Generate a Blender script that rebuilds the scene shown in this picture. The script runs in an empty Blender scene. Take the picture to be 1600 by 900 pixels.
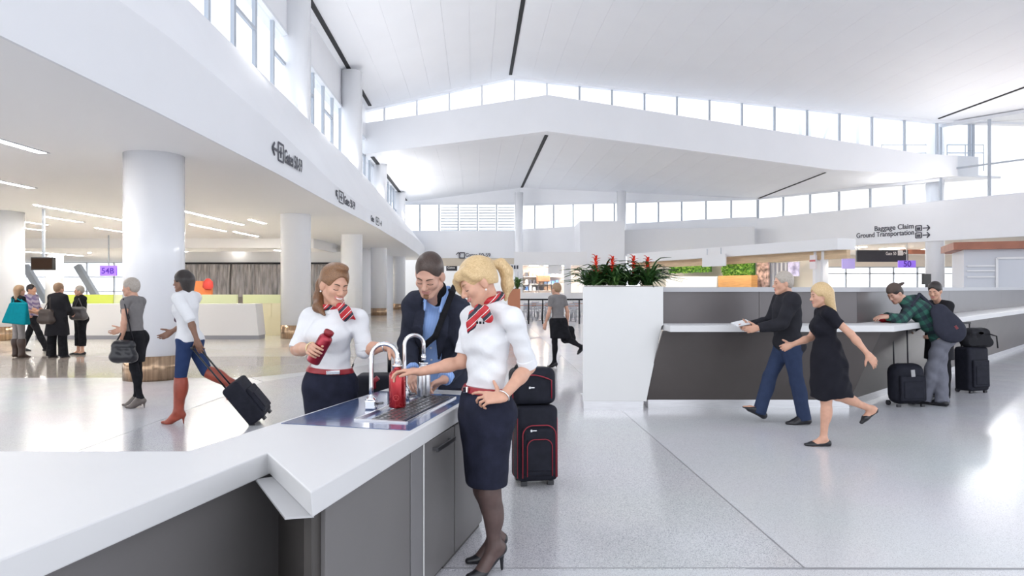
import bpy, bmesh, math, random
import numpy as np
from mathutils import Vector, Matrix

S = bpy.context.scene
COL = S.collection
FPX = 1600 * 24.0 / 36.0          # focal length in pixels of the 1600 px frame
EYE = 1.58

# ------------------------------------------------------------------ camera
cd = bpy.data.cameras.new('camera'); cd.lens = 24.0; cd.sensor_width = 36.0
cd.clip_end = 500
cam = bpy.data.objects.new('camera', cd); COL.objects.link(cam)
cam.location = (0, 0, EYE); cam.rotation_euler = (math.pi / 2, 0, 0)
S.camera = cam

# ------------------------------------------------------------------ sky, exposure
W = bpy.data.worlds.new('overcast_sky'); S.world = W; W.use_nodes = True
nt = W.node_tree; nt.nodes.clear()
wo = nt.nodes.new('ShaderNodeOutputWorld'); bg = nt.nodes.new('ShaderNodeBackground')
tc = nt.nodes.new('ShaderNodeTexCoord'); nz = nt.nodes.new('ShaderNodeTexNoise')
nz.inputs['Scale'].default_value = 5.0; nz.inputs['Detail'].default_value = 5.0
rp = nt.nodes.new('ShaderNodeValToRGB')
rp.color_ramp.elements[0].position = 0.40; rp.color_ramp.elements[0].color = (0.84, 0.90, 1.0, 1)
rp.color_ramp.elements[1].position = 0.60; rp.color_ramp.elements[1].color = (1.0, 1.0, 1.0, 1)
nt.links.new(tc.outputs['Generated'], nz.inputs['Vector'])
nt.links.new(nz.outputs['Fac'], rp.inputs['Fac'])
nt.links.new(rp.outputs['Color'], bg.inputs['Color'])
bg.inputs['Strength'].default_value = 1.15
nt.links.new(bg.outputs[0], wo.inputs[0])
S.view_settings.view_transform = 'Standard'; S.view_settings.look = 'None'
S.view_settings.gamma = 1.0; S.view_settings.use_curve_mapping = False
S.view_settings.exposure = 1.0
S.cycles.max_bounces = 10; S.cycles.diffuse_bounces = 6; S.cycles.glossy_bounces = 4
S.cycles.transparent_max_bounces = 12
S.cycles.sample_clamp_indirect = 6.0
S.cycles.use_denoising = True

# unseen area lights added along ledge and right wall to brighten the ceilings
def added_wash(name, loc, aim, sx, sy, power, col=(1.0, 0.985, 0.97)):
    l = bpy.data.lights.new(name, 'AREA'); l.shape = 'RECTANGLE'; l.size = sx; l.size_y = sy; l.energy = power; l.color = col
    o = bpy.data.objects.new(name, l); COL.objects.link(o); o.location = loc
    o.rotation_euler = (Vector(aim) - Vector(loc)).to_track_quat('-Z', 'Y').to_euler()
    return o
for y in (6, 14, 22, 30): added_wash('added_wash_light', (-5.45 - 0.05 * y, y, 7.0), (8.0, y, 12.0), 7.0, 0.5, 125)
for y in (41, 49): added_wash('added_wash_light', (-5.6 - 0.05 * y, y, 6.9), (3.0, y, 9.5), 7.0, 0.5, 130)
for x, y in ((23.6, 36.4), (27.5, 30.6), (31.0, 25.5)): added_wash('added_wash_light', (x - 0.5, y - 0.4, 6.45), (x - 16, y - 11, 11.0), 6.0, 0.5, 150)

# ------------------------------------------------------------------ helpers
def V(*a): return Vector(a)
def at(px, py, d):
    """world point seen at photo pixel (px,py) and depth d metres"""
    return Vector(((px - 800.0) / FPX * d, d, EYE - (py - 450.0) / FPX * d))
def fl(px, py):
    d = EYE * FPX / (py - 450.0)
    return Vector(((px - 800.0) / FPX * d, d, 0.0))
def nrm(v):
    v = Vector(v); return v.normalized()

MATS = {}
def mat(name, col, rough=0.5, metal=0.0, var=0.0, vscale=8.0, bump=0.0, bscale=200.0, emit=0.0, coat=0.0, spec=0.5, sheen=0.0, stretch=None):
    if name in MATS: return MATS[name]
    m = bpy.data.materials.new(name); m.use_nodes = True
    t = m.node_tree; b = t.nodes['Principled BSDF']
    b.inputs['Base Color'].default_value = (*col, 1); b.inputs['Roughness'].default_value = rough
    b.inputs['Metallic'].default_value = metal; b.inputs['Specular IOR Level'].default_value = spec
    b.inputs['Coat Weight'].default_value = coat; b.inputs['Coat Roughness'].default_value = 0.08
    b.inputs['Sheen Weight'].default_value = sheen
    tcn = t.nodes.new('ShaderNodeTexCoord'); src = tcn.outputs['Object']
    if stretch:
        mp = t.nodes.new('ShaderNodeMapping'); mp.inputs['Scale'].default_value = stretch
        t.links.new(src, mp.inputs['Vector']); src = mp.outputs['Vector']
    if var > 0:
        n = t.nodes.new('ShaderNodeTexNoise'); n.inputs['Scale'].default_value = vscale; n.inputs['Detail'].default_value = 4
        t.links.new(src, n.inputs['Vector'])
        r = t.nodes.new('ShaderNodeValToRGB')
        lo = tuple(max(0, c * (1 - var)) for c in col); hi = tuple(min(1, c * (1 + var)) for c in col)
        r.color_ramp.elements[0].position = 0.3; r.color_ramp.elements[0].color = (*lo, 1)
        r.color_ramp.elements[1].position = 0.7; r.color_ramp.elements[1].color = (*hi, 1)
        t.links.new(n.outputs['Fac'], r.inputs['Fac']); t.links.new(r.outputs['Color'], b.inputs['Base Color'])
    if bump > 0:
        n2 = t.nodes.new('ShaderNodeTexNoise'); n2.inputs['Scale'].default_value = bscale; n2.inputs['Detail'].default_value = 3
        t.links.new(src, n2.inputs['Vector'])
        bp = t.nodes.new('ShaderNodeBump'); bp.inputs['Strength'].default_value = bump; bp.inputs['Distance'].default_value = 0.01
        t.links.new(n2.outputs['Fac'], bp.inputs['Height']); t.links.new(bp.outputs['Normal'], b.inputs['Normal'])
    if emit > 0:
        b.inputs['Emission Color'].default_value = (*col, 1); b.inputs['Emission Strength'].default_value = emit
    MATS[name] = m
    return m

def mat_glass(name, tint=(0.97, 0.985, 1.0), gloss=0.08):
    if name in MATS: return MATS[name]
    m = bpy.data.materials.new(name); m.use_nodes = True
    t = m.node_tree; t.nodes.clear()
    o = t.nodes.new('ShaderNodeOutputMaterial'); mx = t.nodes.new('ShaderNodeMixShader')
    a = t.nodes.new('ShaderNodeBsdfTransparent'); g = t.nodes.new('ShaderNodeBsdfGlossy')
    a.inputs['Color'].default_value = (*tint, 1); g.inputs['Roughness'].default_value = 0.02
    mx.inputs['Fac'].default_value = gloss
    t.links.new(a.outputs[0], mx.inputs[1]); t.links.new(g.outputs[0], mx.inputs[2]); t.links.new(mx.outputs[0], o.inputs['Surface'])
    MATS[name] = m
    return m

def mat_terrazzo(name, base, chip_dark, chip_light, rough=0.17, scale=130.0, amount=0.5):
    m = bpy.data.materials.new(name); m.use_nodes = True
    t = m.node_tree; b = t.nodes['Principled BSDF']
    tcn = t.nodes.new('ShaderNodeTexCoord')
    v = t.nodes.new('ShaderNodeTexVoronoi'); v.inputs['Scale'].default_value = scale
    t.links.new(tcn.outputs['Object'], v.inputs['Vector'])
    r = t.nodes.new('ShaderNodeValToRGB'); r.color_ramp.interpolation = 'CONSTANT'
    e = r.color_ramp.elements
    e[0].position = 0.0; e[0].color = (*chip_dark, 1)
    e[1].position = 0.28 * amount; e[1].color = (*base, 1)
    x = e.new(0.62); x.color = (*chip_light, 1)
    sp = t.nodes.new('ShaderNodeSeparateColor'); t.links.new(v.outputs['Color'], sp.inputs[0])
    t.links.new(sp.outputs[0], r.inputs['Fac'])
    n = t.nodes.new('ShaderNodeTexNoise'); n.inputs['Scale'].default_value = 0.6; n.inputs['Detail'].default_value = 3
    t.links.new(tcn.outputs['Object'], n.inputs['Vector'])
    mxn = t.nodes.new('ShaderNodeMix'); mxn.data_type = 'RGBA'; mxn.blend_type = 'MULTIPLY'
    mxn.inputs['Factor'].default_value = 0.12
    t.links.new(r.outputs['Color'], mxn.inputs['A']); t.links.new(n.outputs['Color'], mxn.inputs['B'])
    t.links.new(mxn.outputs['Result'], b.inputs['Base Color'])
    n3 = t.nodes.new('ShaderNodeTexNoise'); n3.inputs['Scale'].default_value = 2.5; n3.inputs['Detail'].default_value = 5
    t.links.new(tcn.outputs['Object'], n3.inputs['Vector'])
    mr = t.nodes.new('ShaderNodeMapRange'); mr.inputs['To Min'].default_value = rough * 0.8; mr.inputs['To Max'].default_value = rough * 1.35
    t.links.new(n3.outputs['Fac'], mr.inputs['Value']); t.links.new(mr.outputs['Result'], b.inputs['Roughness'])
    MATS[name] = m
    return m

# --- scene graph helpers
def tag(o, label=None, cat=None, group=None, kind=None):
    if label: o['label'] = label
    if cat: o['category'] = cat
    if group: o['group'] = group
    if kind: o['kind'] = kind
    return o
def thing(name, label, cat, loc=(0, 0, 0), group=None):
    o = bpy.data.objects.new(name, None); COL.objects.link(o); o.location = loc
    o.empty_display_size = 0.1
    return tag(o, label, cat, group)
def base_of(p):
    b = Vector((0, 0, 0))
    while p is not None:
        b += Vector(p.location); p = p.parent
    return b
def link_mesh(name, me, mats, parent=None, loc=None):
    o = bpy.data.objects.new(name, me); COL.objects.link(o)
    for m in (mats if isinstance(mats, (list, tuple)) else [mats]): me.materials.append(m)
    if parent is not None: o.parent = parent
    if loc is not None: o.location = loc
    return o
def copy_tree(o, parent=None):
    c = o.copy(); COL.objects.link(c)
    if parent is not None: c.parent = parent
    for ch in list(o.children): copy_tree(ch, c)
    return c
def bevel(o, w, seg=2):
    m = o.modifiers.new('bevel', 'BEVEL'); m.width = w; m.segments = seg; m.limit_method = 'ANGLE'; m.angle_limit = math.radians(40)
    return o

class MB:
    """collects shapes in world coordinates; build() links them as ONE mesh object"""
    def __init__(s): s.v = []; s.f = []; s.m = []; s.sm = []
    def _add(s, vs, fs, mi=0, smooth=False):
        o = len(s.v); s.v += [tuple(v) for v in vs]
        for f in fs: s.f.append(tuple(o + i for i in f)); s.m.append(mi); s.sm.append(smooth)
        return s
    def hexa(s, p, mi=0):      # 8 points: bottom 4 ccw, top 4 ccw
        return s._add(p, [(3, 2, 1, 0), (4, 5, 6, 7), (0, 1, 5, 4), (1, 2, 6, 5), (2, 3, 7, 6), (3, 0, 4, 7)], mi)
    def box(s, x0, y0, z0, x1, y1, z1, mi=0):
        return s.hexa([(x0, y0, z0), (x1, y0, z0), (x1, y1, z0), (x0, y1, z0), (x0, y0, z1), (x1, y0, z1), (x1, y1, z1), (x0, y1, z1)], mi)
    def obox(s, c, size, u=(1, 0, 0), w=(0, 0, 1), mi=0):   # oriented box, u = x axis, w = z axis
        u = nrm(u); w = Vector(w); w = (w - u * w.dot(u)).normalized(); v = w.cross(u); c = Vector(c)
        a, b, h = (x / 2 for x in size)
        P = [c + u * (sx * a) + v * (sy * b) + w * (sz * h) for sz in (-1, 1) for sx, sy in ((-1, -1), (1, -1), (1, 1), (-1, 1))]
        return s.hexa(P, mi)
    def bar(s, p, q, wd, ht, mi=0, up=(0, 0, 1)):
        p = Vector(p); q = Vector(q); d = q - p
        u = d.normalized(); w = Vector(up)
        if abs(u.dot(w)) > 0.98: w = Vector((0, 1, 0))
        return s.obox((p + q) / 2, (d.length, wd, ht), u, w, mi)
    def prism(s, poly, z0, z1, mi=0):   # poly ccw list of (x,y); z0/z1 number or list
        n = len(poly)
        a = sum(poly[i][0] * poly[(i + 1) % n][1] - poly[(i + 1) % n][0] * poly[i][1] for i in range(n))
        if a < 0: poly = poly[::-1]
        vs = [(x, y, z0) for x, y in poly] + [(x, y, z1) for x, y in poly]
        fs = [tuple(range(n - 1, -1, -1)), tuple(range(n, 2 * n))] + [(i, (i + 1) % n, n + (i + 1) % n, n + i) for i in range(n)]
        return s._add(vs, fs, mi)
    def slab(s, pts, off, mi=0):        # polygon in 3D extruded by vector off
        n = len(pts); off = Vector(off); pts = [Vector(p) for p in pts]
        vs = pts + [p + off for p in pts]
        fs = [tuple(range(n - 1, -1, -1)), tuple(range(n, 2 * n))] + [(i, (i + 1) % n, n + (i + 1) % n, n + i) for i in range(n)]
        return s._add(vs, fs, mi)
    def quad(s, a, b, c, d, mi=0): return s._add([a, b, c, d], [(0, 1, 2, 3)], mi)
    def tube(s, pts, r, n=10, mi=0, cap=True, smooth=True):
        pts = [Vector(p) for p in pts]; rs = r if isinstance(r, (list, tuple)) else [r] * len(pts)
        t0 = (pts[1] - pts[0]).normalized(); up = Vector((0, 0, 1)) if abs(t0.z) < 0.9 else Vector((1, 0, 0))
        a = t0.cross(up).normalized(); rings = []
        for i, p in enumerate(pts):
            t = (pts[min(i + 1, len(pts) - 1)] - pts[max(i - 1, 0)]).normalized()
            a = (a - t * a.dot(t)).normalized(); b = t.cross(a)
            rings.append([p + (a * math.cos(2 * math.pi * k / n) + b * math.sin(2 * math.pi * k / n)) * rs[i] for k in range(n)])
        o = len(s.v); s.v += [tuple(q) for rg in rings for q in rg]
        for i in range(len(pts) - 1):
            for k in range(n):
                s.f.append((o + i * n + k, o + i * n + (k + 1) % n, o + (i + 1) * n + (k + 1) % n, o + (i + 1) * n + k)); s.m.append(mi); s.sm.append(smooth)
        if cap:
            s.f.append(tuple(o + k for k in range(n - 1, -1, -1))); s.m.append(mi); s.sm.append(False)
            e = o + (len(pts) - 1) * n
            s.f.append(tuple(e + k for k in range(n))); s.m.append(mi); s.sm.append(False)
        return s
    def lathe(s, prof, c, n=32, axis=(0, 0, 1), mi=0, smooth=True):   # prof list of (r, h)
        w = nrm(axis); c = Vector(c); up = Vector((1, 0, 0)) if abs(w.x) < 0.9 else Vector((0, 1, 0))
        a = (up - w * up.dot(w)).normalized(); b = w.cross(a); o = len(s.v)
        for r, h in prof:
            for k in range(n):
                q = 2 * math.pi * k / n
                s.v.append(tuple(c + w * h + (a * math.cos(q) + b * math.sin(q)) * r))
        for i in range(len(prof) - 1):
            for k in range(n):
                s.f.append((o + i * n + k, o + i * n + (k + 1) % n, o + (i + 1) * n + (k + 1) % n, o + (i + 1) * n + k)); s.m.append(mi); s.sm.append(smooth)
        s.f.append(tuple(o + k for k in range(n - 1, -1, -1))); s.m.append(mi); s.sm.append(False)
        e = o + (len(prof) - 1) * n
        s.f.append(tuple(e + k for k in range(n))); s.m.append(mi); s.sm.append(False)
        return s
    def build(s, name, mats, parent=None, kind=None):
        b = base_of(parent)
        me = bpy.data.meshes.new(name)
        me.from_pydata([(x - b.x, y - b.y, z - b.z) for x, y, z in s.v], [], s.f)
        me.polygons.foreach_set('material_index', s.m); me.polygons.foreach_set('use_smooth', s.sm)
        me.update()
        o = link_mesh(name, me, mats, parent)
        if kind: o['kind'] = kind
        return o

def lettering(name, text, origin, xdir, updir, size, m, parent, depth=0.004, align='LEFT', sx=1.0):
    c = bpy.data.curves.new(name, 'FONT'); c.body = text; c.size = size; c.extrude = depth; c.align_x = align; c.offset = size * 0.012
    t = bpy.data.objects.new(name, c); COL.objects.link(t)
    dg = bpy.context.evaluated_depsgraph_get()
    me = bpy.data.meshes.new_from_object(t.evaluated_get(dg))
    bpy.data.objects.remove(t); bpy.data.curves.remove(c)
    x = nrm(xdir); u = Vector(updir); u = (u - x * u.dot(x)).normalized(); z = x.cross(u)
    b = base_of(parent)
    M = Matrix.Translation(Vector(origin) - b) @ Matrix((x, u, z)).transposed().to_4x4() @ Matrix.Diagonal((sx, 1, 1, 1))
    me.transform(M); me.materials.clear()
    return link_mesh(name, me, m, parent)

# ------------------------------------------------------------------ bodies and clothes: blended solids meshed into one skin
def A3(v): return np.array(v, dtype=np.float64)
def unit(v):
    v = A3(v); return v / (np.linalg.norm(v) + 1e-12)

def cone(a, b, ra, rb, k=0.02, tag='', flat=None, s=1.0, cuts=None, op='u'):
    return dict(t='c', a=A3(a), b=A3(b), ra=ra, rb=rb, k=k, tag=tag, flat=None if flat is None else unit(flat), s=s, cuts=cuts or [], op=op)
def ell(c, ax, rad, k=0.02, tag='', cuts=None, op='u'):
    return dict(t='e', c=A3(c), ax=np.array([unit(x) for x in ax]), rad=A3(rad), k=k, tag=tag, cuts=cuts or [], op=op)
def ball(c, r, k=0.02, tag='', op='u'):
    return ell(c, ((1, 0, 0), (0, 1, 0), (0, 0, 1)), (r, r, r), k, tag, op=op)
def plane(c, n): return dict(t='p', c=A3(c), n=unit(n), op='i')    # keeps the side opposite to n
def inflate(p, e, k=None, cuts=None):
    q = dict(p)
    if q['t'] == 'c': q['ra'] = q['ra'] + e; q['rb'] = q['rb'] + e
    elif q['t'] == 'e': q['rad'] = q['rad'] + e
    if k is not None: q['k'] = k
    if cuts: q['cuts'] = list(q['cuts']) + cuts
    return q
def p_eval(p, P):
    if p['t'] == 'c':
        ab = p['b'] - p['a']; L = max(ab @ ab, 1e-12)
        v = P - p['a']; t = np.clip((v @ ab) / L, 0, 1)
        v = v - t[..., None] * ab
        if p['flat'] is not None:
            q = v @ p['flat']; v = v + ((p['s'] - 1.0) * q)[..., None] * p['flat']
        d = np.sqrt((v * v).sum(-1)) - (p['ra'] + (p['rb'] - p['ra']) * t)
    elif p['t'] == 'e':
        q = (P - p['c']) @ p['ax'].T / p['rad']
        k0 = np.sqrt((q * q).sum(-1)); q = q / p['rad']; k1 = np.sqrt((q * q).sum(-1)) + 1e-9
        d = k0 * (k0 - 1.0) / k1
    else:
        return (P - p['c']) @ p['n']
    for c, n in p['cuts']: d = np.maximum(d, (P - A3(c)) @ unit(n))
    return d
def p_box(p):
    if p['t'] == 'c':
        r = max(p['ra'], p['rb'])
        return np.minimum(p['a'], p['b']) - r, np.maximum(p['a'], p['b']) + r
    r = np.sqrt(((p['ax'] * p['rad'][:, None]) ** 2).sum(0))
    return p['c'] - r, p['c'] + r
def smin(a, b, k):
    if k <= 1e-5: return np.minimum(a, b)
    h = np.clip(0.5 + 0.5 * (b - a) / k, 0, 1)
    return b * (1 - h) + a * h - k * h * (1 - h)
def field_at(prims, P):
    f = np.full(P.shape[:-1], 0.2)
    for p in prims:
        d = p_eval(p, P)
        f = smin(f, d, p['k']) if p['op'] == 'u' else (-smin(-f, d, p['k']) if p['op'] == 's' else np.maximum(f, d))
    return f

CE = [((0,0,0),(1,0,0)),((0,1,0),(1,1,0)),((0,0,1),(1,0,1)),((0,1,1),(1,1,1)),
      ((0,0,0),(0,1,0)),((1,0,0),(1,1,0)),((0,0,1),(0,1,1)),((1,0,1),(1,1,1)),
      ((0,0,0),(0,0,1)),((1,0,0),(1,0,1)),((0,1,0),(0,1,1)),((1,1,0),(1,1,1))]
def skin_mesh(prims, h, wob=None):
    solids = [p for p in prims if p['t'] != 'p' and p['op'] == 'u']
    lo = np.min([p_box(p)[0] for p in solids], 0) - 4 * h; hi = np.max([p_box(p)[1] for p in solids], 0) + 4 * h
    n = np.ceil((hi - lo) / h).astype(int) + 1
    f = np.full(n, 0.2, np.float32)
    for p in prims:
        if p['t'] == 'p': i0 = np.zeros(3, int); i1 = n
        else:
            a, b = p_box(p); mg = p['k'] + 3 * h
            i0 = np.clip(np.floor((a - mg - lo) / h).astype(int), 0, n); i1 = np.clip(np.ceil((b + mg - lo) / h).astype(int) + 1, 0, n)
            if (i1 <= i0).any(): continue
        sl = tuple(slice(x, y) for x, y in zip(i0, i1))
        g = np.stack(np.meshgrid(*[lo[q] + h * np.arange(i0[q], i1[q]) for q in range(3)], indexing='ij'), -1)
        d = p_eval(p, g); c = f[sl]
        f[sl] = smin(c, d, p['k']) if p['op'] == 'u' else (-smin(-c, d, p['k']) if p['op'] == 's' else np.maximum(c, d))
    if wob is not None:      # cloth folds: a small smooth displacement of the surface
        m = np.argwhere(np.abs(f) < 3.5 * h + 0.02)
        P = lo + h * m
        f[m[:, 0], m[:, 1], m[:, 2]] += wob(P).astype(np.float32)
    s = f < 0
    c = np.zeros(n - 1, np.int8)
    for x in (0, 1):
        for y in (0, 1):
            for z in (0, 1):
                c += s[x:n[0] - 1 + x, y:n[1] - 1 + y, z:n[2] - 1 + z]
    idx = np.argwhere((c > 0) & (c < 8))
    vid = np.full(n - 1, -1, np.int32); vid[idx[:, 0], idx[:, 1], idx[:, 2]] = np.arange(len(idx))
    acc = np.zeros((len(idx), 3)); cnt = np.zeros(len(idx))
    for e0, e1 in CE:
        a = f[idx[:, 0] + e0[0], idx[:, 1] + e0[1], idx[:, 2] + e0[2]].astype(np.float64)
        b = f[idx[:, 0] + e1[0], idx[:, 1] + e1[1], idx[:, 2] + e1[2]].astype(np.float64)
        m = (a < 0) != (b < 0); t = np.where(m, a / np.where(m, a - b, 1), 0)
        acc += m[:, None] * (A3(e0) + t[:, None] * (A3(e1) - A3(e0))); cnt += m
    verts = lo + h * (idx + acc / cnt[:, None])
    quads = []
    for ax in range(3):
        u, w = (ax + 1) % 3, (ax + 2) % 3
        s0 = [slice(None)] * 3; s1 = [slice(None)] * 3
        s0[ax] = slice(0, -1); s1[ax] = slice(1, None)
        A = s[tuple(s0)]; B = s[tuple(s1)]
        ch = np.argwhere(A != B)
        ch = ch[(ch[:, u] > 0) & (ch[:, w] > 0) & (ch[:, u] < n[u] - 1) & (ch[:, w] < n[w] - 1)]
        def g(du, dw):
            q = ch.copy(); q[:, u] -= du; q[:, w] -= dw
            return vid[q[:, 0], q[:, 1], q[:, 2]]
        Q = np.stack([g(1, 1), g(0, 1), g(0, 0), g(1, 0)], 1)
        ins = A[ch[:, 0], ch[:, 1], ch[:, 2]]
        Q[~ins] = Q[~ins][:, ::-1]
        quads.append(Q)
    Q = np.concatenate(quads); Q = Q[(Q >= 0).all(1)]
    return verts, Q
def np_mesh(name, verts, Q, base):
    me = bpy.data.meshes.new(name)
    v = (verts - A3(base)).astype(np.float32)
    me.vertices.add(len(v)); me.vertices.foreach_set('co', v.ravel())
    me.loops.add(Q.size); me.loops.foreach_set('vertex_index', Q.astype(np.int32).ravel())
    me.polygons.add(len(Q)); me.polygons.foreach_set('loop_start', np.arange(0, Q.size, 4, dtype=np.int32))
    me.polygons.foreach_set('use_smooth', np.ones(len(Q), bool))
    me.update(calc_edges=True)
    return me
def skin(name, prims, h, m, parent, wob=None, paint=None, label=None):
    verts, Q = skin_mesh(prims, h, wob)
    me = np_mesh(name, verts, Q, base_of(parent))
    o = link_mesh(name, me, m, parent)
    if paint is not None:
        cen = verts[Q].mean(1); me.polygons.foreach_set('material_index', paint(cen).astype(np.int32))
    if label: o['label'] = label
    return o
def folds(axis, amp, wl, seed=0):
    rs = np.random.RandomState(seed); ks = []
    ax = unit(axis)
    for i in range(4):
        d = unit(ax + rs.normal(0, 0.55, 3)); ks.append((d * 2 * math.pi / (wl * rs.uniform(0.7, 1.6)), rs.uniform(0, 6.28), rs.uniform(0.5, 1)))
    def w(P):
        q = sum(a * np.sin(P @ k + ph + 1.4 * np.sin(P @ k[::-1] * 0.35)) for k, ph, a in ks)
        return amp * q / 2
    return w

# ---------------------------------------------------------------- anatomy
def head_frame(hf, hu=(0, 0, 1)):
    f = unit(hf); u = A3(hu); u = unit(u - f * (u @ f)); l = np.cross(u, f)
    return l, f, u
class Person: pass

def hand_prims(w, d, n, side, curls=(0.35, 0.4, 0.45, 0.5), thumb=(0.6, 0.75, 0.25), tcurl=0.3, s=1.0, spread=0.06, fat=1.0):
    """side: +1 left hand, -1 right hand. n = direction the palm faces, d = towards the fingers"""
    d = unit(d); n = A3(n); n = unit(n - d * (n @ d)); t = np.cross(n, d) * side; w = A3(w); P = []
    off = (0.030, 0.010, -0.010, -0.029); ln = (0.93, 1.0, 0.94, 0.76); ds = (0.088, 0.092, 0.087, 0.078)
    P.append(cone(w - d * 0.01, w + d * 0.05 * s, 0.024 * s, 0.026 * s, 0.015, 'hand', flat=n, s=1.5))
    for i in range(4):
        kn = w + (d * ds[i] + t * off[i]) * s
        P.append(cone(w + (d * 0.015 + t * off[i] * 0.55) * s, kn, 0.0155 * s * fat, 0.0112 * s * fat, 0.012, 'hand'))
        c = curls[i]; c = c if isinstance(c, (tuple, list)) else (c, c * 1.1, c * 0.7)
        a = 0.0; p = kn; r = 0.0092 * s * fat * (0.9 if i == 3 else 1)
        sd = t * (spread * (1.5 - i))
        for j, L in enumerate((0.044, 0.027, 0.022)):
            a += c[j]; dd = unit(d * math.cos(a) + n * math.sin(a) + sd * math.cos(a)); q = p + dd * L * ln[i] * s
            P.append(cone(p, q, r, r * 0.9, 0.003 if j else 0.006, 'finger')); p = q; r *= 0.9
    b = w + (d * 0.022 + t * 0.020) * s; th = unit(d * thumb[0] + t * thumb[1] + n * thumb[2])
    m1 = b + th * 0.046 * s; P.append(cone(b, m1, 0.0155 * s, 0.0115 * s * fat, 0.012, 'hand'))
    th2 = unit(th * math.cos(tcurl) + unit(d + n * 0.5) * math.sin(tcurl)); m2 = m1 + th2 * 0.032 * s
    P.append(cone(m1, m2, 0.0108 * s * fat, 0.0098 * s * fat, 0.004, 'finger'))
    P.append(cone(m2, m2 + th2 * 0.022 * s, 0.0098 * s * fat, 0.0078 * s * fat, 0.003, 'finger'))
    return P

def head_prims(J):
    l, f, u = J.hl, J.hf, J.hu; c = A3(J.hc); s = J.hs
    def p(x, y, z): return c + (l * x + f * y + u * z) * s
    fem = J.fem; ax = (l, f, u); P = []
    P.append(ell(p(0, -0.012, 0.042), ax, A3((0.073, 0.092, 0.086)) * s, 0.0, 'head'))
    P.append(ell(p(0, 0.034, -0.022), ax, A3((0.058, 0.056, 0.080)) * s, 0.03, 'head'))
    jw = 0.052 if fem else 0.058
    for q in (-1, 1):
        P.append(cone(p(q * jw, 0.005, -0.050), p(q * 0.020, 0.066, -0.094), 0.018 * s, 0.017 * s, 0.03, 'head'))
        P.append(ell(p(q * 0.037, 0.060, -0.022), ax, A3((0.024, 0.022, 0.022)) * s, 0.025, 'head'))
        P.append(ell(p(q * 0.077, -0.004, -0.008), (unit(l + f * 0.5 * q), unit(f - l * 0.5 * q), unit(u - f * 0.15)), A3((0.008, 0.020, 0.032)) * s, 0.008, 'head'))
    P.append(ell(p(0, 0.072, -0.094), ax, A3((0.020, 0.016, 0.016 if fem else 0.019)) * s, 0.02, 'head'))
    P.append(cone(p(-0.034, 0.072, 0.020), p(0.034, 0.072, 0.020), 0.014 * s, 0.014 * s, 0.02, 'head'))
    for q in (-1, 1):
        P.append(ell(p(q * 0.031, 0.097, 0.002), ax, A3((0.017, 0.014, 0.011)) * s, 0.012, 'head', op='s'))
        P.append(ell(p(q * 0.031, 0.074, 0.001), ax, A3((0.0155, 0.0145, 0.0135)) * s, 0.004, 'head'))
    P.append(cone(p(0, 0.084, 0.010), p(0, 0.108, -0.028), 0.0085 * s, 0.0115 * s, 0.010, 'head'))
    for q in (-1, 1): P.append(ball(p(q * 0.011, 0.097, -0.033), 0.0088 * s, 0.006, 'head'))
    P.append(ell(p(0, 0.080, -0.059), ax, A3((0.026, 0.015, 0.016)) * s, 0.010, 'head'))
    P.append(cone(A3(J.neck), p(0, -0.022, -0.040), J.nr * 1.08, J.nr, 0.03, 'neck'))
    P.append(cone(A3(J.neck) + unit(A3(J.chest) - A3(J.neck)) * 0.04, p(0, 0.012, -0.075), J.nr * 0.9, J.nr * 0.8, 0.03, 'neck'))
    return P

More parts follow.
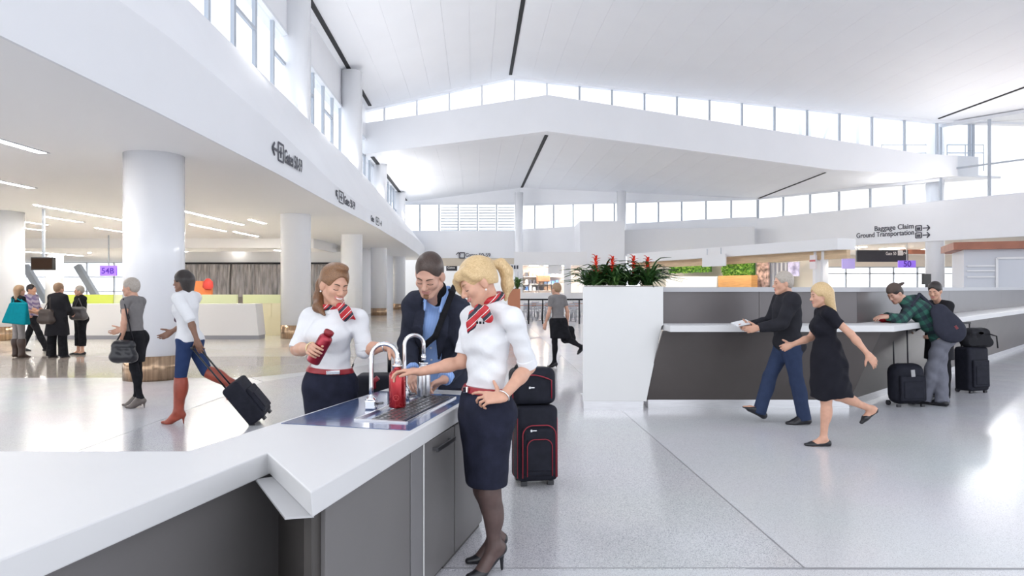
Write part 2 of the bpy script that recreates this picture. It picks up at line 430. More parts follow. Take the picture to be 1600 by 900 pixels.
def body_prims(J):
    """all limbs and the trunk of one figure; J carries the joints in world coordinates"""
    P = []; k = J.k; fem = J.fem
    pel, ch, nk = A3(J.pel), A3(J.chest), A3(J.neck)
    lp = unit(A3(J.hip[0]) - A3(J.hip[1])); lc = unit(A3(J.sh[0]) - A3(J.sh[1]))
    a = unit(ch - pel); a2 = unit(nk - ch)
    fp = unit(np.cross(lp, a)); fc = unit(np.cross(lc, a2)); J.fp, J.fc, J.lp, J.lc, J.up = fp, fc, lp, lc, a
    mid = pel + (ch - pel) * 0.52; lm = unit(lp + lc); fm = unit(fp + fc); g = J.girth
    if fem:
        P += [ell(pel, (lp, fp, a), A3((0.160, 0.112, 0.125)) * k * g, 0.0, 'pelvis'),
              ell(mid, (lm, fm, a), A3((0.122, 0.092, 0.140)) * k * g, 0.05 * k, 'torso'),
              ell(ch, (lc, fc, a2), A3((0.140, 0.100, 0.150)) * k * g, 0.05 * k, 'torso')]
        for q in (-1, 1): P.append(ell(ch + fc * 0.062 * k + lc * q * 0.056 * k - a2 * 0.012 * k, (lc, fc, a2), A3((0.064, 0.058, 0.066)) * k, 0.06 * k, 'torso'))
    else:
        P += [ell(pel, (lp, fp, a), A3((0.155, 0.115, 0.125)) * k * g, 0.0, 'pelvis'),
              ell(mid, (lm, fm, a), A3((0.148, 0.108, 0.150)) * k * g, 0.05 * k, 'torso'),
              ell(ch, (lc, fc, a2), A3((0.168, 0.118, 0.165)) * k * g, 0.05 * k, 'torso')]
    rs = (0.045 if fem else 0.062) * k
    for i, q in ((0, 1), (1, -1)):
        sh, e, w = A3(J.sh[i]), A3(J.el[i]), A3(J.wr[i])
        P.append(cone(nk - a2 * 0.035 * k + lc * q * 0.03 * k, sh, 0.050 * k, rs, 0.045 * k, 'torso'))
        am = (0.043 if fem else 0.052) * k
        P.append(cone(sh, e, rs * 0.95, am * 0.84, 0.03 * k, 'uarm%d' % i))
        P.append(cone(e, e + (w - e) * 0.35, am * 0.84, am * 0.88, 0.02 * k, 'farm%d' % i))
        P.append(cone(e + (w - e) * 0.30, w, am * 0.88, (0.0245 if fem else 0.029) * k, 0.02 * k, 'farm%d' % i))
        P += J.hands[i]
        hp, kn, an = A3(J.hip[i]), A3(J.kn[i]), A3(J.an[i])
        P.append(cone(hp, kn, (0.085 if fem else 0.088) * k * g, 0.054 * k, 0.05 * k, 'thigh%d' % i))
        P.append(ell(pel - fp * 0.055 * k + lp * q * 0.072 * k - a * 0.05 * k, (lp, fp, a), A3((0.082, 0.080, 0.085)) * k * g, 0.04 * k, 'pelvis'))
        P.append(cone(kn, an, 0.050 * k, 0.034 * k, 0.03 * k, 'shin%d' % i))
        bk = unit(np.cross(lp, unit(kn - an)))     # forward of the shank
        P.append(ell(an + (kn - an) * 0.68 - bk * 0.018 * k, (lp, bk, unit(kn - an)), A3((0.050, 0.052, 0.115)) * k, 0.03 * k, 'shin%d' % i))
        tf = unit(J.toe[i]); hl = J.heel[i] * k    # foot: tf points from the heel to the toe
        hb = an - A3((0, 0, 1)) * 0.045 * k - tf * 0.045 * k; bl = an + tf * 0.115 * k; bl = A3(bl)
        if J.flatfoot[i]: bl[2] = J.ground + 0.018 * k
        to = bl + unit(A3((tf[0], tf[1], 0 if J.flatfoot[i] else tf[2]))) * 0.065 * k
        J.footpts[i] = (an, hb, bl, to)
        P.append(cone(an, hb, 0.034 * k, 0.028 * k, 0.02 * k, 'foot%d' % i))
        P.append(cone(an, bl, 0.034 * k, 0.026 * k, 0.03 * k, 'foot%d' % i))
        P.append(cone(hb, bl, 0.026 * k, 0.026 * k, 0.03 * k, 'foot%d' % i))
        P.append(cone(bl, to, 0.030 * k, 0.018 * k, 0.02 * k, 'foot%d' % i, flat=(0, 0, 1), s=1.5))
    return P

def blank(fem=True, k=1.0, girth=1.0, ground=0.0):
    J = Person(); J.fem = fem; J.k = k; J.girth = girth; J.ground = ground
    J.hs = k * (1.0 if fem else 1.04); J.nr = (0.046 if fem else 0.056) * k
    J.heel = [0, 0]; J.flatfoot = [True, True]; J.footpts = [None, None]; J.hands = [[], []]
    return J
def set_head(J, c, f, u=(0, 0, 1), s=None):
    J.hc = A3(c); J.hl, J.hf, J.hu = head_frame(f, u)
    if s: J.hs = s

def pick(P, *tags): return [p for p in P if p['tag'].rstrip('01') in tags or p['tag'] in tags]

def face_feature(J, HP, pts, r, off=0.0, k=0.002, flat=1.0):
    """chain of little cones laid on the face; pts are (x, z) in head units"""
    s = J.hs; out = []
    ys = np.linspace(0.14, 0.02, 300) * s
    for x, z in pts:
        L = J.hc + (J.hl * x + J.hu * z) * s + ys[:, None] * J.hf
        f = field_at(HP, L); i = int(np.argmax(f < 0)); out.append(L[i] + J.hf * off * s)
    rr = r if isinstance(r, (list, tuple)) else [r] * len(pts)
    return [cone(out[i], out[i + 1], rr[i] * s, rr[i + 1] * s, k * s, '', flat=J.hf, s=flat) for i in range(len(out) - 1)]

def face(J, HP, root, h=0.0022, smile=0.0, teeth=False, brow='brow_dark', lips='lips_pink', closed=True, iris='iris_dark'):
    n = 7
    B = []
    for q in (-1, 1):
        xs = [q * (0.012 + 0.036 * i / (n - 1)) for i in range(n)]
        B += face_feature(J, HP, [(x, 0.019 + 0.008 * math.sin(math.pi * (abs(x) - 0.010) / 0.055)) for x in xs], [0.0026, 0.0034, 0.0036, 0.0034, 0.003, 0.0024, 0.0016], 0.0, 0.002)
    skin('eyebrows', B, h, mat(brow, (0.10, 0.06, 0.04), 0.7), root)
    E = []
    for q in (-1, 1):
        xs = [q * 0.031 + 0.0155 * (2 * i / (n - 1) - 1) for i in range(n)]
        lid = -0.0055 if closed else 0.006
        E += face_feature(J, HP, [(x, lid + (-0.0035 if closed else 0.0035) * (1 - ((x - q * 0.031) / 0.0155) ** 2)) for x in xs], 0.0021, 0.0005, 0.001)
        if not closed:
            E += face_feature(J, HP, [(q * 0.031 - 0.002, 0.001), (q * 0.031 + 0.002, 0.001)], 0.0050, -0.002, 0.001)
    skin('eyelashes', E, h, mat('lash', (0.025, 0.018, 0.015), 0.6), root)
    w = 0.024 + 0.006 * smile
    xs = [w * (2 * i / 8 - 1) for i in range(9)]
    cv = lambda x, a: a * (x / w) ** 2
    if teeth:
        T = face_feature(J, HP, [(x * 0.8, -0.0605 + cv(x * 0.8, 0.0085)) for x in xs], [0.002, 0.0042, 0.005, 0.0052, 0.0052, 0.0052, 0.005, 0.0042, 0.002], 0.0, 0.002)
        skin('teeth', T, h, mat('teeth', (0.86, 0.84, 0.80), 0.25), root)
        L = face_feature(J, HP, [(x, -0.0545 + cv(x, 0.0075)) for x in xs], [0.0015] + [0.0030] * 7 + [0.0015], 0.001, 0.002)
        L += face_feature(J, HP, [(x, -0.0685 + cv(x, 0.0200)) for x in xs], [0.0015] + [0.0036] * 7 + [0.0015], 0.001, 0.002)
    else:
        L = face_feature(J, HP, [(x, -0.0565 + cv(x, 0.007 * smile)) for x in xs], [0.001] + [0.0032] * 7 + [0.001], 0.0, 0.002)
        L += face_feature(J, HP, [(x * 0.9, -0.0640 + cv(x * 0.9, 0.007 * smile + 0.004)) for x in xs], [0.001] + [0.0042] * 7 + [0.001], 0.0, 0.002)
    skin('lips', L, h, mat(lips, (0.55, 0.20, 0.18), 0.35), root)

def hp(J, x, y, z): return J.hc + (J.hl * x + J.hf * y + J.hu * z) * J.hs

def hair_cap(J, thick=0.012, line=0.055, back=-0.055, temple=0.030):
    """skull-shaped hair: hairline height on the brow, nape height, how far the sides come forward"""
    s = J.hs; ax = (J.hl, J.hf, J.hu)
    P = [ell(hp(J, 0, -0.014, 0.044), ax, (A3((0.074, 0.092, 0.087)) + thick) * s, 0, 'hair'),
         ell(hp(J, 0, -0.048, -0.005), ax, (A3((0.062, 0.050, 0.060)) + thick * 0.6) * s, 0.03 * s, 'hair')]
    P.append(ell(hp(J, 0, 0.105, line - 0.105), ax, A3((0.073, 0.090, 0.118)) * s, 0.006 * s, 'hair', op='s'))
    for q in (-1, 1):
        P.append(ell(hp(J, q * 0.085, 0.012 + 0.01, -0.045), ax, A3((0.040, 0.046, 0.060)) * s, 0.010 * s, 'hair', op='s'))
    P.append(plane(hp(J, 0, -0.05, back), -J.hu + J.hf * 0.35))
    return P

def mat_hair(name, col, col2, scale=(70, 70, 9)):
    if name in MATS: return MATS[name]
    m = mat(name, col, 0.40, bump=0.09, bscale=4.0, stretch=scale)
    t = m.node_tree; b = t.nodes['Principled BSDF']
    tcn = t.nodes.new('ShaderNodeTexCoord'); mp = t.nodes.new('ShaderNodeMapping'); mp.inputs['Scale'].default_value = tuple(x * 2.2 for x in scale)
    n = t.nodes.new('ShaderNodeTexNoise'); n.inputs['Scale'].default_value = 2.0; n.inputs['Detail'].default_value = 3
    t.links.new(tcn.outputs['Object'], mp.inputs['Vector']); t.links.new(mp.outputs['Vector'], n.inputs['Vector'])
    r = t.nodes.new('ShaderNodeValToRGB'); r.color_ramp.elements[0].position = 0.30; r.color_ramp.elements[0].color = (*col2, 1)
    r.color_ramp.elements[1].position = 0.70; r.color_ramp.elements[1].color = (*col, 1)
    t.links.new(n.outputs['Fac'], r.inputs['Fac']); t.links.new(r.outputs['Color'], b.inputs['Base Color'])
    return m
def mat_skin(name, col):
    if name in MATS: return MATS[name]
    m = mat(name, col, 0.45, var=0.06, vscale=25)
    b = m.node_tree.nodes['Principled BSDF']
    b.inputs['Subsurface Weight'].default_value = 0.12; b.inputs['Subsurface Radius'].default_value = (0.02, 0.008, 0.004); b.inputs['Subsurface Scale'].default_value = 0.5
    return m
def mat_stripes(name, cols, scale, direction=(1, 0, 1), rough=0.6):
    """woven bands of colour running across the cloth"""
    if name in MATS: return MATS[name]
    m = mat(name, cols[0][1], rough)
    t = m.node_tree; b = t.nodes['Principled BSDF']
    tcn = t.nodes.new('ShaderNodeTexCoord'); d = t.nodes.new('ShaderNodeVectorMath'); d.operation = 'DOT_PRODUCT'
    d.inputs[1].default_value = tuple(unit(direction))
    mu = t.nodes.new('ShaderNodeMath'); mu.operation = 'MULTIPLY'; mu.inputs[1].default_value = scale
    fr = t.nodes.new('ShaderNodeMath'); fr.operation = 'FRACT'
    r = t.nodes.new('ShaderNodeValToRGB'); r.color_ramp.interpolation = 'CONSTANT'
    e = r.color_ramp.elements
    e[0].position = cols[0][0]; e[0].color = (*cols[0][1], 1); e[1].position = cols[1][0]; e[1].color = (*cols[1][1], 1)
    for p, c in cols[2:]:
        x = e.new(p); x.color = (*c, 1)
    t.links.new(tcn.outputs['Object'], d.inputs[0]); t.links.new(d.outputs['Value'], mu.inputs[0]); t.links.new(mu.outputs[0], fr.inputs[0])
    t.links.new(fr.outputs[0], r.inputs['Fac']); t.links.new(r.outputs['Color'], b.inputs['Base Color'])
    return m

def garment_top(J, P, e, sleeve, hem, neck_drop=0.0, vneck=None, arm_e=None, k=None):
    """shirt or jacket over trunk and arms. sleeve: 0 none, 1 to the elbow, 2 to the wrist; hem: height offset from the pelvis along the trunk"""
    out = []
    ae = e if arm_e is None else arm_e
    for p in pick(P, 'torso', 'pelvis'): out.append(inflate(p, e))
    for i in (0, 1):
        sh, el, wr = A3(J.sh[i]), A3(J.el[i]), A3(J.wr[i])
        su = sleeve[i] if isinstance(sleeve, (list, tuple)) else sleeve
        if su <= 0: continue
        for p in pick(P, 'uarm%d' % i):
            c = [(sh + (el - sh) * su, el - sh)] if su < 1 else []
            out.append(inflate(p, ae, cuts=c))
        if su > 1:
            q = el + (wr - el) * min(su - 1, 1.0)
            for p in pick(P, 'farm%d' % i): out.append(inflate(p, ae, cuts=[(q, wr - el)]))
    if hem is not None: out.append(plane(A3(J.pel) + J.up * hem, -J.up))
    ncen = A3(J.neck) + unit(J.hc - A3(J.neck)) * (0.055 - neck_drop)
    nu = unit(np.cross(J.fc, J.lc)) * -1.0
    nu = nu if nu @ (J.hc - A3(J.neck)) > 0 else -nu
    out.append(plane(ncen, unit(nu + 0.25 * unit(J.hc - A3(J.neck)) - J.fc * 0.25)))
    return out
def trousers(J, P, e, waist=0.10, flare=0.012):
    out = [inflate(p, e) for p in pick(P, 'pelvis')] + [inflate(p, e) for p in pick(P, 'torso')[:1]]
    for i in (0, 1):
        out += [inflate(p, e) for p in pick(P, 'thigh%d' % i)]
        kn, an = A3(J.kn[i]), A3(J.an[i])
        lo = an - unit(kn - an) * 0.035 * J.k
        out.append(cone(kn, lo, 0.054 * J.k + e, 0.052 * J.k + flare, 0.03, 'shin', cuts=[(lo, lo - kn)]))
        out += [inflate(p, e) for p in pick(P, 'shin%d' % i)]
        out[-1]['cuts'] = [(lo, lo - kn)]; out[-2]['cuts'] = [(lo, lo - kn)]
    out.append(plane(A3(J.pel) + J.up * waist * J.k, J.up))
    return out
def skirt(J, P, e, length=0.9, waist=0.10, flare=0.0, tight=1.0):
    """one hull round both thighs down to a level hem"""
    k = J.k; out = [inflate(p, e) for p in pick(P, 'pelvis')] + [inflate(p, e * 0.7) for p in pick(P, 'torso')[:1]]
    for i in (0, 1): out += [inflate(p, e, k=0.09 * k) for p in pick(P, 'thigh%d' % i)]
    hm = (A3(J.hip[0]) + A3(J.hip[1])) / 2; km = (A3(J.kn[0]) + A3(J.kn[1])) / 2; end = hm + (km - hm) * length
    lat = unit(A3(J.hip[0]) - A3(J.hip[1])); half = 0.5 * np.linalg.norm(A3(J.kn[0]) - A3(J.kn[1]))
    for q in (-0.5, 0.0, 0.5):
        a = hm + lat * q * 0.13 * k; b = end + (A3(J.kn[0]) - A3(J.kn[1])) * q * 0.75 * length
        out.append(cone(a, b, 0.095 * k * tight + e, 0.080 * k * tight + e + flare, 0.06 * k, 'skirt'))
    out.append(plane(A3(J.pel) + J.up * waist * k, J.up))
    out.append(plane(end, (0, 0, -1)))
    return out
def belt(J, P, e, z0, z1):
    out = [inflate(p, e) for p in pick(P, 'pelvis')] + [inflate(p, e) for p in pick(P, 'torso')[:2]]
    return out + [plane(A3(J.pel) + J.up * z1 * J.k, J.up), plane(A3(J.pel) + J.up * z0 * J.k, -J.up)]
def shoe(J, i, e=0.007, kind='pump', top=None):
    an, hb, bl, to = J.footpts[i]; k = J.k; f = unit(A3(J.toe[i])); out = []
    out.append(cone(hb, bl, 0.027 * k + e, 0.028 * k + e, 0.02, 'shoe'))
    out.append(cone(an - A3((0, 0, 0.012 * k)), hb, 0.030 * k + e, 0.028 * k + e, 0.015, 'shoe'))
    out.append(cone(bl, to, 0.030 * k + e, 0.016 * k + e, 0.02, 'shoe', flat=(0, 0, 1), s=1.4))
    if kind in ('pump', 'flat'):
        up = A3((0, 0, 1)); fl = unit(bl - hb); nn = unit(up - fl * (up @ fl))
        out.append(ell((hb + bl) / 2 + nn * 0.045 * k + fl * 0.012 * k, (np.cross(nn, fl), fl, nn), A3((0.034, 0.062, 0.042)) * k, 0.008, 'shoe', op='s'))
        out.append(plane(an + A3((0, 0, 0.008 * k)), (0, 0, 1)))
    elif kind == 'man':
        out.append(cone(an + A3((0, 0, 0.0)), bl, 0.036 * k + e, 0.030 * k + e, 0.02, 'shoe'))
        out.append(plane(an + A3((0, 0, 0.045 * k)), (0, 0, 1)))
    if kind in ('pump',) or J.heel[i] > 0.02:
        g = A3((hb[0], hb[1], J.ground)) - f * 0.012 * k
        if J.flatfoot[i]: out.append(cone(hb - f * 0.008 * k, A3((g[0], g[1], J.ground + 0.006)), 0.017 * k, 0.0065 * k, 0.012, 'shoe'))
        else:
            dn = unit(np.cross(np.cross(f, A3((0, 0, 1))), f)) * -1
            out.append(cone(hb, hb + dn * (0.05 + J.heel[i]) * k, 0.017 * k, 0.007 * k, 0.012, 'shoe'))
    out.append(plane((0, 0, J.ground + 0.001), (0, 0, -1)))
    return out

def fk(x, y, yaw, H, fem, legs, arms, lean=0.0, twist=0.0, head=(0, 0), girth=1.0, heels=0.0, ground=0.0, lift=None):
    """joints from angles. yaw: facing direction (radians, 0 = +X). legs: per side (hip swing, knee bend, side, toe pitch); arms: per side (swing, out, elbow bend, inward)"""
    k = H / 1.72; J = blank(fem, k, girth, ground)
    f = A3((math.cos(yaw), math.sin(yaw), 0)); l = A3((-math.sin(yaw), math.cos(yaw), 0)); z = A3((0, 0, 1))
    TH, SH = 0.415 * k, 0.400 * k
    J.hip, J.kn, J.an, J.toe = [0, 0], [0, 0], [0, 0], [0, 0]
    lowest = 1e9; rel = []
    for i, q in ((0, 1), (1, -1)):
        sw, kb, sd, tp = legs[i]
        h0 = l * q * 0.085 * k
        dt = unit(f * math.sin(sw) - z * math.cos(sw) + l * q * sd); kn = h0 + dt * TH
        a = sw - kb; dsn = unit(f * math.sin(a) - z * math.cos(a) + l * q * sd * 0.5); an = kn + dsn * SH
        J.heel[i] = heels
        t = unit(f * math.cos(tp) - z * math.sin(tp)); rel.append((h0, kn, an, t, abs(tp) < 0.9))
        lowest = min(lowest, an[2] - (0.075 + heels) * k)
    pz = ground - lowest
    pel = A3((x, y, pz))
    for i in (0, 1):
        h0, kn, an, t, flat = rel[i]
        J.hip[i], J.kn[i], J.an[i] = pel + h0 - z * 0.02 * k, pel + kn, pel + an
        J.flatfoot[i] = abs(J.an[i][2] - (0.075 + heels) * k - ground) < 0.03
        J.toe[i] = unit(f - z * 0.0) if J.flatfoot[i] else t
    tr = unit(z * math.cos(lean) + f * math.sin(lean)); ft = unit(f * math.cos(lean) - z * math.sin(lean))
    lt = unit(l * math.cos(twist) + ft * math.sin(twist))
    J.pel = pel + z * 0.03 * k; J.chest = pel + tr * 0.36 * k; J.neck = pel + tr * 0.545 * k - ft * 0.01 * k
    J.sh, J.el, J.wr = [0, 0], [0, 0], [0, 0]
    sw_ = 0.165 * k if fem else 0.190 * k
    for i, q in ((0, 1), (1, -1)):
        s, o, eb, inw = arms[i]
        J.sh[i] = J.pel + tr * (0.455 * k) + lt * q * sw_
        d1 = unit(ft * math.sin(s) - tr * math.cos(s) + lt * q * math.sin(o))
        J.el[i] = J.sh[i] + d1 * 0.285 * k
        d2 = unit(ft * math.sin(s + eb) - tr * math.cos(s + eb) + lt * q * (math.sin(o) - math.sin(inw)))
        J.wr[i] = J.el[i] + d2 * 0.245 * k
        J.hands[i] = hand_prims(J.wr[i], d2, unit(-lt * q + ft * 0.15), 1 if i == 0 else -1, s=k, fat=1.15)
    hy, hpch = head
    hf = unit(f * math.cos(hy) * math.cos(hpch) + l * math.sin(hy) * math.cos(hpch) + z * math.sin(hpch))
    set_head(J, A3(J.neck) + (tr * 0.125 + f * 0.03) * k + unit(hf) * 0.01 * k, hf, z)
    J.f, J.l = f, l
    return J

# ------------------------------------------------------------------ materials of the hall
WHITE = mat('white_paint', (0.80, 0.81, 0.84), 0.45, var=0.015, vscale=0.7)
CEILW = mat('ceiling_white', (0.79, 0.80, 0.83), 0.6, var=0.012, vscale=0.6)
SOFF = mat('soffit_white', (0.89, 0.885, 0.885), 0.6)
COLW = mat('column_white', (0.83, 0.84, 0.87), 0.22, coat=0.3)
FRAME = mat('window_frame_grey', (0.42, 0.46, 0.52), 0.4)
FRAMEW = mat('window_frame_white', (0.72, 0.74, 0.78), 0.4)
GLASS = mat_glass('clear_glass')
BLACK = mat('black_slot', (0.012, 0.012, 0.014), 0.7)
BRONZE = mat('bronze_base', (0.42, 0.29, 0.19), 0.22, 0.85, var=0.35, vscale=4, stretch=(6, 6, 0.2))
STEEL = mat('brushed_steel', (0.66, 0.66, 0.68), 0.28, 0.95, var=0.08, vscale=6, stretch=(1, 1, 20))
CHROME = mat('chrome', (0.82, 0.83, 0.85), 0.08, 1.0)
INK = mat('sign_ink', (0.06, 0.06, 0.08), 0.5)
LED = mat('strip_and_fill', (1.0, 0.96, 0.90), 0.4, emit=35.0)
T_MAIN = mat_terrazzo('terrazzo_pale', (0.66, 0.665, 0.69), (0.50, 0.50, 0.53), (0.72, 0.725, 0.75), 0.19, 260, 0.6)
T_SPECK = mat_terrazzo('terrazzo_speckled', (0.60, 0.60, 0.62), (0.36, 0.36, 0.39), (0.70, 0.70, 0.71), 0.15, 260, 0.8)
T_TAUPE = mat_terrazzo('terrazzo_taupe', (0.46, 0.41, 0.37), (0.34, 0.29, 0.26), (0.54, 0.49, 0.45), 0.10, 90, 0.8)
T_CREAM = mat_terrazzo('terrazzo_cream', (0.72, 0.68, 0.62), (0.60, 0.55, 0.48), (0.78, 0.75, 0.70), 0.10, 100, 0.5)
STRIP = mat('divider_strip', (0.40, 0.40, 0.42), 0.3, 0.5)

# ------------------------------------------------------------------ floor: a bed with poured terrazzo panels and divider strips
floor = MB().box(-60, -8, -0.12, 60, 75, -0.006).build('floor', T_MAIN, kind='structure')
def panel(poly, m, label=None):
    o = MB().prism(poly, -0.006, 0.0).build('terrazzo_panel', m, floor)
    if label: o['label'] = label
    return o
ground_y = 3.88
panel([(-60, -8), (60, -8), (60, ground_y - 0.03), (-60, ground_y - 0.1)], T_MAIN)
panel([(1.655, ground_y - 0.024), (60, ground_y - 0.024), (60, 75), (-1.0, 75), (1.385, 9.6)], T_MAIN)
panel([(-4.2, ground_y - 0.09), (1.645, ground_y - 0.03), (1.375, 9.6), (0.9, 22), (-4.2, 11.5)], T_SPECK, 'speckled grey terrazzo')
panel([(-60, ground_y - 0.09), (-4.21, ground_y - 0.09), (-4.21, 11.5), (-4.6, 12.0), (-60, 11.6)], T_MAIN)
panel([(-60, 11.62), (-4.62, 12.02), (-3.2, 13.6), (-3.6, 15.8), (-60, 15.6)], T_TAUPE, 'taupe terrazzo band')
panel([(-60, 15.62), (-3.62, 15.82), (-1.01, 75), (-60, 75)], T_CREAM, 'cream polished terrazzo')
panel([(-4.6, 12.03), (-4.19, 11.52), (0.89, 22.02), (-3.18, 13.6)], T_MAIN)
panel([(-3.17, 13.62), (0.885, 22.04), (-1.0, 74.9), (-3.59, 15.8)], T_MAIN)
for p, q in (((-60, ground_y - 0.095), (1.65, ground_y - 0.027)), ((1.65, ground_y - 0.027), (60, ground_y - 0.027)), ((1.65, ground_y - 0.02), (1.38, 9.6)),
             ((-60, 11.61), (-4.61, 12.01)), ((-4.61, 12.01), (-3.19, 13.6)), ((-60, 15.61), (-3.61, 15.81))):
    MB().bar(V(*p, -0.002), V(*q, -0.002), 0.012, 0.005).build('divider_strip', STRIP, floor)
outside = MB().box(-120, 75.1, -0.5, 140, 160, -0.1).build('ground_outside', mat('apron_concrete', (0.62, 0.63, 0.65), 0.8, var=0.05, vscale=0.3), kind='structure')

# ------------------------------------------------------------------ plan lines of the hall (hall axis leans 3 degrees left of the view)
def ridge_x(d): return 1.9 - 0.055 * d
def sill_x(d): return -5.3 - 0.05 * d
def wall_x(d): return sill_x(d) - 0.62
R_Z = 12.78
EDGE = 36.0

# ------------------------------------------------------------------ front roof: panels laid along the hall under a backing board
ceil = thing('ceiling', None, None); ceil['kind'] = 'structure'
def roof_z(s):      # s = distance from the ridge
    if s < 0: return R_Z + 0.224 * s
    if s < 22.4: return R_Z - 0.104 * s
    return R_Z - 0.104 * 22.4 - 0.03 * (s - 22.4)
def roof_strip(s0, s1, d0, d1, th, name, m, parent, dz=0.0, gap=0.0):
    a, b = s0 + gap, s1 - gap
    pts = [(ridge_x(d0) + a, d0, roof_z(a) + dz), (ridge_x(d0) + b, d0, roof_z(b) + dz), (ridge_x(d1) + b, d1, roof_z(b) + dz), (ridge_x(d1) + a, d1, roof_z(a) + dz)]
    return MB().slab(pts, (0, 0, th)).build(name, m, parent)
bnds = [-9.2, -8.25, -7.35] + [-7.35 + 1.05 * i for i in range(1, 7)] + [0.0] + [1.12 * i for i in range(1, 20)] + [22.4] + [22.4 + 1.6 * i for i in range(1, 12)]
bnds = sorted(set(round(b, 3) for b in bnds))
for s0, s1 in zip(bnds, bnds[1:]):
    g0 = 0.003
    o = roof_strip(s0, s1, -8.0, EDGE, 0.05, 'ceiling_panel', CEILW, ceil, 0, g0)
    roof_strip(s0, s1, -8.0, EDGE, 0.06, 'ceiling_backing', CEILW, ceil, 0.052)
def slot(p, q, w, name='ceiling_slot', parent=ceil):
    p, q = Vector(p), Vector(q)
    return MB().bar(p, q, w, 0.05).build(name, BLACK, parent)
slot((ridge_x(-8), -8, R_Z - 0.012), (ridge_x(EDGE) , EDGE - 0.2, R_Z - 0.012), 0.17)
slot((ridge_x(-8) - 7.35, -8, roof_z(-7.35) - 0.012), (ridge_x(EDGE) - 7.35, EDGE - 0.3, roof_z(-7.35) - 0.012), 0.17)
slot((ridge_x(-8) + 22.4, -8, roof_z(22.4) - 0.008), (ridge_x(EDGE) + 22.4, EDGE - 0.3, roof_z(22.4) - 0.008), 0.10)

# ------------------------------------------------------------------ bay beam at the end of the front roof
TOP = [(-8.6, 10.10), (-7.93, 10.25), (1.86, 11.77), (21.6, 8.67), (24.6, 8.50)]
BOT = [(-8.6, 8.50), (-7.6, 8.67), (1.86, 9.85), (16.9, 7.82), (24.6, 7.42)]
def interp(L, x):
    for (x0, z0), (x1, z1) in zip(L, L[1:]):
        if x0 <= x <= x1: return z0 + (z1 - z0) * (x - x0) / (x1 - x0)
    return L[0][1] if x < L[0][0] else L[-1][1]
xs = sorted(set([a for a, _ in TOP] + [a for a, _ in BOT]))
b = MB()
for x0, x1 in zip(xs, xs[1:]):
    b.hexa([(x0, EDGE, interp(BOT, x0)), (x1, EDGE, interp(BOT, x1)), (x1, EDGE + 0.7, interp(BOT, x1)), (x0, EDGE + 0.7, interp(BOT, x0)),
            (x0, EDGE, interp(TOP, x0)), (x1, EDGE, interp(TOP, x1)), (x1, EDGE + 0.7, interp(TOP, x1)), (x0, EDGE + 0.7, interp(TOP, x0))])
beam = b.build('trim_1', WHITE, kind='structure')
# clerestory above the beam: panes and mullions
def roof_edge(x): return roof_z(x - ridge_x(EDGE)) 
win1 = thing('window_1', None, None); win1['kind'] = 'structure'
mx = [1.86 + 1.73 * k for k in range(-6, 14)]
mx = [x for x in mx if -8 < x < 24.6] + [24.55]
for k, x in enumerate(mx):
    zt, zb = roof_edge(x), interp(TOP, x)
    if zt - zb > 0.1: MB().box(x - 0.05, EDGE + 0.28, zb - 0.02, x + 0.05, EDGE + 0.42, zt + 0.02).build('mullion', FRAMEW if x < 2.5 else FRAME, win1)
    if k:
        x0 = mx[k - 1] + 0.05; x1 = x - 0.05
        MB().slab([(x0, EDGE + 0.34, interp(TOP, x0)), (x1, EDGE + 0.34, interp(TOP, x1)), (x1, EDGE + 0.34, roof_edge(x1)), (x0, EDGE + 0.34, roof_edge(x0))], (0, 0.012, 0)).build('pane', GLASS, win1)
b = MB()
for x0, x1 in ((-8.2, ridge_x(EDGE)), (ridge_x(EDGE), ridge_x(EDGE) + 22.4), (ridge_x(EDGE) + 22.4, 40)):
    b.hexa([(x0, EDGE + 0.05, roof_edge(x0) - 0.10), (x1, EDGE + 0.05, roof_edge(x1) - 0.10), (x1, EDGE + 0.5, roof_edge(x1) - 0.10), (x0, EDGE + 0.5, roof_edge(x0) - 0.10),
            (x0, EDGE + 0.05, roof_edge(x0) + 0.1), (x1, EDGE + 0.05, roof_edge(x1) + 0.1), (x1, EDGE + 0.5, roof_edge(x1) + 0.1), (x0, EDGE + 0.5, roof_edge(x0) + 0.1)])
b.build('trim_2', CEILW, kind='structure')
# bracing and service rails outside the clerestory
o = thing('roof_bracing', 'pale steel posts with slanted brace outside the high right clerestory', 'bracing', (15.5, EDGE + 2.2, 9.0))
for x in (16.1, 16.6): MB().box(x - 0.09, EDGE + 2.1, 8.6, x + 0.09, EDGE + 2.3, 11.4).build('post', FRAMEW, o)
MB().bar((16.9, EDGE + 2.2, 8.6), (18.0, EDGE + 2.2, 11.4), 0.14, 0.14).build('brace', FRAMEW, o)
MB().box(19.2, EDGE + 2.1, 8.6, 19.4, EDGE + 2.3, 11.4).build('post', FRAMEW, o)
for j, (x0, x1) in enumerate(((20.3, 23.0), (23.9, 25.9))):
    o = thing('roof_railing', ('low grey roof railing outside the clerestory left of the right column', 'low grey roof railing outside the glass right of the column')[j], 'railing', (x0, EDGE + 1.5, 8.6))
    n = 3
    for i in range(n):
        x = x0 + (x1 - x0) * i / (n - 1); MB().tube([(x, EDGE + 1.5, 8.0), (x, EDGE + 1.5, 9.45)], 0.03, 8).build('post', FRAME, o)
    for z in (9.0, 9.45): MB().tube([(x0, EDGE + 1.5, z), (x1, EDGE + 1.5, z)], 0.028, 8).build('rail', FRAME, o)

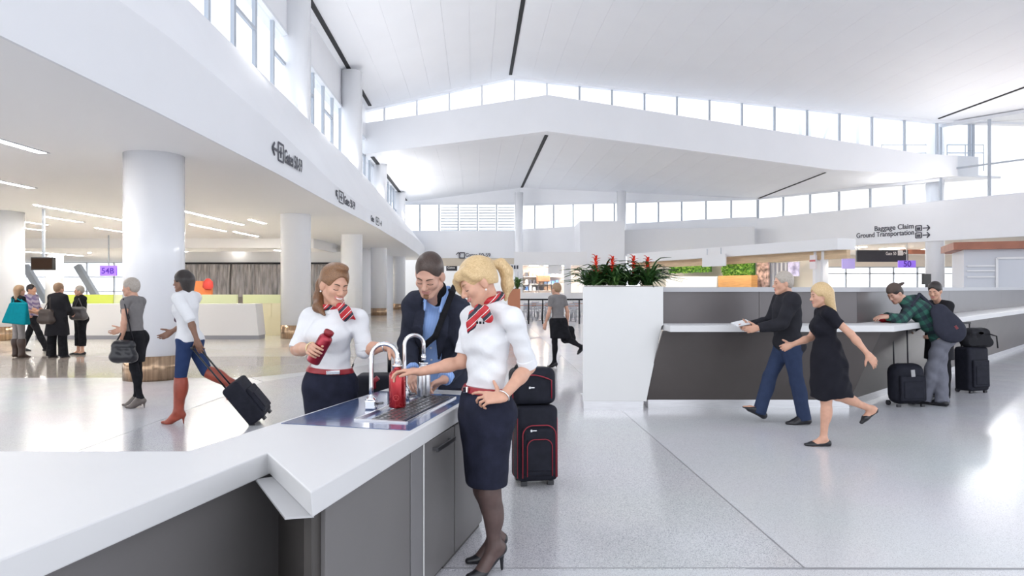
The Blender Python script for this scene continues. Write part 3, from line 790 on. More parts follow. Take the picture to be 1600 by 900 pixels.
# ------------------------------------------------------------------ second roof, beyond the beam
ceil2 = thing('ceiling', None, None); ceil2['kind'] = 'structure'
def roof2(p): MB().slab(p, (0, 0, 0.12)).build('ceiling_panel', CEILW, ceil2)
LF, LB = V(-7.6, EDGE + .3, 8.67), V(-8.68, 56.3, 8.67); RF, RB = V(1.86, EDGE + .3, 9.85), V(0.79, 56.3, 9.85)
KF, KB = V(16.9, EDGE + .3, 7.82), V(16.6, 46.2, 7.62)
n = 8
for i in range(n):
    a, c = i / n, (i + 1) / n - 0.0008
    roof2([LF.lerp(RF, a), LF.lerp(RF, c), LB.lerp(RB, c), LB.lerp(RB, a)])
n = 12
for i in range(n):
    a, c = i / n, (i + 1) / n - 0.0006
    roof2([RF.lerp(KF, a), RF.lerp(KF, c), RB.lerp(KB, c), RB.lerp(KB, a)])
MB().slab([LF, RF, RB, LB], (0, 0, 0.1)).build('ceiling_backing', CEILW, ceil2).location = (0, 0, 0.125)
MB().slab([RF, KF, KB, RB], (0, 0, 0.1)).build('ceiling_backing', CEILW, ceil2).location = (0, 0, 0.14)
roof2([KF, V(26, EDGE + .3, 7.40), V(24.0, 37.6, 7.40), KB])
roof2([LF, LB, V(-12, 56.3, 8.6), V(-12, EDGE + .3, 8.6)])
slot(RF + V(0, 0.6, -0.01), RF.lerp(RB, 0.99) + V(0, 0, -0.01), 0.20, parent=ceil2)
slot(LF + V(0.05, 0.6, -0.0), LF.lerp(LB, 0.95) + V(0.05, 0, 0.0), 0.20, parent=ceil2)
slot(KF + V(0, 0.5, -0.01), KF.lerp(KB, 0.98) + V(0, 0, -0.01), 0.10, parent=ceil2)

# ------------------------------------------------------------------ left side: mezzanine fascia in two folds, clerestory over it
BL = [(-4.6, 1.0), (-4.70, 6.3), (-4.68, 9.0), (-4.76, 13.9), (-4.98, 19.3), (-5.2, 26.6), (-5.7, 36.0), (-6.3, 45.0), (-7.2, 56.6)]
CR = [(1.0, 5.05), (9.6, 5.02), (13.5, 4.85), (19.0, 4.5), (24.0, 4.38), (32.0, 4.6), (45.0, 4.86), (57.0, 5.0)]
wl = thing('wall_left', None, None); wl['kind'] = 'structure'
ds = [1.0, 6.3, 9.0, 9.6, 13.5, 13.9, 19.0, 19.3, 24.0, 26.6, 32.0, 36.0, 45.0, 56.6]
def bl_x(d): return interp([(y, x) for x, y in BL], d)
lo_, up_ = MB(), MB()
for d0, d1 in zip(ds, ds[1:]):
    c0, c1 = interp(CR, d0), interp(CR, d1)
    lo_.hexa([(bl_x(d0) - 0.04, d0, 3.9), (bl_x(d0), d0, 3.9), (bl_x(d1), d1, 3.9), (bl_x(d1) - 0.04, d1, 3.9),
              (bl_x(d0) - 0.4, d0, c0), (bl_x(d0) - 0.02, d0, c0), (bl_x(d1) - 0.02, d1, c1), (bl_x(d1) - 0.4, d1, c1)])
    zt0 = 6.85 if d0 < 32 else 6.85 - 0.03 * (d0 - 32); zt1 = 6.85 if d1 < 32 else 6.85 - 0.03 * (d1 - 32)
    up_.hexa([(sill_x(d0) - 0.62, d0, c0), (bl_x(d0) - 0.02, d0, c0), (bl_x(d1) - 0.02, d1, c1), (sill_x(d1) - 0.62, d1, c1),
              (sill_x(d0) - 0.62, d0, zt0), (sill_x(d0), d0, zt0), (sill_x(d1), d1, zt1), (sill_x(d1) - 0.62, d1, zt1)])
lo_.build('lower_fascia', WHITE, wl); up_.build('upper_fascia', WHITE, wl)
# wall strips above and beside the clerestory windows
cols = [(-6.26, 11.95, 0.485), (-6.84, 21.6, 0.46), (-7.0, 29.8, 0.46), (-7.70, 39.5, 0.46), (-8.35, 50.5, 0.46)]
hd = MB(); d0s = [3, 12, 21.6, 29.8, 39.5, 56.4]
for d0, d1 in zip(d0s, d0s[1:]):
    hd.hexa([(wall_x(d0) - 0.25, d0, 9.45), (wall_x(d0), d0, 9.45), (wall_x(d1), d1, 9.45), (wall_x(d1) - 0.25, d1, 9.45),
             (wall_x(d0) - 0.25, d0, 11.4), (wall_x(d0), d0, 11.4), (wall_x(d1), d1, 11.4), (wall_x(d1) - 0.25, d1, 11.4)])
hd.build('window_header', WHITE, wl)
wn = 2
for d0, d1 in zip(d0s, d0s[1:]):
    w = thing('window_%d' % wn, None, None); w['kind'] = 'structure'; wn += 1
    n = max(3, round((d1 - d0) / 1.55)); zs = 6.8 if d0 < 35 else 6.2
    for i in range(n + 1):
        d = d0 + (d1 - d0) * i / n; x = wall_x(d) - 0.1
        if i < n: MB().bar((x, d, zs), (x, d, 9.5), 0.10, 0.13).build('mullion', FRAME, w)
        if i < n:
            e = d0 + (d1 - d0) * (i + 1) / n; x2 = wall_x(e) - 0.1
            MB().slab([(x, d, zs), (x2, e, zs), (x2, e, 9.5), (x, d, 9.5)], (-0.012, 0, 0)).build('pane', GLASS, w)
            zt = 8.55 if i % 2 else 7.25
            MB().bar((x, d, zt), (x2, e, zt), 0.09, 0.09).build('transom', FRAME, w)
    MB().bar((wall_x(d0) - 0.06, d0, zs + 0.04), (wall_x(d1) - 0.06, d1, zs + 0.04), 0.2, 0.10).build('window_sill', FRAMEW, w)
    MB().bar((wall_x(d0) - 0.06, d0, 9.46), (wall_x(d1) - 0.06, d1, 9.46), 0.2, 0.10).build('window_head', FRAMEW, w)

# lettering on the fascia (flat cut letters)
def fascia_sign(d, z, size, items, name='direction_sign', label=''):
    x = bl_x(d) + 0.004; dr = V(bl_x(d + 1) - bl_x(d - 1), 2.0, 0).normalized()
    o = thing(name, label, 'sign', (x, d, z))
    pos = 0.0
    for it, w in items:
        p = V(x, d, z) + dr * pos
        if it == 'LEFT' or it == 'UPLEFT' or it == 'RIGHT':
            b = MB(); c = p + dr * w * 0.45 + V(0, 0, size * 0.36); s = size * 0.42
            ang = {'LEFT': math.pi, 'UPLEFT': math.pi * 0.75, 'RIGHT': 0}[it]
            def pt(u, v): return c + dr * (u * math.cos(ang) - v * math.sin(ang)) + V(0.006, 0, u * math.sin(ang) + v * math.cos(ang))
            b.bar(pt(-s, 0), pt(s, 0), 0.012, size * 0.12, up=(0, 0, 1)); 
            for q in (-1, 1): b.bar(pt(s, 0), pt(s * 0.25, q * s * 0.75), 0.012, size * 0.12)
            b.build('arrow', INK, o)
        elif it == 'BOX':
            b = MB(); q0 = p; q1 = p + dr * w * 0.8; t = size * 0.09
            for z0 in (-0.08, 0.82):
                b.bar(q0 + V(0.006, 0, size * z0), q1 + V(0.006, 0, size * z0), 0.012, t)
            for q in (q0, q1): b.bar(q + V(0.006, 0, -size * 0.08), q + V(0.006, 0, size * 0.82), 0.012, t, up=dr)
            c = (q0 + q1) / 2 + V(0.006, 0, size * 0.37)   # little plane pictogram
            b.bar(c - dr * w * 0.22, c + dr * w * 0.22, 0.012, t); b.bar(c - V(0, 0, size * 0.28), c + V(0, 0, size * 0.28), 0.012, t * 1.2, up=dr)
            b.build('pictogram', INK, o)
        else:
            lettering('lettering', it, p + V(0.002, 0, 0), dr, (0, 0, 1), size, INK, o, 0.004, sx=0.66 if d < 15 else 0.95)
        pos += w
fascia_sign(13.55, 4.22, 0.40, [('LEFT', 0.34), ('BOX', 0.42), ('Gates 50-59', 2.0)], label='dark lettering Gates 50-59 with arrow on the left fascia, nearest the camera')
fascia_sign(19.2, 4.10, 0.36, [('UPLEFT', 0.5), ('BOX', 0.7), ('Gates 50-59', 2.6)], label='smaller dark gates lettering with slanted arrow, middle of the left fascia')
fascia_sign(24.9, 4.04, 0.30, [('Gates', 1.1), ('BOX', 0.8), ('RIGHT', 0.8)], label='farthest short lettering with a box pictogram on the left fascia')

# ------------------------------------------------------------------ round columns
def column(x, y, r, z1, label, group=None, bz=0.42):
    o = thing('column', label, 'column', (x, y, 0), group)
    MB().lathe([(r, bz), (r, z1)], (x, y, 0), 48).build('shaft', COLW, o)
    MB().lathe([(r + 0.006, 0.0), (r + 0.006, bz)], (x, y, 0), 48).build('base_band', BRONZE, o)
    return o
tops = [3.92, 11.05, 11.0, 9.5, 8.6]
labs = ['thick white column in the left concourse behind the walking woman in grey', 'white column rising past the fascia behind the smiling woman with ponytail',
        'third white column along the fascia, just right of the smiling woman', 'slimmer white column left of the man in the navy jacket', 'farthest slim white column at the left edge of the man in navy']
for (x, y, r), zt, lb in zip(cols, tops, labs): column(x, y, r, zt, lb)
column(-15.45, 20.8, 0.5, 3.92, 'white column at the left edge behind the group with the teal bag')
column(-17.0, 41.0, 0.46, 3.92, 'thin white column in front of the plastic sheeting wall')
column(-29.5, 44.0, 0.5, 3.92, 'white column beside the dark screen, behind the woman in black coat')
rc = thing('column', 'tall white column at the far right carrying the roof corner', 'column', (23.2, 37.45, 0))
MB().lathe([(0.46, 0), (0.46, 10.46)], (23.2, 37.45, 0), 40).build('shaft', COLW, rc)
for px, lb in ((811, 'white column in the far window wall behind the ponytail'), (971, 'white column in the far window wall above the planter')):
    d = 54.5 if px == 811 else 49.5; p = at(px, 450, d)
    c_ = thing('column', lb, 'column', (p.x, d, 0)); MB().lathe([(0.33, 0), (0.33, 9.2 if px == 811 else 8.6)], (p.x, d, 0), 32).build('shaft', COLW, c_)

# ------------------------------------------------------------------ concourse under the mezzanine
cs = thing('ceiling', None, None); cs['kind'] = 'structure'
b = MB()
for d0, d1 in zip(ds, ds[1:]):
    if d1 <= 32.0: b.hexa([(-60, d0, 3.9), (bl_x(d0) - 0.041, d0, 3.9), (bl_x(d1) - 0.041, d1, 3.9), (-60, d1, 3.9), (-60, d0, 4.1), (bl_x(d0) - 0.041, d0, 4.1), (bl_x(d1) - 0.041, d1, 4.1), (-60, d1, 4.1)])
    else: b.hexa([(-9.3, d0, 3.9), (bl_x(d0) - 0.041, d0, 3.9), (bl_x(d1) - 0.041, d1, 3.9), (-9.3, d1, 3.9), (-9.3, d0, 4.1), (bl_x(d0) - 0.041, d0, 4.1), (bl_x(d1) - 0.041, d1, 4.1), (-9.3, d1, 4.1)])
b.build('soffit', SOFF, cs)
MB().box(-60, 32.0, 3.45, -9.3, 32.4, 3.95).build('bulkhead', SOFF, cs)
MB().box(-60, 32.41, 3.75, -9.51, 58, 3.94).build('inner_soffit', SOFF, cs)
MB().box(-9.5, 32.41, 3.45, -9.31, 58, 3.94).build('bulkhead', SOFF, cs)
for x, d0, d1 in ((-20.5, 11, 17), (-24.5, 15, 21), (-15.5, 9, 12), (-29, 12, 18)): MB().box(x - 0.09, d0, 3.888, x + 0.09, d1, 3.899).build('strip_and_fill', LED, cs)  # extra strips out of view, added to brighten the soffit
strips = [(-8.03, 9.0, 11.7), (-11.1, 13.6, 15.8), (-13.25, 19.0, 23.4), (-9.85, 20.3, 25.0), (-15.1, 22.1, 24.0), (-16.0, 26.3, 28.5), (-11.65, 24.8, 27.8),
          (-11.4, 28.1, 30.6), (-8.85, 23.1, 24.5), (-17.0, 23.6, 25.0), (-18.8, 26.3, 27.5)]
for i, (x, d0, d1) in enumerate(strips):
    o = thing('ceiling_light', ['long recessed light strip at the left edge, nearest the camera', 'second recessed light strip at the left edge of the concourse ceiling', 'long light strip ending left of the thick column',
        'long light strip right of the thick column', 'short light strip just below the long one left of the thick column', 'light strip ending at the left side of the thick column, lowest row', 'light strip right of the thick column, second below the long one',
        'short light strip lowest right of the thick column', 'tiny light strip nearest the fascia, left of the second column', 'short light strip near the left white column', 'farthest short light strip near the left white column'][i],
        'ceiling light', (x, (d0 + d1) / 2, 3.9), 'recessed light strips in the concourse')
    MB().box(x - 0.075, d0, 3.888, x + 0.075, d1, 3.899).build('diffuser', LED, o)
    f_ = MB()
    for q in (-1, 1): f_.box(x + q * 0.09 - 0.015, d0 - 0.02, 3.882, x + q * 0.09 + 0.015, d1 + 0.02, 3.9)
    f_.build('frame', FRAMEW, o)
for i, (x, d0, d1) in enumerate(((-13.5, 39, 44), (-19.5, 36, 42), (-24, 44, 52), (-15, 48, 55), (-29, 36, 46))):  # strips added to lift the dark back of the concourse
    o = thing('ceiling_light', 'added fill strip in the lower back ceiling of the concourse, %s from right' % ('first', 'third', 'fourth', 'second', 'fifth')[i], 'ceiling light', (x, (d0 + d1) / 2, 3.75), 'added back fill strips of the concourse')
    MB().box(x - 0.09, d0, 3.738, x + 0.09, d1, 3.749).build('diffuser', LED, o)
for i, x in enumerate((-26, -22.5, -18.5, -14.5, -11.5)):
    for d in (36, 42):
        o = MB().lathe([(0.10, 0), (0.10, 0.012)], (x, d, 3.735), 16).build('downlight', LED)
        tag(o, 'small round downlight behind the bulkhead, %s row, %s from left' % ('nearer' if d == 36 else 'farther', ('first', 'second', 'third', 'fourth', 'fifth')[i]), 'downlight', 'round downlights behind the bulkhead')

# far glazing of the concourse
GW = mat('glazing_frame', (0.70, 0.73, 0.78), 0.4)
wf = thing('window_%d' % wn, None, None); wf['kind'] = 'structure'; wn += 1
for i in range(13):
    x = -52 + i * 2.3
    MB().box(x - 0.05, 57.6, 0, x + 0.05, 57.75, 3.75).build('mullion', GW, wf)
    if i < 12: MB().box(x + 0.05, 57.66, 0.05, x + 2.25, 57.68, 3.75).build('pane', GLASS, wf)
for z in (0.05, 1.3, 2.5, 3.7): MB().box(-52, 57.6, z - 0.04, -24.4, 57.75, z + 0.04).build('transom', GW, wf)
for k, (px, lb) in enumerate(((58, 'slanted grey steel strut in the window behind the group with the teal bag'), (140, 'slanted grey steel strut in the window left of the purple gate sign'))):
    a = at(px - 19, 415, 55); c = at(px + 20, 479, 55)
    s_ = MB().bar(a, c, 0.45, 0.45).build('slanted_strut', mat('strut_grey', (0.50, 0.54, 0.60), 0.5)); tag(s_, lb, 'strut')
# wall with plastic sheeting
PL = mat('plastic_sheet', (0.30, 0.27, 0.255), 0.22, var=0.45, vscale=3.0, bump=1.0, bscale=6, stretch=(3.5, 1, 0.45), coat=0.4)
wb = MB().box(-17.6, 36.22, 2.85, -8.9, 36.5, 3.5).build('wall_back_left', SOFF, kind='structure')
MB().box(-24.4, 57.6, 0, -9.3, 57.8, 3.95).build('wall_concourse_end', SOFF, kind='structure')
MB().box(-17.6, 36.3, 0.0, -8.9, 36.5, 2.85).build('lower_wall', mat('hoarding_brown', (0.25, 0.22, 0.20), 0.6), wb)
MB().box(-17.6, 36.0, 2.85, -8.9, 36.19, 2.93).build('trim_4', BLACK, kind='structure')
MB().box(-9.0, 36.2, 0, -8.7, 50, 3.9).build('wall_concourse_side', WHITE, kind='structure')
rnd = random.Random(4)
for i, (x0, x1) in enumerate(((-17.5, -14.9), (-14.9, -12.4), (-12.4, -8.9))):
    n = 40; vs = []; fs = []
    for k in range(n + 1):
        x = x0 + (x1 - x0) * k / n; y = 36.08 + 0.04 * math.sin(k * 1.9 + i) + rnd.uniform(-0.03, 0.03)
        vs += [(x, y, 1.1), (x + rnd.uniform(-.05, .05), y + rnd.uniform(-.04, .04), 2.0), (x, y + 0.02, 2.84)]
    for k in range(n):
        for r_ in (0, 1): fs.append((3 * k + r_, 3 * k + 3 + r_, 3 * k + 4 + r_, 3 * k + 1 + r_))
    s_ = MB()._add(vs, fs, 0, True).build('plastic_sheet', PL)
    tag(s_, ('grey-brown plastic sheeting behind the orange barrier', 'wrinkled plastic sheeting between the thin column and the big column', 'plastic sheeting right of the second column')[i], 'plastic sheet', 'plastic sheets over the hoarding')
ob = thing('orange_barrier', 'orange panel with a red item in front of the plastic sheeting', 'barrier', (-14.0, 30, 0))
a = at(296, 439, 30); c = at(331, 462, 30)
MB().box(a.x, 29.9, 0, c.x, 30.1, a.z).build('panel', mat('orange_panel', (0.70, 0.19, 0.05), 0.5), ob)
a = at(325, 437, 29.8); MB().lathe([(0.10, 0), (0.22, 0.12), (0.20, 0.35), (0.07, 0.5)], a - V(0, 0, 0.45), 14).build('red_item', mat('red_item', (0.55, 0.04, 0.03), 0.5), ob)

# ------------------------------------------------------------------ far wall and right wall: band, windows over it
DK = V(0.3, 56.3, 0); CK = V(16.5, 46.0, 0); EK = V(25.1, 33.4, 0); FK = V(33.3, 21.4, 0)
lv = mat('louver_grey', (0.55, 0.57, 0.60), 0.5)
def band_wall(name, p, q, z0, z1, th=0.3):
    p = Vector(p); q = Vector(q); n = V(-(q - p).y, (q - p).x, 0).normalized() * th
    return MB().prism([p[:2], q[:2], (q + n)[:2], (p + n)[:2]], z0, z1).build(name, WHITE, kind='structure')
def win_run(p, q, z0, z1, n, zt1=None, frame=FRAME, trans=(), head=True):
    global wn
    w = thing('window_%d' % wn, None, None); w['kind'] = 'structure'; wn += 1
    zt1 = z1 if zt1 is None else zt1; nv = V(-(q - p).y, (q - p).x, 0).normalized() * 0.15
    for i in range(n + 1):
        a = p.lerp(q, i / n) + nv; z = z1 + (zt1 - z1) * i / n
        MB().bar(V(a.x, a.y, z0), V(a.x, a.y, z), 0.11, 0.11).build('mullion', frame, w)
        if i < n:
            c = p.lerp(q, (i + 1) / n) + nv; zc = z1 + (zt1 - z1) * (i + 1) / n
            MB().slab([(a.x, a.y, z0), (c.x, c.y, z0), (c.x, c.y, zc), (a.x, a.y, z)], nv * 0.1).build('pane', GLASS, w)
            for t in trans: MB().bar(V(a.x, a.y, t), V(c.x, c.y, t), 0.09, 0.09).build('transom', frame, w)
    if head: MB().bar(V(*(p + nv)[:2], z1), V(*(q + nv)[:2], zt1), 0.25, 0.18).build('window_head', FRAMEW, w)
    MB().bar(V(*(p + nv)[:2], z0), V(*(q + nv)[:2], z0), 0.25, 0.10).build('window_sill', FRAMEW, w)
    return w
band_wall('wall_far', V(-9.2, 56.3, 0), DK, 4.05, 6.25)
band_wall('wall_far_right', DK, CK, 4.3, 6.35)
band_wall('wall_right', CK, FK, 4.12, 6.22)
wfar = win_run(V(-9.2, 56.3, 0), DK, 6.25, 8.55, 6)
win_run(DK, CK, 6.35, 8.45, 11, 7.62)
win_run(CK, V(22.9, 36.6, 0), 6.22, 7.62, 6, 7.40)
win_run(V(22.9, 36.6, 0), FK, 6.22, 10.3, 8, 10.0, trans=(7.9,))
for k in range(4):     # louvres seen through the far windows
    x0 = -9.2 + 9.5 * (2 + k) / 6 + 0.15
    for j in range(9): MB().obox((x0 + 0.65, 56.75, 6.4 + 0.235 * j), (1.40, 0.16, 0.05), w=(0, -0.5, 1)).build('louver_slat', lv, wfar)
# gable walls that close the second roof above the far windows
MB().slab([V(-9.2, 56.35, 8.5), V(0.4, 56.35, 8.5), V(0.79, 56.35, 9.95), V(-8.7, 56.35, 8.8)], (0, 0.15, 0)).build('wall_gable_far', CEILW, kind='structure')
MB().slab([V(0.3, 56.35, 8.42), V(16.5, 46.05, 7.60), V(16.6, 46.2, 7.72), V(0.79, 56.35, 9.95)], (0.1, 0.15, 0)).build('wall_gable_right', CEILW, kind='structure')
# white pier in front of the far wall, left of the slim column
p0, p1 = at(906, 345, 46), at(976, 345, 46)
pier = MB().prism([(p0.x, 46), (p1.x, 46), (p1.x + 0.3, 50), (p0.x, 50)], 0, 6.1).build('wall_pier', WHITE, kind='structure')
pb = MB().prism([(p1.x + 0.01, 47.5), (at(1180, 345, 44.5).x, 44.6), (at(1180, 345, 44.5).x + 0.4, 46.2), (p1.x + 0.01, 51)], 3.9, 5.6).build('trim_3', mat('shaded_white', (0.70, 0.71, 0.74), 0.5), kind='structure')  # shade of the recessed band put into a darker white
# far lettering
fs_ = thing('direction_sign', 'small far lettering Gates with arrow above the woman with the blond ponytail', 'sign', (-4.5, 56.2, 4.1))
lettering('lettering', 'Gates 50-59', at(727, 401, 56.2), (1, 0, 0), (0, 0, 1), 0.42, INK, fs_)
a = at(716, 399, 56.2); MB().bar(a - V(0, 0, 0.25), a + V(0, 0, 0.25), 0.02, 0.07).bar(a + V(0, 0, .25), a + V(.17, 0, .05), .02, .06).bar(a + V(0, 0, .25), a + V(-.17, 0, .05), .02, .06).build('arrow', INK, fs_)
a = at(722, 399, 56.2); b = MB()
for s_ in (-1, 1): b.bar(a + V(s_ * .2, 0, -.24), a + V(s_ * .2, 0, .24), .02, .08, up=(1, 0, 0)); b.bar(a + V(-.2, 0, s_ * .22), a + V(.2, 0, s_ * .22), .02, .08)
b.build('pictogram', INK, fs_)
MB().box(-6.6, 56.32, 3.40, 0.3, 56.5, 4.04).build('wall_far_header', mat('beige_header', (0.62, 0.55, 0.45), 0.5), kind='structure')
MB().box(-20, 61, 0, 3, 61.2, 4.6).build('wall_far_back', mat('far_room', (0.80, 0.80, 0.80), 0.6), kind='structure')

# right wall lettering
rd = (EK - CK).normalized(); rn = V(rd.y, -rd.x, 0) if V(rd.y, -rd.x, 0).y < 0 else V(-rd.y, rd.x, 0)
def on_right(px):       # point of the right wall face under photo column px
    k = (px - 800) / FPX; t = (k * CK.y - CK.x) / (rd.x - k * rd.y); return CK + rd * t
rs = thing('direction_sign', 'dark lettering Baggage Claim and Ground Transportation on the right wall', 'sign', (*on_right(1400)[:2], 4.6))
for text, py, x0, x1 in (('Baggage Claim', 361, 1366, 1427), ('Ground Transportation', 372, 1338, 1428)):
    p = on_right(x0) + rn * 0.01; q = on_right(x1) + rn * 0.01; L = (q - p).length
    z = EYE - (py - 450) / FPX * p.y
    zq = EYE - (py - 2.5 - 450) / FPX * q.y
    lt = lettering('lettering', text, V(p.x, p.y, z), rd, (0, 0, 1), 0.40, INK, rs, 0.01)
    w_ = max(v.co.dot(rd) for v in lt.data.vertices) - min(v.co.dot(rd) for v in lt.data.vertices)
    bx = V(p.x, p.y, z) - base_of(rs)
    for v in lt.data.vertices:
        t = (v.co - bx).dot(rd); v.co += rd * (t * (L / w_ - 1))
    for px0, px1, kind in ((1431, 1440, 'box'), (1442, 1453, 'arrow')):
        a = on_right(px0) + rn * 0.02; c = on_right(px1) + rn * 0.02; m_ = (a + c) / 2
        z0 = EYE - (py - 450) / FPX * m_.y - 0.02
        b = MB(); dr = rd * ((c - a).length / 2)
        if kind == 'box':
            for s_ in (-1, 1):
                b.bar(V(*(m_ + dr * s_)[:2], z0 + .03), V(*(m_ + dr * s_)[:2], z0 + 0.31), 0.02, 0.05, up=rd)
                b.bar(V(*(m_ - dr)[:2], z0 + 0.17 + s_ * 0.14), V(*(m_ + dr)[:2], z0 + 0.17 + s_ * 0.14), 0.02, 0.05)
            b.bar(V(*(m_ - dr * 0.6)[:2], z0 + 0.15), V(*(m_ + dr * 0.6)[:2], z0 + 0.15), 0.02, 0.14)
            b.build('pictogram', INK, rs)
        else:
            zc = z0 + 0.19; A = V(*(m_ - dr)[:2], zc); C = V(*(m_ + dr)[:2], zc)
            b.bar(A, C, 0.02, 0.055); b.bar(C, V(*(m_ + dr * 0.2)[:2], zc + 0.15), 0.02, 0.055); b.bar(C, V(*(m_ + dr * 0.2)[:2], zc - 0.15), 0.02, 0.055)
            b.build('arrow', INK, rs)

# ------------------------------------------------------------------ foreground service counter with a bottle filling station
SOLID = mat('solid_surface', (0.70, 0.70, 0.705), 0.42, var=0.01, vscale=3, spec=0.35)
GREYLAM = mat('grey_laminate', (0.15, 0.143, 0.143), 0.42, var=0.04, vscale=2)
GREYLT = mat('grey_edge', (0.36, 0.36, 0.37), 0.4)
DARKREC = mat('dark_shaded_recess', (0.06, 0.054, 0.05), 0.5)  # cabinet colour darkened for the shade in the recess
BLUE = mat('blue_stone', (0.085, 0.125, 0.25), 0.14, var=0.35, vscale=25, coat=0.3)
TRAYB = mat('tray_blue', (0.045, 0.085, 0.19), 0.15, var=0.3, vscale=30)
H_T = 0.88
cb, cc, cdv = V(-1.04, 2.90, 0), V(-0.69, 2.34, 0), V(-0.185, 4.62, 0)
ct = thing('service_counter', 'white L-shaped service counter with grey cabinets in the foreground', 'counter', (-1.0, 3.2, 0))
top_poly = [(-4.6, 0.9), (-1.53, 0.9), cb[:2], cc[:2], cdv[:2], (-0.86, 4.80), (-1.395, 2.93), (-4.6, 2.93)]
# apron polygon (fascia) leans in a little towards its foot
def inset(poly, e):
    out = []; n = len(poly); P = [Vector(p) for p in poly]
    for i in range(n):
        a, b, c = P[i - 1], P[i], P[(i + 1) % n]
        n1 = Vector((-(b - a).y, (b - a).x)).normalized(); n2 = Vector((-(c - b).y, (c - b).x)).normalized()
        m = (n1 + n2); out.append(b + m * (e / max(0.3, 1 + n1.dot(n2))))
    return out
A_ = top_poly; ins = inset(A_, 0.02); nA = len(A_)
vs = [(x, y, H_T) for x, y in A_] + [(x, y, H_T - 0.105) for x, y in ins]
tm = bmesh.new(); bv = [tm.verts.new(v) for v in vs]
tm.faces.new(bv[:nA]); tm.faces.new(bv[nA:][::-1])
for i in range(nA): tm.faces.new((bv[i], bv[nA + i], bv[nA + (i + 1) % nA], bv[(i + 1) % nA]))
bmesh.ops.recalc_face_normals(tm, faces=tm.faces)
me = bpy.data.meshes.new('worktop'); tm.to_mesh(me); tm.free()
for v in me.vertices: v.co -= base_of(ct)
wt = link_mesh('worktop', me, SOLID, ct); bevel(wt, 0.006, 2)
# lip where the two aprons meet, its grey standing for shade
jn = V(-0.85, -0.53, 0).normalized()
lip0, lip1 = V(cb.x + 0.02, cb.y - 0.03, 0) , V(cc.x - 0.03, cc.y + 0.05, 0)
MB().slab([V(-0.985, 2.93, 0.768), V(-0.70, 2.415, 0.768), V(-0.752, 2.42, 0.768) + jn * 0.052, V(-1.035, 2.90, 0.768) + jn * 0.052], (0, 0, 0.008)).build('apron_lip', mat('lip_shade_grey', (0.45, 0.45, 0.46), 0.4), ct)
# cabinet bodies
F0, F1 = V(-0.735, 2.50, 0), V(-0.225, 4.53, 0)       # front line of the filling-station cabinets
fd = (F1 - F0).normalized(); fn = V(-fd.y, fd.x, 0)
def fpt(px):
    k = (px - 800) / FPX; t = (k * F0.y - F0.x) / (fd.x - k * fd.y); return F0 + fd * t
zc = H_T - 0.105
body = [F0[:2], F1[:2], (F1 + fn * 0.60)[:2], (-1.06, 3.24)]
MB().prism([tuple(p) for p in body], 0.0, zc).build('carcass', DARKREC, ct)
def front(px0, px1, m, name, z0=0.03, z1=zc - 0.004, th=0.022, label=None):
    a, b = fpt(px0), fpt(px1); n = -fn
    o = MB().slab([V(a.x, a.y, z0), V(b.x, b.y, z0), V(b.x, b.y, z1), V(a.x, a.y, z1)], n * th).build(name, m, ct)
    bevel(o, 0.002, 1)
    if label: o['label'] = label
    return o
front(500.5, 634, GREYLAM, 'side_panel')
front(636, 654, mat('grey_panel_light', (0.19, 0.185, 0.19), 0.4), 'filler_panel')
d1 = front(657.5, 704, GREYLAM, 'door'); front(705.5, 748, GREYLAM, 'door')
h0, h1 = fpt(668), fpt(697)
hb = MB(); hz = zc - 0.055
hb.bar(V(h0.x, h0.y, hz) - fn * 0.055, V(h1.x, h1.y, hz) - fn * 0.055, 0.012, 0.022)
for q in (0.08, 0.92):
    p = h0.lerp(h1, q); hb.bar(V(p.x, p.y, hz) - fn * 0.02, V(p.x, p.y, hz) - fn * 0.055, 0.012, 0.015)
hb.build('handle', mat('dark_steel', (0.16, 0.16, 0.17), 0.3, 0.8), d1)
e0 = fpt(655.8); MB().bar(V(e0.x, e0.y, 0.03) - fn * 0.022, V(e0.x, e0.y, zc) - fn * 0.022, 0.007, 0.006, up=fd).build('edge_strip', mat('edge_white', (0.75, 0.75, 0.74), 0.3), ct)
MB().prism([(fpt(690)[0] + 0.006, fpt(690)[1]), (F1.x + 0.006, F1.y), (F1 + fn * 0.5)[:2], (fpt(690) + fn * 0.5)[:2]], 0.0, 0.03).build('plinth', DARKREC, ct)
# near cabinets and return between the two fronts, its shade put into the colour
nd = (cb - V(-1.53, 0.9, 0)).normalized(); nn = V(-nd.y, nd.x, 0)
NE = V(-1.05, 3.19, 0); NS = NE - nd * 2.4
MB().prism([NS[:2], NE[:2], (NE + nn * 0.30)[:2], (NS + nn * 0.30)[:2]], 0, zc).build('near_cabinet', GREYLAM, ct)
MB().prism([(NE + nn * 0.02 - nd * 0.001)[:2], (F0 - fn * -0.0)[:2], (F0 + fn * 0.03)[:2], (NE + nn * 0.06)[:2]], 0, zc).build('return_panel', DARKREC, ct)
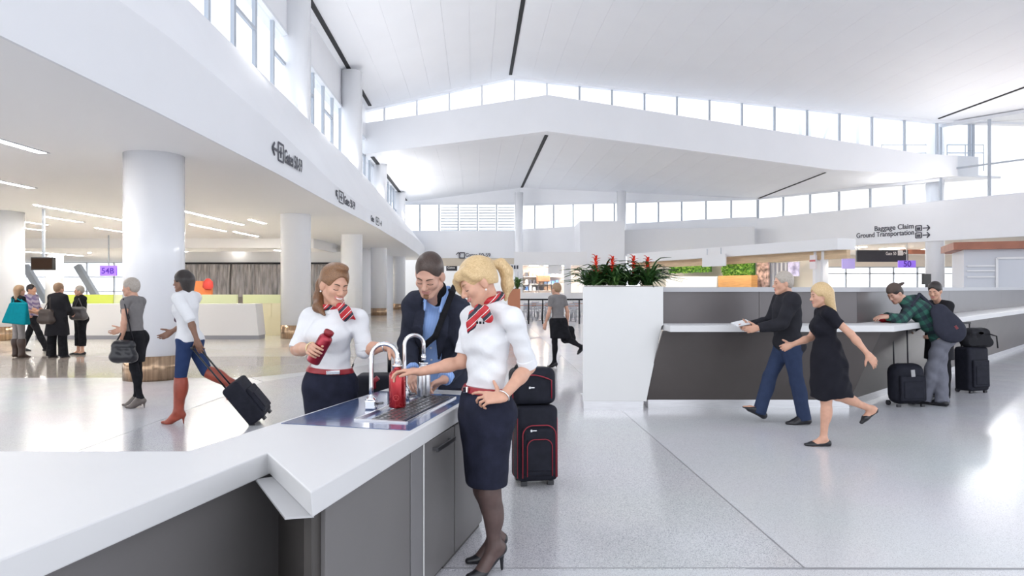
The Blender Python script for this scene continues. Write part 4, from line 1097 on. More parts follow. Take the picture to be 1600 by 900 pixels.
# blue inlay with sunken tray and drip grate
q = [V(-1.19, 3.52, H_T), V(-0.50, 3.345, H_T), V(-0.262, 4.42, H_T), V(-0.895, 4.62, H_T)]
def on(u, v, z=H_T):     # u across from left to right, v along to the far end
    a = q[0].lerp(q[1], u); b = q[3].lerp(q[2], u); p = a.lerp(b, v); return V(p.x, p.y, z)
U0, U1, V0_, V1_ = 0.47, 0.885, 0.145, 0.90
b = MB(); zt = H_T + 0.003
for (a0, a1, c0, c1) in ((0, U0, 0, 1), (U1, 1, 0, 1), (U0, U1, 0, V0_), (U0, U1, V1_, 1)):
    b.slab([on(a0, c0, H_T + 0.0005), on(a1, c0, H_T + 0.0005), on(a1, c1, H_T + 0.0005), on(a0, c1, H_T + 0.0005)], (0, 0, 0.003))
b.build('stone_inlay', BLUE, ct)
tr = MB().slab([on(U0, V0_, H_T + 0.0006), on(U1, V0_, H_T + 0.0006), on(U1, V1_, H_T + 0.0006), on(U0, V1_, H_T + 0.0006)], (0, 0, 0.0012)).build('drip_tray', TRAYB, ct)
rim = MB()
for a, c in (((U0, V0_), (U1, V0_)), ((U1, V0_), (U1, V1_)), ((U1, V1_), (U0, V1_)), ((U0, V1_), (U0, V0_))):
    rim.bar(on(*a, H_T + 0.007), on(*c, H_T + 0.007), 0.012, 0.010)
rim.build('tray_rim', STEEL, tr)
gr = MB(); G0, G1 = 0.60, 0.84
nx, ny = 4, 17
for j in range(ny + 1): gr.bar(on(G0, V0_ + 0.02 + (0.70 * j / ny), H_T + 0.010), on(G1, V0_ + 0.02 + 0.70 * j / ny, H_T + 0.010), 0.010, 0.008)
for i in range(nx + 1): gr.bar(on(G0 + (G1 - G0) * i / nx, V0_ + 0.02, H_T + 0.010), on(G0 + (G1 - G0) * i / nx, V0_ + 0.72, H_T + 0.010), 0.012, 0.008)
gr.build('drip_grate', mat('grate_steel', (0.40, 0.40, 0.42), 0.3, 0.9), tr)
MB().slab([on(G0, V0_ + .02, H_T + 0.002), on(G1, V0_ + .02, H_T + 0.002), on(G1, V0_ + .72, H_T + 0.002), on(G0, V0_ + .72, H_T + 0.002)], (0, 0, 0.002)).build('drain_bed', BLACK, tr)

def faucet(base, tip, height, label):
    o = thing('gooseneck_tap', label, 'tap', base)
    bx, by, bz = base
    b = MB(); b.box(bx - 0.032, by - 0.032, bz, bx + 0.032, by + 0.032, bz + 0.055); ob_ = b.build('tap_base', CHROME, o); bevel(ob_, 0.008, 3)
    MB().lathe([(0.034, 0), (0.026, 0.012), (0.014, 0.03)], (bx, by, bz + 0.052), 20).build('collar', CHROME, o)
    d = V(tip[0] - bx, tip[1] - by, 0); R = d.length / 2; d.normalize(); zs = bz + height - R
    pts = [V(bx, by, bz + 0.06)] + [V(bx, by, bz + 0.06 + (zs - bz - 0.06) * t) for t in (0.3, 0.6, 1.0)]
    for k in range(1, 13):
        a = math.pi * k / 12; pts.append(V(bx, by, zs) + d * (R - R * math.cos(a)) + V(0, 0, R * math.sin(a)))
    pts.append(V(tip[0], tip[1], tip[2]))
    MB().tube(pts, 0.0125, 14).build('spout', CHROME, o)
    MB().lathe([(0.0155, 0), (0.0155, 0.035)], (tip[0], tip[1], tip[2] - 0.012), 16).build('nozzle', CHROME, o)
    MB().tube([V(bx + 0.03, by, bz + 0.03), V(bx + 0.07, by - 0.01, bz + 0.036)], 0.007, 8).build('lever', mat('dark_steel', (0.16, 0.16, 0.17), 0.3, 0.8), o)
    return o
HT2 = H_T + 0.0035
f1 = at(580, 640, 3.93); f1.z = HT2; b1 = at(621, 640, 3.93)
faucet(tuple(f1), (b1.x, b1.y, H_T + 0.275), 0.375, 'chrome gooseneck tap filling the red bottle on the counter, nearer one')
f2 = at(632, 628, 4.28); f2.z = HT2; b2 = at(662, 620, 4.33)
faucet(tuple(f2), (b2.x, b2.y, H_T + 0.255), 0.40, 'chrome gooseneck tap over the steel bottle, farther one')

def bottle(name, label, c, axis, r, L, m, capm, group=None, ridges=True):
    o = thing(name, label, 'bottle', c, group); w = nrm(axis)
    MB().lathe([(r * 0.92, 0), (r, 0.008), (r, L * 0.74), (r * 0.93, L * 0.80), (r * 0.62, L * 0.87)], c, 40, w, smooth=True).build('body', m, o)
    if capm: MB().lathe([(r * 0.60, L * 0.865), (r * 0.60, L * 0.895), (r * 0.72, L * 0.90), (r * 0.72, L * 0.985), (r * 0.62, L)], c, 32, w).build('cap', capm, o)
    else: MB().lathe([(r * 0.60, L * 0.865), (r * 0.60, L * 0.95), (r * 0.66, L * 0.955), (r * 0.66, L)], c, 32, w).build('neck_ring', CHROME, o)
    return o
REDM = mat('red_metal', (0.42, 0.012, 0.02), 0.22, 0.65, coat=0.6)
CAPR = mat('red_cap', (0.25, 0.012, 0.02), 0.4)
bt = bottle('water_bottle', 'shiny red metal bottle standing under the nearer tap on the counter', V(b1.x, b1.y, H_T + 0.0145), (0, 0, 1), 0.049, 0.245, REDM, None, 'red water bottles')
# faint embossed emblem on the bottle: ring with a peak
e = MB(); ec = V(b1.x, b1.y - 0.0492, H_T + 0.075)
e.tube([ec + V(0.016 * math.cos(t * math.pi / 8), 0.0002 + 0.0025 * math.cos(t * math.pi / 8) ** 2, 0.016 * math.sin(t * math.pi / 8)) for t in range(17)], 0.0012, 6, cap=False)
e.tube([ec + V(-0.010, 0.001, -0.008), ec + V(0, 0, 0.010), ec + V(0.010, 0.001, -0.008)], 0.0012, 6)
e.build('emblem', mat('emblem_red', (0.62, 0.10, 0.10), 0.3, 0.5), bt)
bottle('water_bottle', 'brushed steel bottle held under the farther tap by the man', V(b2.x, b2.y, H_T + 0.0145), (0, 0, 1), 0.043, 0.215, STEEL, None)
HB = at(501, 543, 4.03); HAX = nrm((0.50, -0.10, 0.86))
bottle('water_bottle', 'dark red capped bottle held tilted by the smiling woman', HB - HAX * 0.10, HAX, 0.041, 0.215, mat('red_metal_dark', (0.32, 0.012, 0.03), 0.28, 0.6, coat=0.5), CAPR, 'red water bottles')

# ------------------------------------------------------------------ information counter on the right, with its planter
PLW = mat('planter_white', (0.72, 0.72, 0.715), 0.35, var=0.01, vscale=2)
BRN = mat('grey_brown_metal', (0.105, 0.092, 0.088), 0.32, 0.3, var=0.08, vscale=1.5, coat=0.15)
BRU = mat('grey_upper_panel', (0.125, 0.114, 0.116), 0.32, 0.3, var=0.06, vscale=1.5)
pl = thing('planter_box', 'tall tapered white planter at the end of the information counter', 'planter', (1.4, 9.1, 0))
y0 = 8.82; xl = 0.915; xr_t = 1.955; xr_m = 1.955; xr_b = 1.735
prof = [(xl, 0.115), (xr_b, 0.115), (xr_m - 0.02, 1.085), (xr_t, 1.10), (xr_t, 1.60), (xl, 1.60)]
n_ = len(prof); vs = [V(x, y0, z) for x, z in prof] + [V(x + (0.085 if x < 1 else 0), y0 + 0.72, z) for x, z in prof]
m_ = MB()._add(vs, [tuple(range(n_)), tuple(range(2 * n_ - 1, n_ - 1, -1))] + [(i, n_ + i, n_ + (i + 1) % n_, (i + 1) % n_) for i in range(n_)]).build('box', PLW, pl); bevel(m_, 0.006, 2)
MB().slab([V(xl + 0.012, y0 + 0.02, 0), V(xr_b - 0.035, y0 + 0.02, 0), V(xr_b - 0.035, y0 + 0.02, 0.115), V(xl + 0.012, y0 + 0.02, 0.115)], (0.03, 0.68, 0)).build('skirting', STEEL, pl)
so = MB().box(xl + 0.09, y0 + 0.05, 1.601, xr_t - 0.05, y0 + 0.67, 1.607).build('soil', mat('soil', (0.05, 0.035, 0.025), 0.9, bump=0.6, bscale=60), pl)
ic = thing('information_counter', 'long angular information counter with dark front panels and white ledge', 'counter', (4.5, 9.6, 0))
# plan lines
W0, W1, W2 = V(1.958, 8.45, 0), V(4.74, 8.47, 0), V(18.5, 22.05, 0)      # ledge nose
B0, B1, B2 = V(1.80, 9.03, 0), V(4.46, 9.03, 0), V(18.0, 22.45, 0)      # foot
U0_, U1_, U2_ = V(1.958, 8.98, 0), V(4.55, 9.0, 0), V(18.1, 22.58, 0)   # upper panel
def zz(p, z): return V(p.x, p.y, z)
for (p, r_) in ((B0, B1), (B1, B2)):
    e0, e1 = p, r_
    back = V(0, 1.0, 0) if p is B0 else V(-0.7, 0.7, 0)
    MB().slab([zz(e0, 0), zz(e1, 0), zz(e1, 0.105), zz(e0, 0.105)], back * 0.3).build('skirting', STEEL, ic)
# sloping dark fronts, split into panels
def front_run(a0, a1, c0, c1, z0, z1, n, name, m, inward, th=0.04, gap=0.003):
    for i in range(n):
        s_, t_ = i / n, (i + 1) / n; L = (a1 - a0).length
        g_ = gap / L
        p = [zz(a0.lerp(a1, s_ + g_), z0), zz(a0.lerp(a1, t_ - g_), z0), zz(c0.lerp(c1, t_ - g_), z1), zz(c0.lerp(c1, s_ + g_), z1)]
        MB().slab(p, inward * th).build(name, m, ic)
N0, N1, N2 = V(1.955, 8.66, 0), V(4.70, 8.68, 0), V(18.35, 22.2, 0)
front_run(B0 + V(-0.07, -0.02, 0), B1 + V(0, -0.02, 0), N0 + V(-0.045, 0, 0), N1, 0.105, 1.035, 1, 'front_panel', BRN, V(0, 1, 0))
front_run(B1 + V(0, -0.02, 0), B2, N1, N2, 0.105, 1.035, 3, 'front_panel', BRN, V(-0.7, 0.7, 0))
lg = MB(); lg.prism([W0[:2], W1[:2], W2[:2], (18.0, 22.7), (4.50, 9.2), (1.958, 9.15)], 1.035, 1.115)
lo = lg.build('ledge', SOLID, ic); bevel(lo, 0.006, 2)
front_run(U0_, U1_, U0_, U1_, 1.115, 1.53, 2, 'upper_panel', BRU, V(0, 1, 0))
front_run(U1_, U2_, U1_, U2_, 1.115, 1.53, 4, 'upper_panel', BRU, V(-0.7, 0.7, 0))
tg = MB(); tg.prism([(U0_ + V(0, -0.03, 0))[:2], (U1_ + V(0.02, -0.03, 0))[:2], (U2_ + V(0.03, -0.02, 0))[:2], (17.8, 22.95), (4.3, 9.4), (1.958, 9.38)], 1.53, 1.592)
tg.build('top_rail', mat('rail_grey', (0.45, 0.45, 0.47), 0.35), ic)

# ------------------------------------------------------------------ bromeliads in the planter
LEAF = mat('leaf_green', (0.028, 0.085, 0.02), 0.35, var=0.5, vscale=6)
LEAF2 = mat('leaf_green_light', (0.07, 0.15, 0.035), 0.35, var=0.4, vscale=6)
REDB = mat('bract_red', (0.75, 0.045, 0.02), 0.4, var=0.3, vscale=12)
def blade(root, az, L, w, rise, droop, n=7, th=0.003):
    pts = []; d = V(math.cos(az), math.sin(az), 0); sd = V(-math.sin(az), math.cos(az), 0)
    vs = []; fs = []
    for i in range(n):
        t = i / (n - 1); p = Vector(root) + d * (L * t * (0.55 + 0.45 * t)) + V(0, 0, rise * math.sin(math.pi * 0.5 * min(1, t * 1.35)) - droop * t * t)
        ww = w * (1 - t ** 2.2) + 0.002
        vs += [p - sd * ww / 2, p + V(0, 0, -ww * 0.22 - th), p + sd * ww / 2]
    for i in range(n - 1):
        a = 3 * i
        fs += [(a, a + 1, a + 4, a + 3), (a + 1, a + 2, a + 5, a + 4)]
    return vs, fs
rnd = random.Random(11)
def bromeliad(x, y, z, flower, lab, n=26, S_=1.0, seed=0, azr=None):
    r = random.Random(seed); o = thing('bromeliad', lab, 'plant', (x, y, z), 'bromeliads in the white planter')
    for i in range(n):
        az = r.uniform(0, 2 * math.pi) if azr is None else r.uniform(*azr); t = r.random()
        L = S_ * r.uniform(0.20, 0.46); vs, fs = blade((x + r.uniform(-.05, .05), y + r.uniform(-.04, .04), z + 0.02), az, L, r.uniform(0.030, 0.052), S_ * r.uniform(0.07, 0.30), S_ * r.uniform(0.0, 0.14))
        m = MB()._add(vs, fs, 0, True).build('leaf', LEAF if r.random() < 0.65 else LEAF2, o)
    if flower:
        st = MB(); hgt = flower
        st.tube([(x, y, z + 0.02), (x, y, z + hgt * 0.95)], [0.012, 0.008], 8).build('stem', REDB, o)
        fb = MB()
        for i in range(26):
            t = i / 25; az = i * 2.4; zz_ = z + 0.08 + (hgt - 0.08) * t
            vs, fs = blade((x, y, zz_ - 0.02), az, 0.10 * (1 - 0.40 * t), 0.030, 0.055, 0.0, 4); fb._add(vs, fs, 0, True)
        fb.build('bracts', REDB, o)
    return o
xs_f = [(at(931, 447, 9.1).x, 0.39, 'red-flowered bromeliad at the left end of the planter'), (at(957, 447, 9.1).x, 0.38, 'second red-flowered bromeliad from the left in the planter'),
        (at(990, 447, 9.2).x, 0.39, 'third bromeliad from the left with an orange-red flower'), (at(1012, 447, 9.1).x, 0.37, 'red-flowered bromeliad at the right end of the planter')]
for i, (x, h_, lab) in enumerate(xs_f): bromeliad(x, 9.1 + (0.1 if i == 2 else 0), 1.607, h_, lab, 34, 1.0, 20 + i)
for i, (x, y) in enumerate(((1.04, 9.28), (1.33, 9.0), (1.50, 9.32), (1.78, 9.0), (1.22, 9.32), (1.84, 9.25))):
    bromeliad(x, y, 1.607, 0, 'leafy green bromeliad without a flower, %s' % ('at the left back of the planter', 'at the front between the first two red flowers', 'at the back behind the orange-red flower', 'at the front right corner, leaves over the edge', 'at the back behind the second red flower', 'at the right back end with long arching leaves')[i], 32, 1.0 if i < 3 else 1.2, 50 + i)
# one long leaf hanging over the front edge

# ------------------------------------------------------------------ left desk
DESKW = mat('desk_white', (0.74, 0.73, 0.73), 0.3)
dk = thing('check_in_desk', 'long white desk with grey foot and lime back panel in the left concourse', 'desk', (-10.3, 21.3, 0))
a, c = at(120, 475, 21), at(399, 475, 21); e = at(404, 529, 21)
MB().slab([V(-14.7, 21, 0.12), V(e.x, 21, 0.12), V(c.x, 21, 1.09), V(-14.7, 21, 1.09)], (0, 0.6, 0)).build('front', DESKW, dk)
MB().box(-14.7, 21.03, 0, e.x, 21.55, 0.12).build('foot', mat('desk_foot', (0.30, 0.30, 0.33), 0.4), dk)
LIME = mat('lime_panel', (0.55, 0.62, 0.09), 0.4); PALEL = mat('pale_lime_panel', (0.66, 0.70, 0.42), 0.4)
x0 = at(80, 470, 21.7).x; xm = at(180, 470, 21.7).x; xe = at(372, 470, 21.7).x
MB().box(x0, 21.62, 0.9, xm - 0.01, 21.7, 1.37).build('back_panel', LIME, dk)
MB().box(xm, 21.62, 0.9, xe, 21.7, 1.37).build('back_panel', PALEL, dk)
cr = thing('cream_cabinet', 'cream yellow cabinet with two upper doors behind the end of the white desk', 'cabinet', (-7.9, 22.6, 0))
CREAM = mat('cream_laminate', (0.78, 0.72, 0.52), 0.4)
x0, x1 = at(380, 500, 22.6).x, at(447, 500, 22.6).x
MB().box(x0, 22.6, 0, x1, 23.2, 1.25).build('carcass', CREAM, cr)
for i in range(3): MB().box(x0 + (x1 - x0) * i / 3 + 0.02, 22.575, 0.62, x0 + (x1 - x0) * (i + 1) / 3 - 0.01, 22.6, 1.06).build('door', CREAM, cr)
MB().box(x0, 22.57, 1.08, x1, 22.6, 1.36).build('top_panel', PALEL, cr)
sg = thing('purple_gate_sign', 'small purple gate sign 54B hanging in the left concourse', 'sign', tuple(at(168, 430, 30)))
PUR = mat('purple_lit', (0.30, 0.16, 0.85), 0.4, emit=0.25)
a, c = at(156, 431, 30), at(181, 415, 30)
MB().box(a.x, 30, a.z, c.x, 30.12, c.z).build('panel', PUR, sg)
lettering('lettering', '54B', V((a.x + c.x) / 2, 29.99, a.z + 0.10), (1, 0, 0), (0, 0, 1), 0.36, mat('sign_blue', (0.10, 0.02, 0.45), 0.5), sg, 0.004, 'CENTER')
MB().box((a.x + c.x) / 2 - 0.02, 30.04, c.z, (a.x + c.x) / 2 + 0.02, 30.08, 3.9).build('hanger', FRAME, sg)
tv = thing('ceiling_screen', 'dark brown hanging screen above the group with the teal bag', 'screen', tuple(at(65, 423, 20)))
a, c = at(48, 422, 20), at(83, 402, 20)
o = MB().box(a.x, 20, a.z, c.x, 20.12, c.z).build('housing', mat('screen_black', (0.02, 0.018, 0.016), 0.3), tv)
MB().box(a.x + .03, 19.99, a.z + .03, c.x - .03, 20.0, c.z - .03).build('display', mat('display_brown', (0.035, 0.018, 0.010), 0.6, spec=.15), tv)
MB().box((a.x + c.x) / 2 - .03, 20.04, c.z, (a.x + c.x) / 2 + .03, 20.1, 3.9).build('hanger', FRAME, tv)

# ------------------------------------------------------------------ shops behind the information counter
SW = mat('shop_white', (0.80, 0.80, 0.81), 0.4); TAN = mat('tan_wood', (0.62, 0.45, 0.28), 0.45, var=0.12, vscale=3, stretch=(0.4, 0.4, 4)); CREAMW = mat('cream_wall', (0.78, 0.73, 0.62), 0.5)
C0, C1 = V(7.25, 43, 0), V(13.3, 27.9, 0); cdn = (C1 - C0).normalized(); cin = V(-cdn.y, cdn.x, 0)
if cin.y < 0: cin = -cin
cn = thing('shop_canopy', 'white shop canopy with a tan wood band behind the information counter', 'canopy', tuple(C0.lerp(C1, .5)))
MB().slab([zz(C0, 3.16), zz(C1, 3.16), zz(C1, 3.62), zz(C0, 3.72)], cin * 1.0).build('canopy_box', SW, cn)
MB().slab([zz(C0 + cin * .5, 2.80), zz(C1 + cin * .5, 2.80), zz(C1 + cin * .5, 3.16), zz(C0 + cin * .5, 3.16)], cin * 0.2).build('wood_band', TAN, cn)
def along(px, off):       # point on a line parallel to the canopy, off metres behind it
    A = C0 + cin * off; k = (px - 800) / FPX; t = (k * A.y - A.x) / (cdn.x - k * cdn.y); return A + cdn * t
def zat(py, d): return EYE - (py - 450) / FPX * d
for px, lb in ((1276, 'slim white post at the right end of the shop front'), (1288, 'second slim white post beside the right end of the shop front')):
    p = along(px, 0.6); o = MB().box(p.x - .12, p.y - .12, 0, p.x + .12, p.y + .12, 3.15).build('shop_post', SW); tag(o, lb, 'post')
for i in range(7):  # glowing panels added to brighten the shops under the canopy
    c = C0.lerp(C1, .08 + .14 * i) + cin * 0.8; o = MB().slab([zz(c, 3.14), zz(c + cdn * 1.0, 3.14), zz(c + cdn * 1.0 + cin * .18, 3.14), zz(c + cin * .18, 3.14)], (0, 0, .015)).build('canopy_fill', mat('warm_fill_panel', (1.0, .90, .75), .4, emit=30.0)); tag(o, 'added warm fill panel under the shop canopy, %s from left' % ('first','second','third','fourth','fifth','sixth','seventh')[i], 'ceiling light', 'added fill panels under the shop canopy')
for i in range(4):  # glowing panels added to brighten the gate area
    o = MB().box(20 + 3.5 * i, 46 + 1.5 * i, 4.42, 21.2 + 3.5 * i, 47.2 + 1.5 * i, 4.449).build('gate_fill', mat('warm_fill_panel', (1.0, .90, .75), .4, emit=30.0)); tag(o, 'added warm fill panel in the gate ceiling, %s from left' % ('first','second','third','fourth')[i], 'ceiling light', 'added fill panels of the gate ceiling')
# living wall: a board with leaf clumps
GREEN = [mat('moss_dark', (0.05, 0.17, 0.02), 0.6), mat('moss_mid', (0.14, 0.36, 0.04), 0.6), mat('moss_light', (0.30, 0.52, 0.10), 0.6)]
for k, (xa, xb, lb) in enumerate(((1048, 1110, 'left green living wall above the planter plants'), (1130, 1178, 'right green living wall beside the hanging white sign'))):
    p, r_ = along(xa, 2.2), along(xb, 2.2); o = thing('living_wall', lb, 'plant wall', (*p.lerp(r_, .5)[:2], 2.0), 'green wall sections in the shop')
    z0, z1 = zat(427 if k == 0 else 434, p.y), zat(402, p.y)
    MB().slab([zz(p, z0), zz(r_, z0), zz(r_, z1), zz(p, z1)], cin * 0.1).build('board', GREEN[0], o)
    rn_ = random.Random(k); b = [MB(), MB(), MB()]
    for i in range(700):
        c = p.lerp(r_, rn_.random()) - cin * rn_.uniform(0.02, 0.15); z = rn_.uniform(z0, z1); s_ = rn_.uniform(.05, .12)
        u = V(rn_.uniform(-1, 1), rn_.uniform(-.5, .5), rn_.uniform(-1, 1)).normalized(); w_ = u.cross(V(rn_.uniform(-.4, .4), 1, rn_.uniform(-.4, .4))).normalized()
        C_ = V(c.x, c.y, z); b[rn_.randrange(3)]._add([C_ - u * s_, C_ + w_ * s_ * .5, C_ + u * s_, C_ - w_ * s_ * .5], [(0, 1, 2, 3)])
    for i in range(3): b[i].build('foliage', GREEN[i], o, kind='stuff')
p, r_ = along(1182, 2.3), along(1200, 2.3)
o = MB().slab([zz(p, 1.2), zz(r_, 1.2), zz(r_, 3.0), zz(p, 3.0)], cin * 0.1).build('brick_panel', mat('brown_mottled', (0.42, 0.30, 0.27), 0.7, var=0.8, vscale=5)); tag(o, 'narrow brown mottled wall panel right of the green wall', 'panel')
p, r_ = along(1122, 1.6), along(1174, 1.6)
wc = thing('wooden_shop_counter', 'orange-brown wooden shop counter below the green wall', 'counter', (*p.lerp(r_, .5)[:2], 0))
for i in range(3):
    z0 = 0.1 + 0.72 * i; MB().slab([zz(p, z0), zz(r_, z0), zz(r_, z0 + .70), zz(p, z0 + .70)], cin * 0.4).build('board', mat('orange_wood', (0.55, 0.29, 0.10), 0.45, var=0.15, vscale=3, stretch=(.5, .5, 5)), wc)
p, r_ = along(1000, 3.2), along(1282, 3.2)
sb = MB().slab([zz(p, 0), zz(r_, 0), zz(r_, 3.4), zz(p, 3.4)], cin * 0.2).build('wall_shop', CREAMW, kind='structure')
p, r_ = along(1040, 1.9), along(1120, 1.9)
o = MB().slab([zz(p, 0), zz(r_, 0), zz(r_, 2.22), zz(p, 2.3)], cin * 0.5).build('display_case', SW); tag(o, 'white shop display case behind the planter leaves', 'display case'); bevel(o, .03, 2)
dr_ = thing('shop_door', 'shop entrance with grey vertical bars and a blue poster', 'door', (*along(1220, 2.6)[:2], 0))
p, r_ = along(1206, 2.6), along(1232, 2.6)
MB().slab([zz(p, 0), zz(r_, 0), zz(r_, 2.85), zz(p, 2.85)], cin * 0.1).build('door_leaf', mat('pale_glass', (0.72, 0.75, 0.80), 0.2), dr_)
for i in range(5): c = p.lerp(r_, i / 4) - cin * .05; MB().box(c.x - .05, c.y - .03, 0, c.x + .05, c.y + .03, 2.85).build('bar', mat('bar_grey', (0.30, 0.31, 0.36), 0.4), dr_)
p, r_ = along(1231, 2.3), along(1248, 2.3); o = MB().slab([zz(p, 2.15), zz(r_, 2.15), zz(r_, 2.85), zz(p, 2.85)], cin * 0.05).build('poster', mat('poster_violet', (0.45, 0.45, 0.85), 0.4, var=0.6, vscale=3)); tag(o, 'blue and violet poster in the shop entrance', 'poster')
hs = thing('hanging_notice', 'plain white notice board hanging in front of the green wall', 'sign', (*along(1115, -0.3)[:2], 3.0))
p, r_ = along(1097, -0.3), along(1133, -0.3); MB().slab([zz(p, zat(417, p.y)), zz(r_, zat(417, p.y)), zz(r_, zat(399, p.y)), zz(p, zat(399, p.y))], cin * 0.08).build('board', SW, hs)
for q_ in (.2, .8): c = p.lerp(r_, q_) + cin * .04; MB().box(c.x - .015, c.y - .015, zat(399, p.y), c.x + .015, c.y + .015, 3.6).build('cord', FRAME, hs)
wk = thing('wall_beacon', 'small white fire notice box on the post at the right of the shop', 'notice box', (*along(1269, 0.3)[:2], 2.4))
p = along(1265, .3); r_ = along(1274, .3); MB().slab([zz(p, 2.4), zz(r_, 2.4), zz(r_, 3.0), zz(p, 3.0)], cin * .1).build('box', mat('notice_white', (.82, .76, .76), .5), wk)
MB().slab([zz(p, 2.72), zz(r_, 2.72), zz(r_, 2.80), zz(p, 2.80)], cin * -.01).build('stripe', mat('notice_red', (.6, .15, .15), .5), wk)

# ------------------------------------------------------------------ gate area on the right
gb = thing('window_%d' % wn, None, None); gb['kind'] = 'structure'; wn += 1
a, c = at(1285, 450, 60), at(1620, 450, 60)
n = 9
for i in range(n + 1):
    x = a.x + (c.x - a.x) * i / n; MB().box(x - .06, 60, 0, x + .06, 60.12, 3.4).build('mullion', FRAME, gb)
    if i < n: MB().box(x + .06, 60.04, 0, x + (c.x - a.x) / n - .06, 60.06, 3.4).build('pane', GLASS, gb)
for z in (1.5, 2.85, 3.4): MB().box(a.x, 60, z - .05, c.x, 60.12, z + .05).build('transom', FRAME, gb)
MB().slab([V(15.8, 47.3, 4.45), V(34, 21.5, 4.45), V(60, 40, 4.45), V(40, 60.2, 4.45), V(14, 60.2, 4.45)], (0, 0, .15)).build('ceiling_gate', mat('gate_ceiling', (0.74, 0.68, 0.60), 0.5), kind='structure')
MB().box(a.x - 4, 60.0, 3.45, c.x + 3, 60.2, 4.5).build('wall_gate_header', mat('gate_ceiling', (0.74, 0.68, 0.60), 0.5), kind='structure')
dg_ = thing('hanging_gate_sign', 'long black hanging sign reading Gate 50 below the right wall', 'sign', tuple(at(1378, 409, 45.5)))
a, c = at(1339, 409, 45.5), at(1419, 391, 45.5)
MB().box(a.x, 45.5, a.z, c.x, 45.65, c.z).build('board', mat('sign_charcoal', (0.035, 0.035, 0.045), 0.4), dg_)
for px in (1340, 1417): p = at(px, 391, 45.5); MB().box(p.x - .02, 45.55, c.z, p.x + .02, 45.6, 4.46).build('rod', FRAMEW, dg_)
WLET = mat('sign_white', (0.9, 0.9, 0.9), 0.5)
lettering('lettering', 'Gate 50', at(1384, 398.5, 45.49), (1, 0, 0), (0, 0, 1), 0.30, WLET, dg_, .004, sx=.72)
p = at(1403, 398.5, 45.48); MB().box(p.x, 45.48, p.z - .03, p.x + .34, 45.5, p.z + .3).build('pictogram', WLET, dg_)
p = at(1411, 397.5, 45.48); MB().tube([p + V(.0, 0, -.02), p + V(.02, 0, .10), p + V(.11, 0, .14), p + V(.19, 0, .08)], .022, 6).tube([p + V(.10, 0, .02), p + V(.2, 0, .06), p + V(.24, 0, .17)], .02, 6).build('arrow', WLET, dg_)
for (x0, x1, y0_, y1_, txt, lb, s_) in ((1404, 1431, 418, 407, '50', 'purple lit gate sign with the number 50 below the black sign', .52), (1316, 1336, 420, 404, '51', 'pale purple gate sign left of the black hanging sign', .36)):
    a, c = at(x0, y0_, 44), at(x1, y1_, 44); o = thing('purple_gate_sign', lb, 'sign', tuple(a))
    MB().box(a.x, 44, a.z, c.x, 44.1, c.z).build('panel', PUR if txt == '50' else mat('purple_pale', (0.50, 0.42, 0.85), 0.4, emit=.15), o)
    if txt == '50': lettering('lettering', txt, V((a.x + c.x) / 2, 43.99, a.z + .06), (1, 0, 0), (0, 0, 1), s_, mat('sign_blue', (0.10, 0.02, 0.45), 0.5), o, .004, 'CENTER')
    MB().box((a.x + c.x) / 2 - .02, 44.03, c.z, (a.x + c.x) / 2 + .02, 44.07, 4.46).build('hanger', FRAMEW, o)
RUST = mat('rust_wood', (0.34, 0.13, 0.08), 0.5, var=.15, vscale=2)
kk = thing('gate_kiosk', 'grey and white kiosk with a rust-red roof edge at the far right', 'kiosk', tuple(at(1560, 450, 27)))
a = at(1490, 390, 27); z0, z1 = zat(390, 27), zat(378.5, 27)
MB().slab([V(a.x, 27, z0), V(a.x + 8, 24.0, z0), V(a.x + 8, 24.0, z1), V(a.x, 27, z1)], (1.5, 3.2, 0)).build('roof_edge', RUST, kk)
b_ = at(1506, 393, 27.2)
MB().slab([V(b_.x, 27.2, 0), V(b_.x + 8, 24.3, 0), V(b_.x + 8, 24.3, z0), V(b_.x, 27.2, z0)], (1.4, 2.9, 0)).build('wall_panel', mat('kiosk_grey', (0.62, 0.64, 0.69), 0.5), kk)
dv = V(8, -2.9, 0).normalized(); K = V(b_.x, 27.2, 0) + V(-.02, -.05, 0)
for z in (2.45, 2.26, 2.02): MB().bar(zz(K + dv * .1, z), zz(K + dv * 1.05, z), .04, .05).build('shelf', SW, kk)
for s_ in (1.1, 4.2): MB().bar(zz(K + dv * s_, 0), zz(K + dv * s_, 2.75), .05, .08, up=dv).build('frame', SW, kk)
MB().bar(zz(K + dv * 1.1, 2.75), zz(K + dv * 4.2, 2.75), .05, .08).build('frame', SW, kk)
rb = MB().box(28.6, 50, 4.08, 36, 50.3, 4.40).build('rust_beam', RUST); tag(rb, 'rust-red beam behind the right column', 'beam')
p = at(1449, 443, 20); sp = thing('monitor', 'small dark monitor on the counter top behind the woman in black', 'monitor', (at(1449, 450, 13.2).x, 13.2, 1.59))
a, c = at(1443, 444.5, 13.2), at(1455, 428, 13.2)
MB().box(a.x, 13.2, a.z, c.x, 13.26, c.z).build('screen', mat('screen_black', (0.02, 0.018, 0.016), 0.3), sp)
MB().box((a.x + c.x) / 2 - .02, 13.2, 1.0, (a.x + c.x) / 2 + .02, 13.24, a.z).build('stand', mat('screen_black', (0.02, 0.018, 0.016), 0.3), sp)

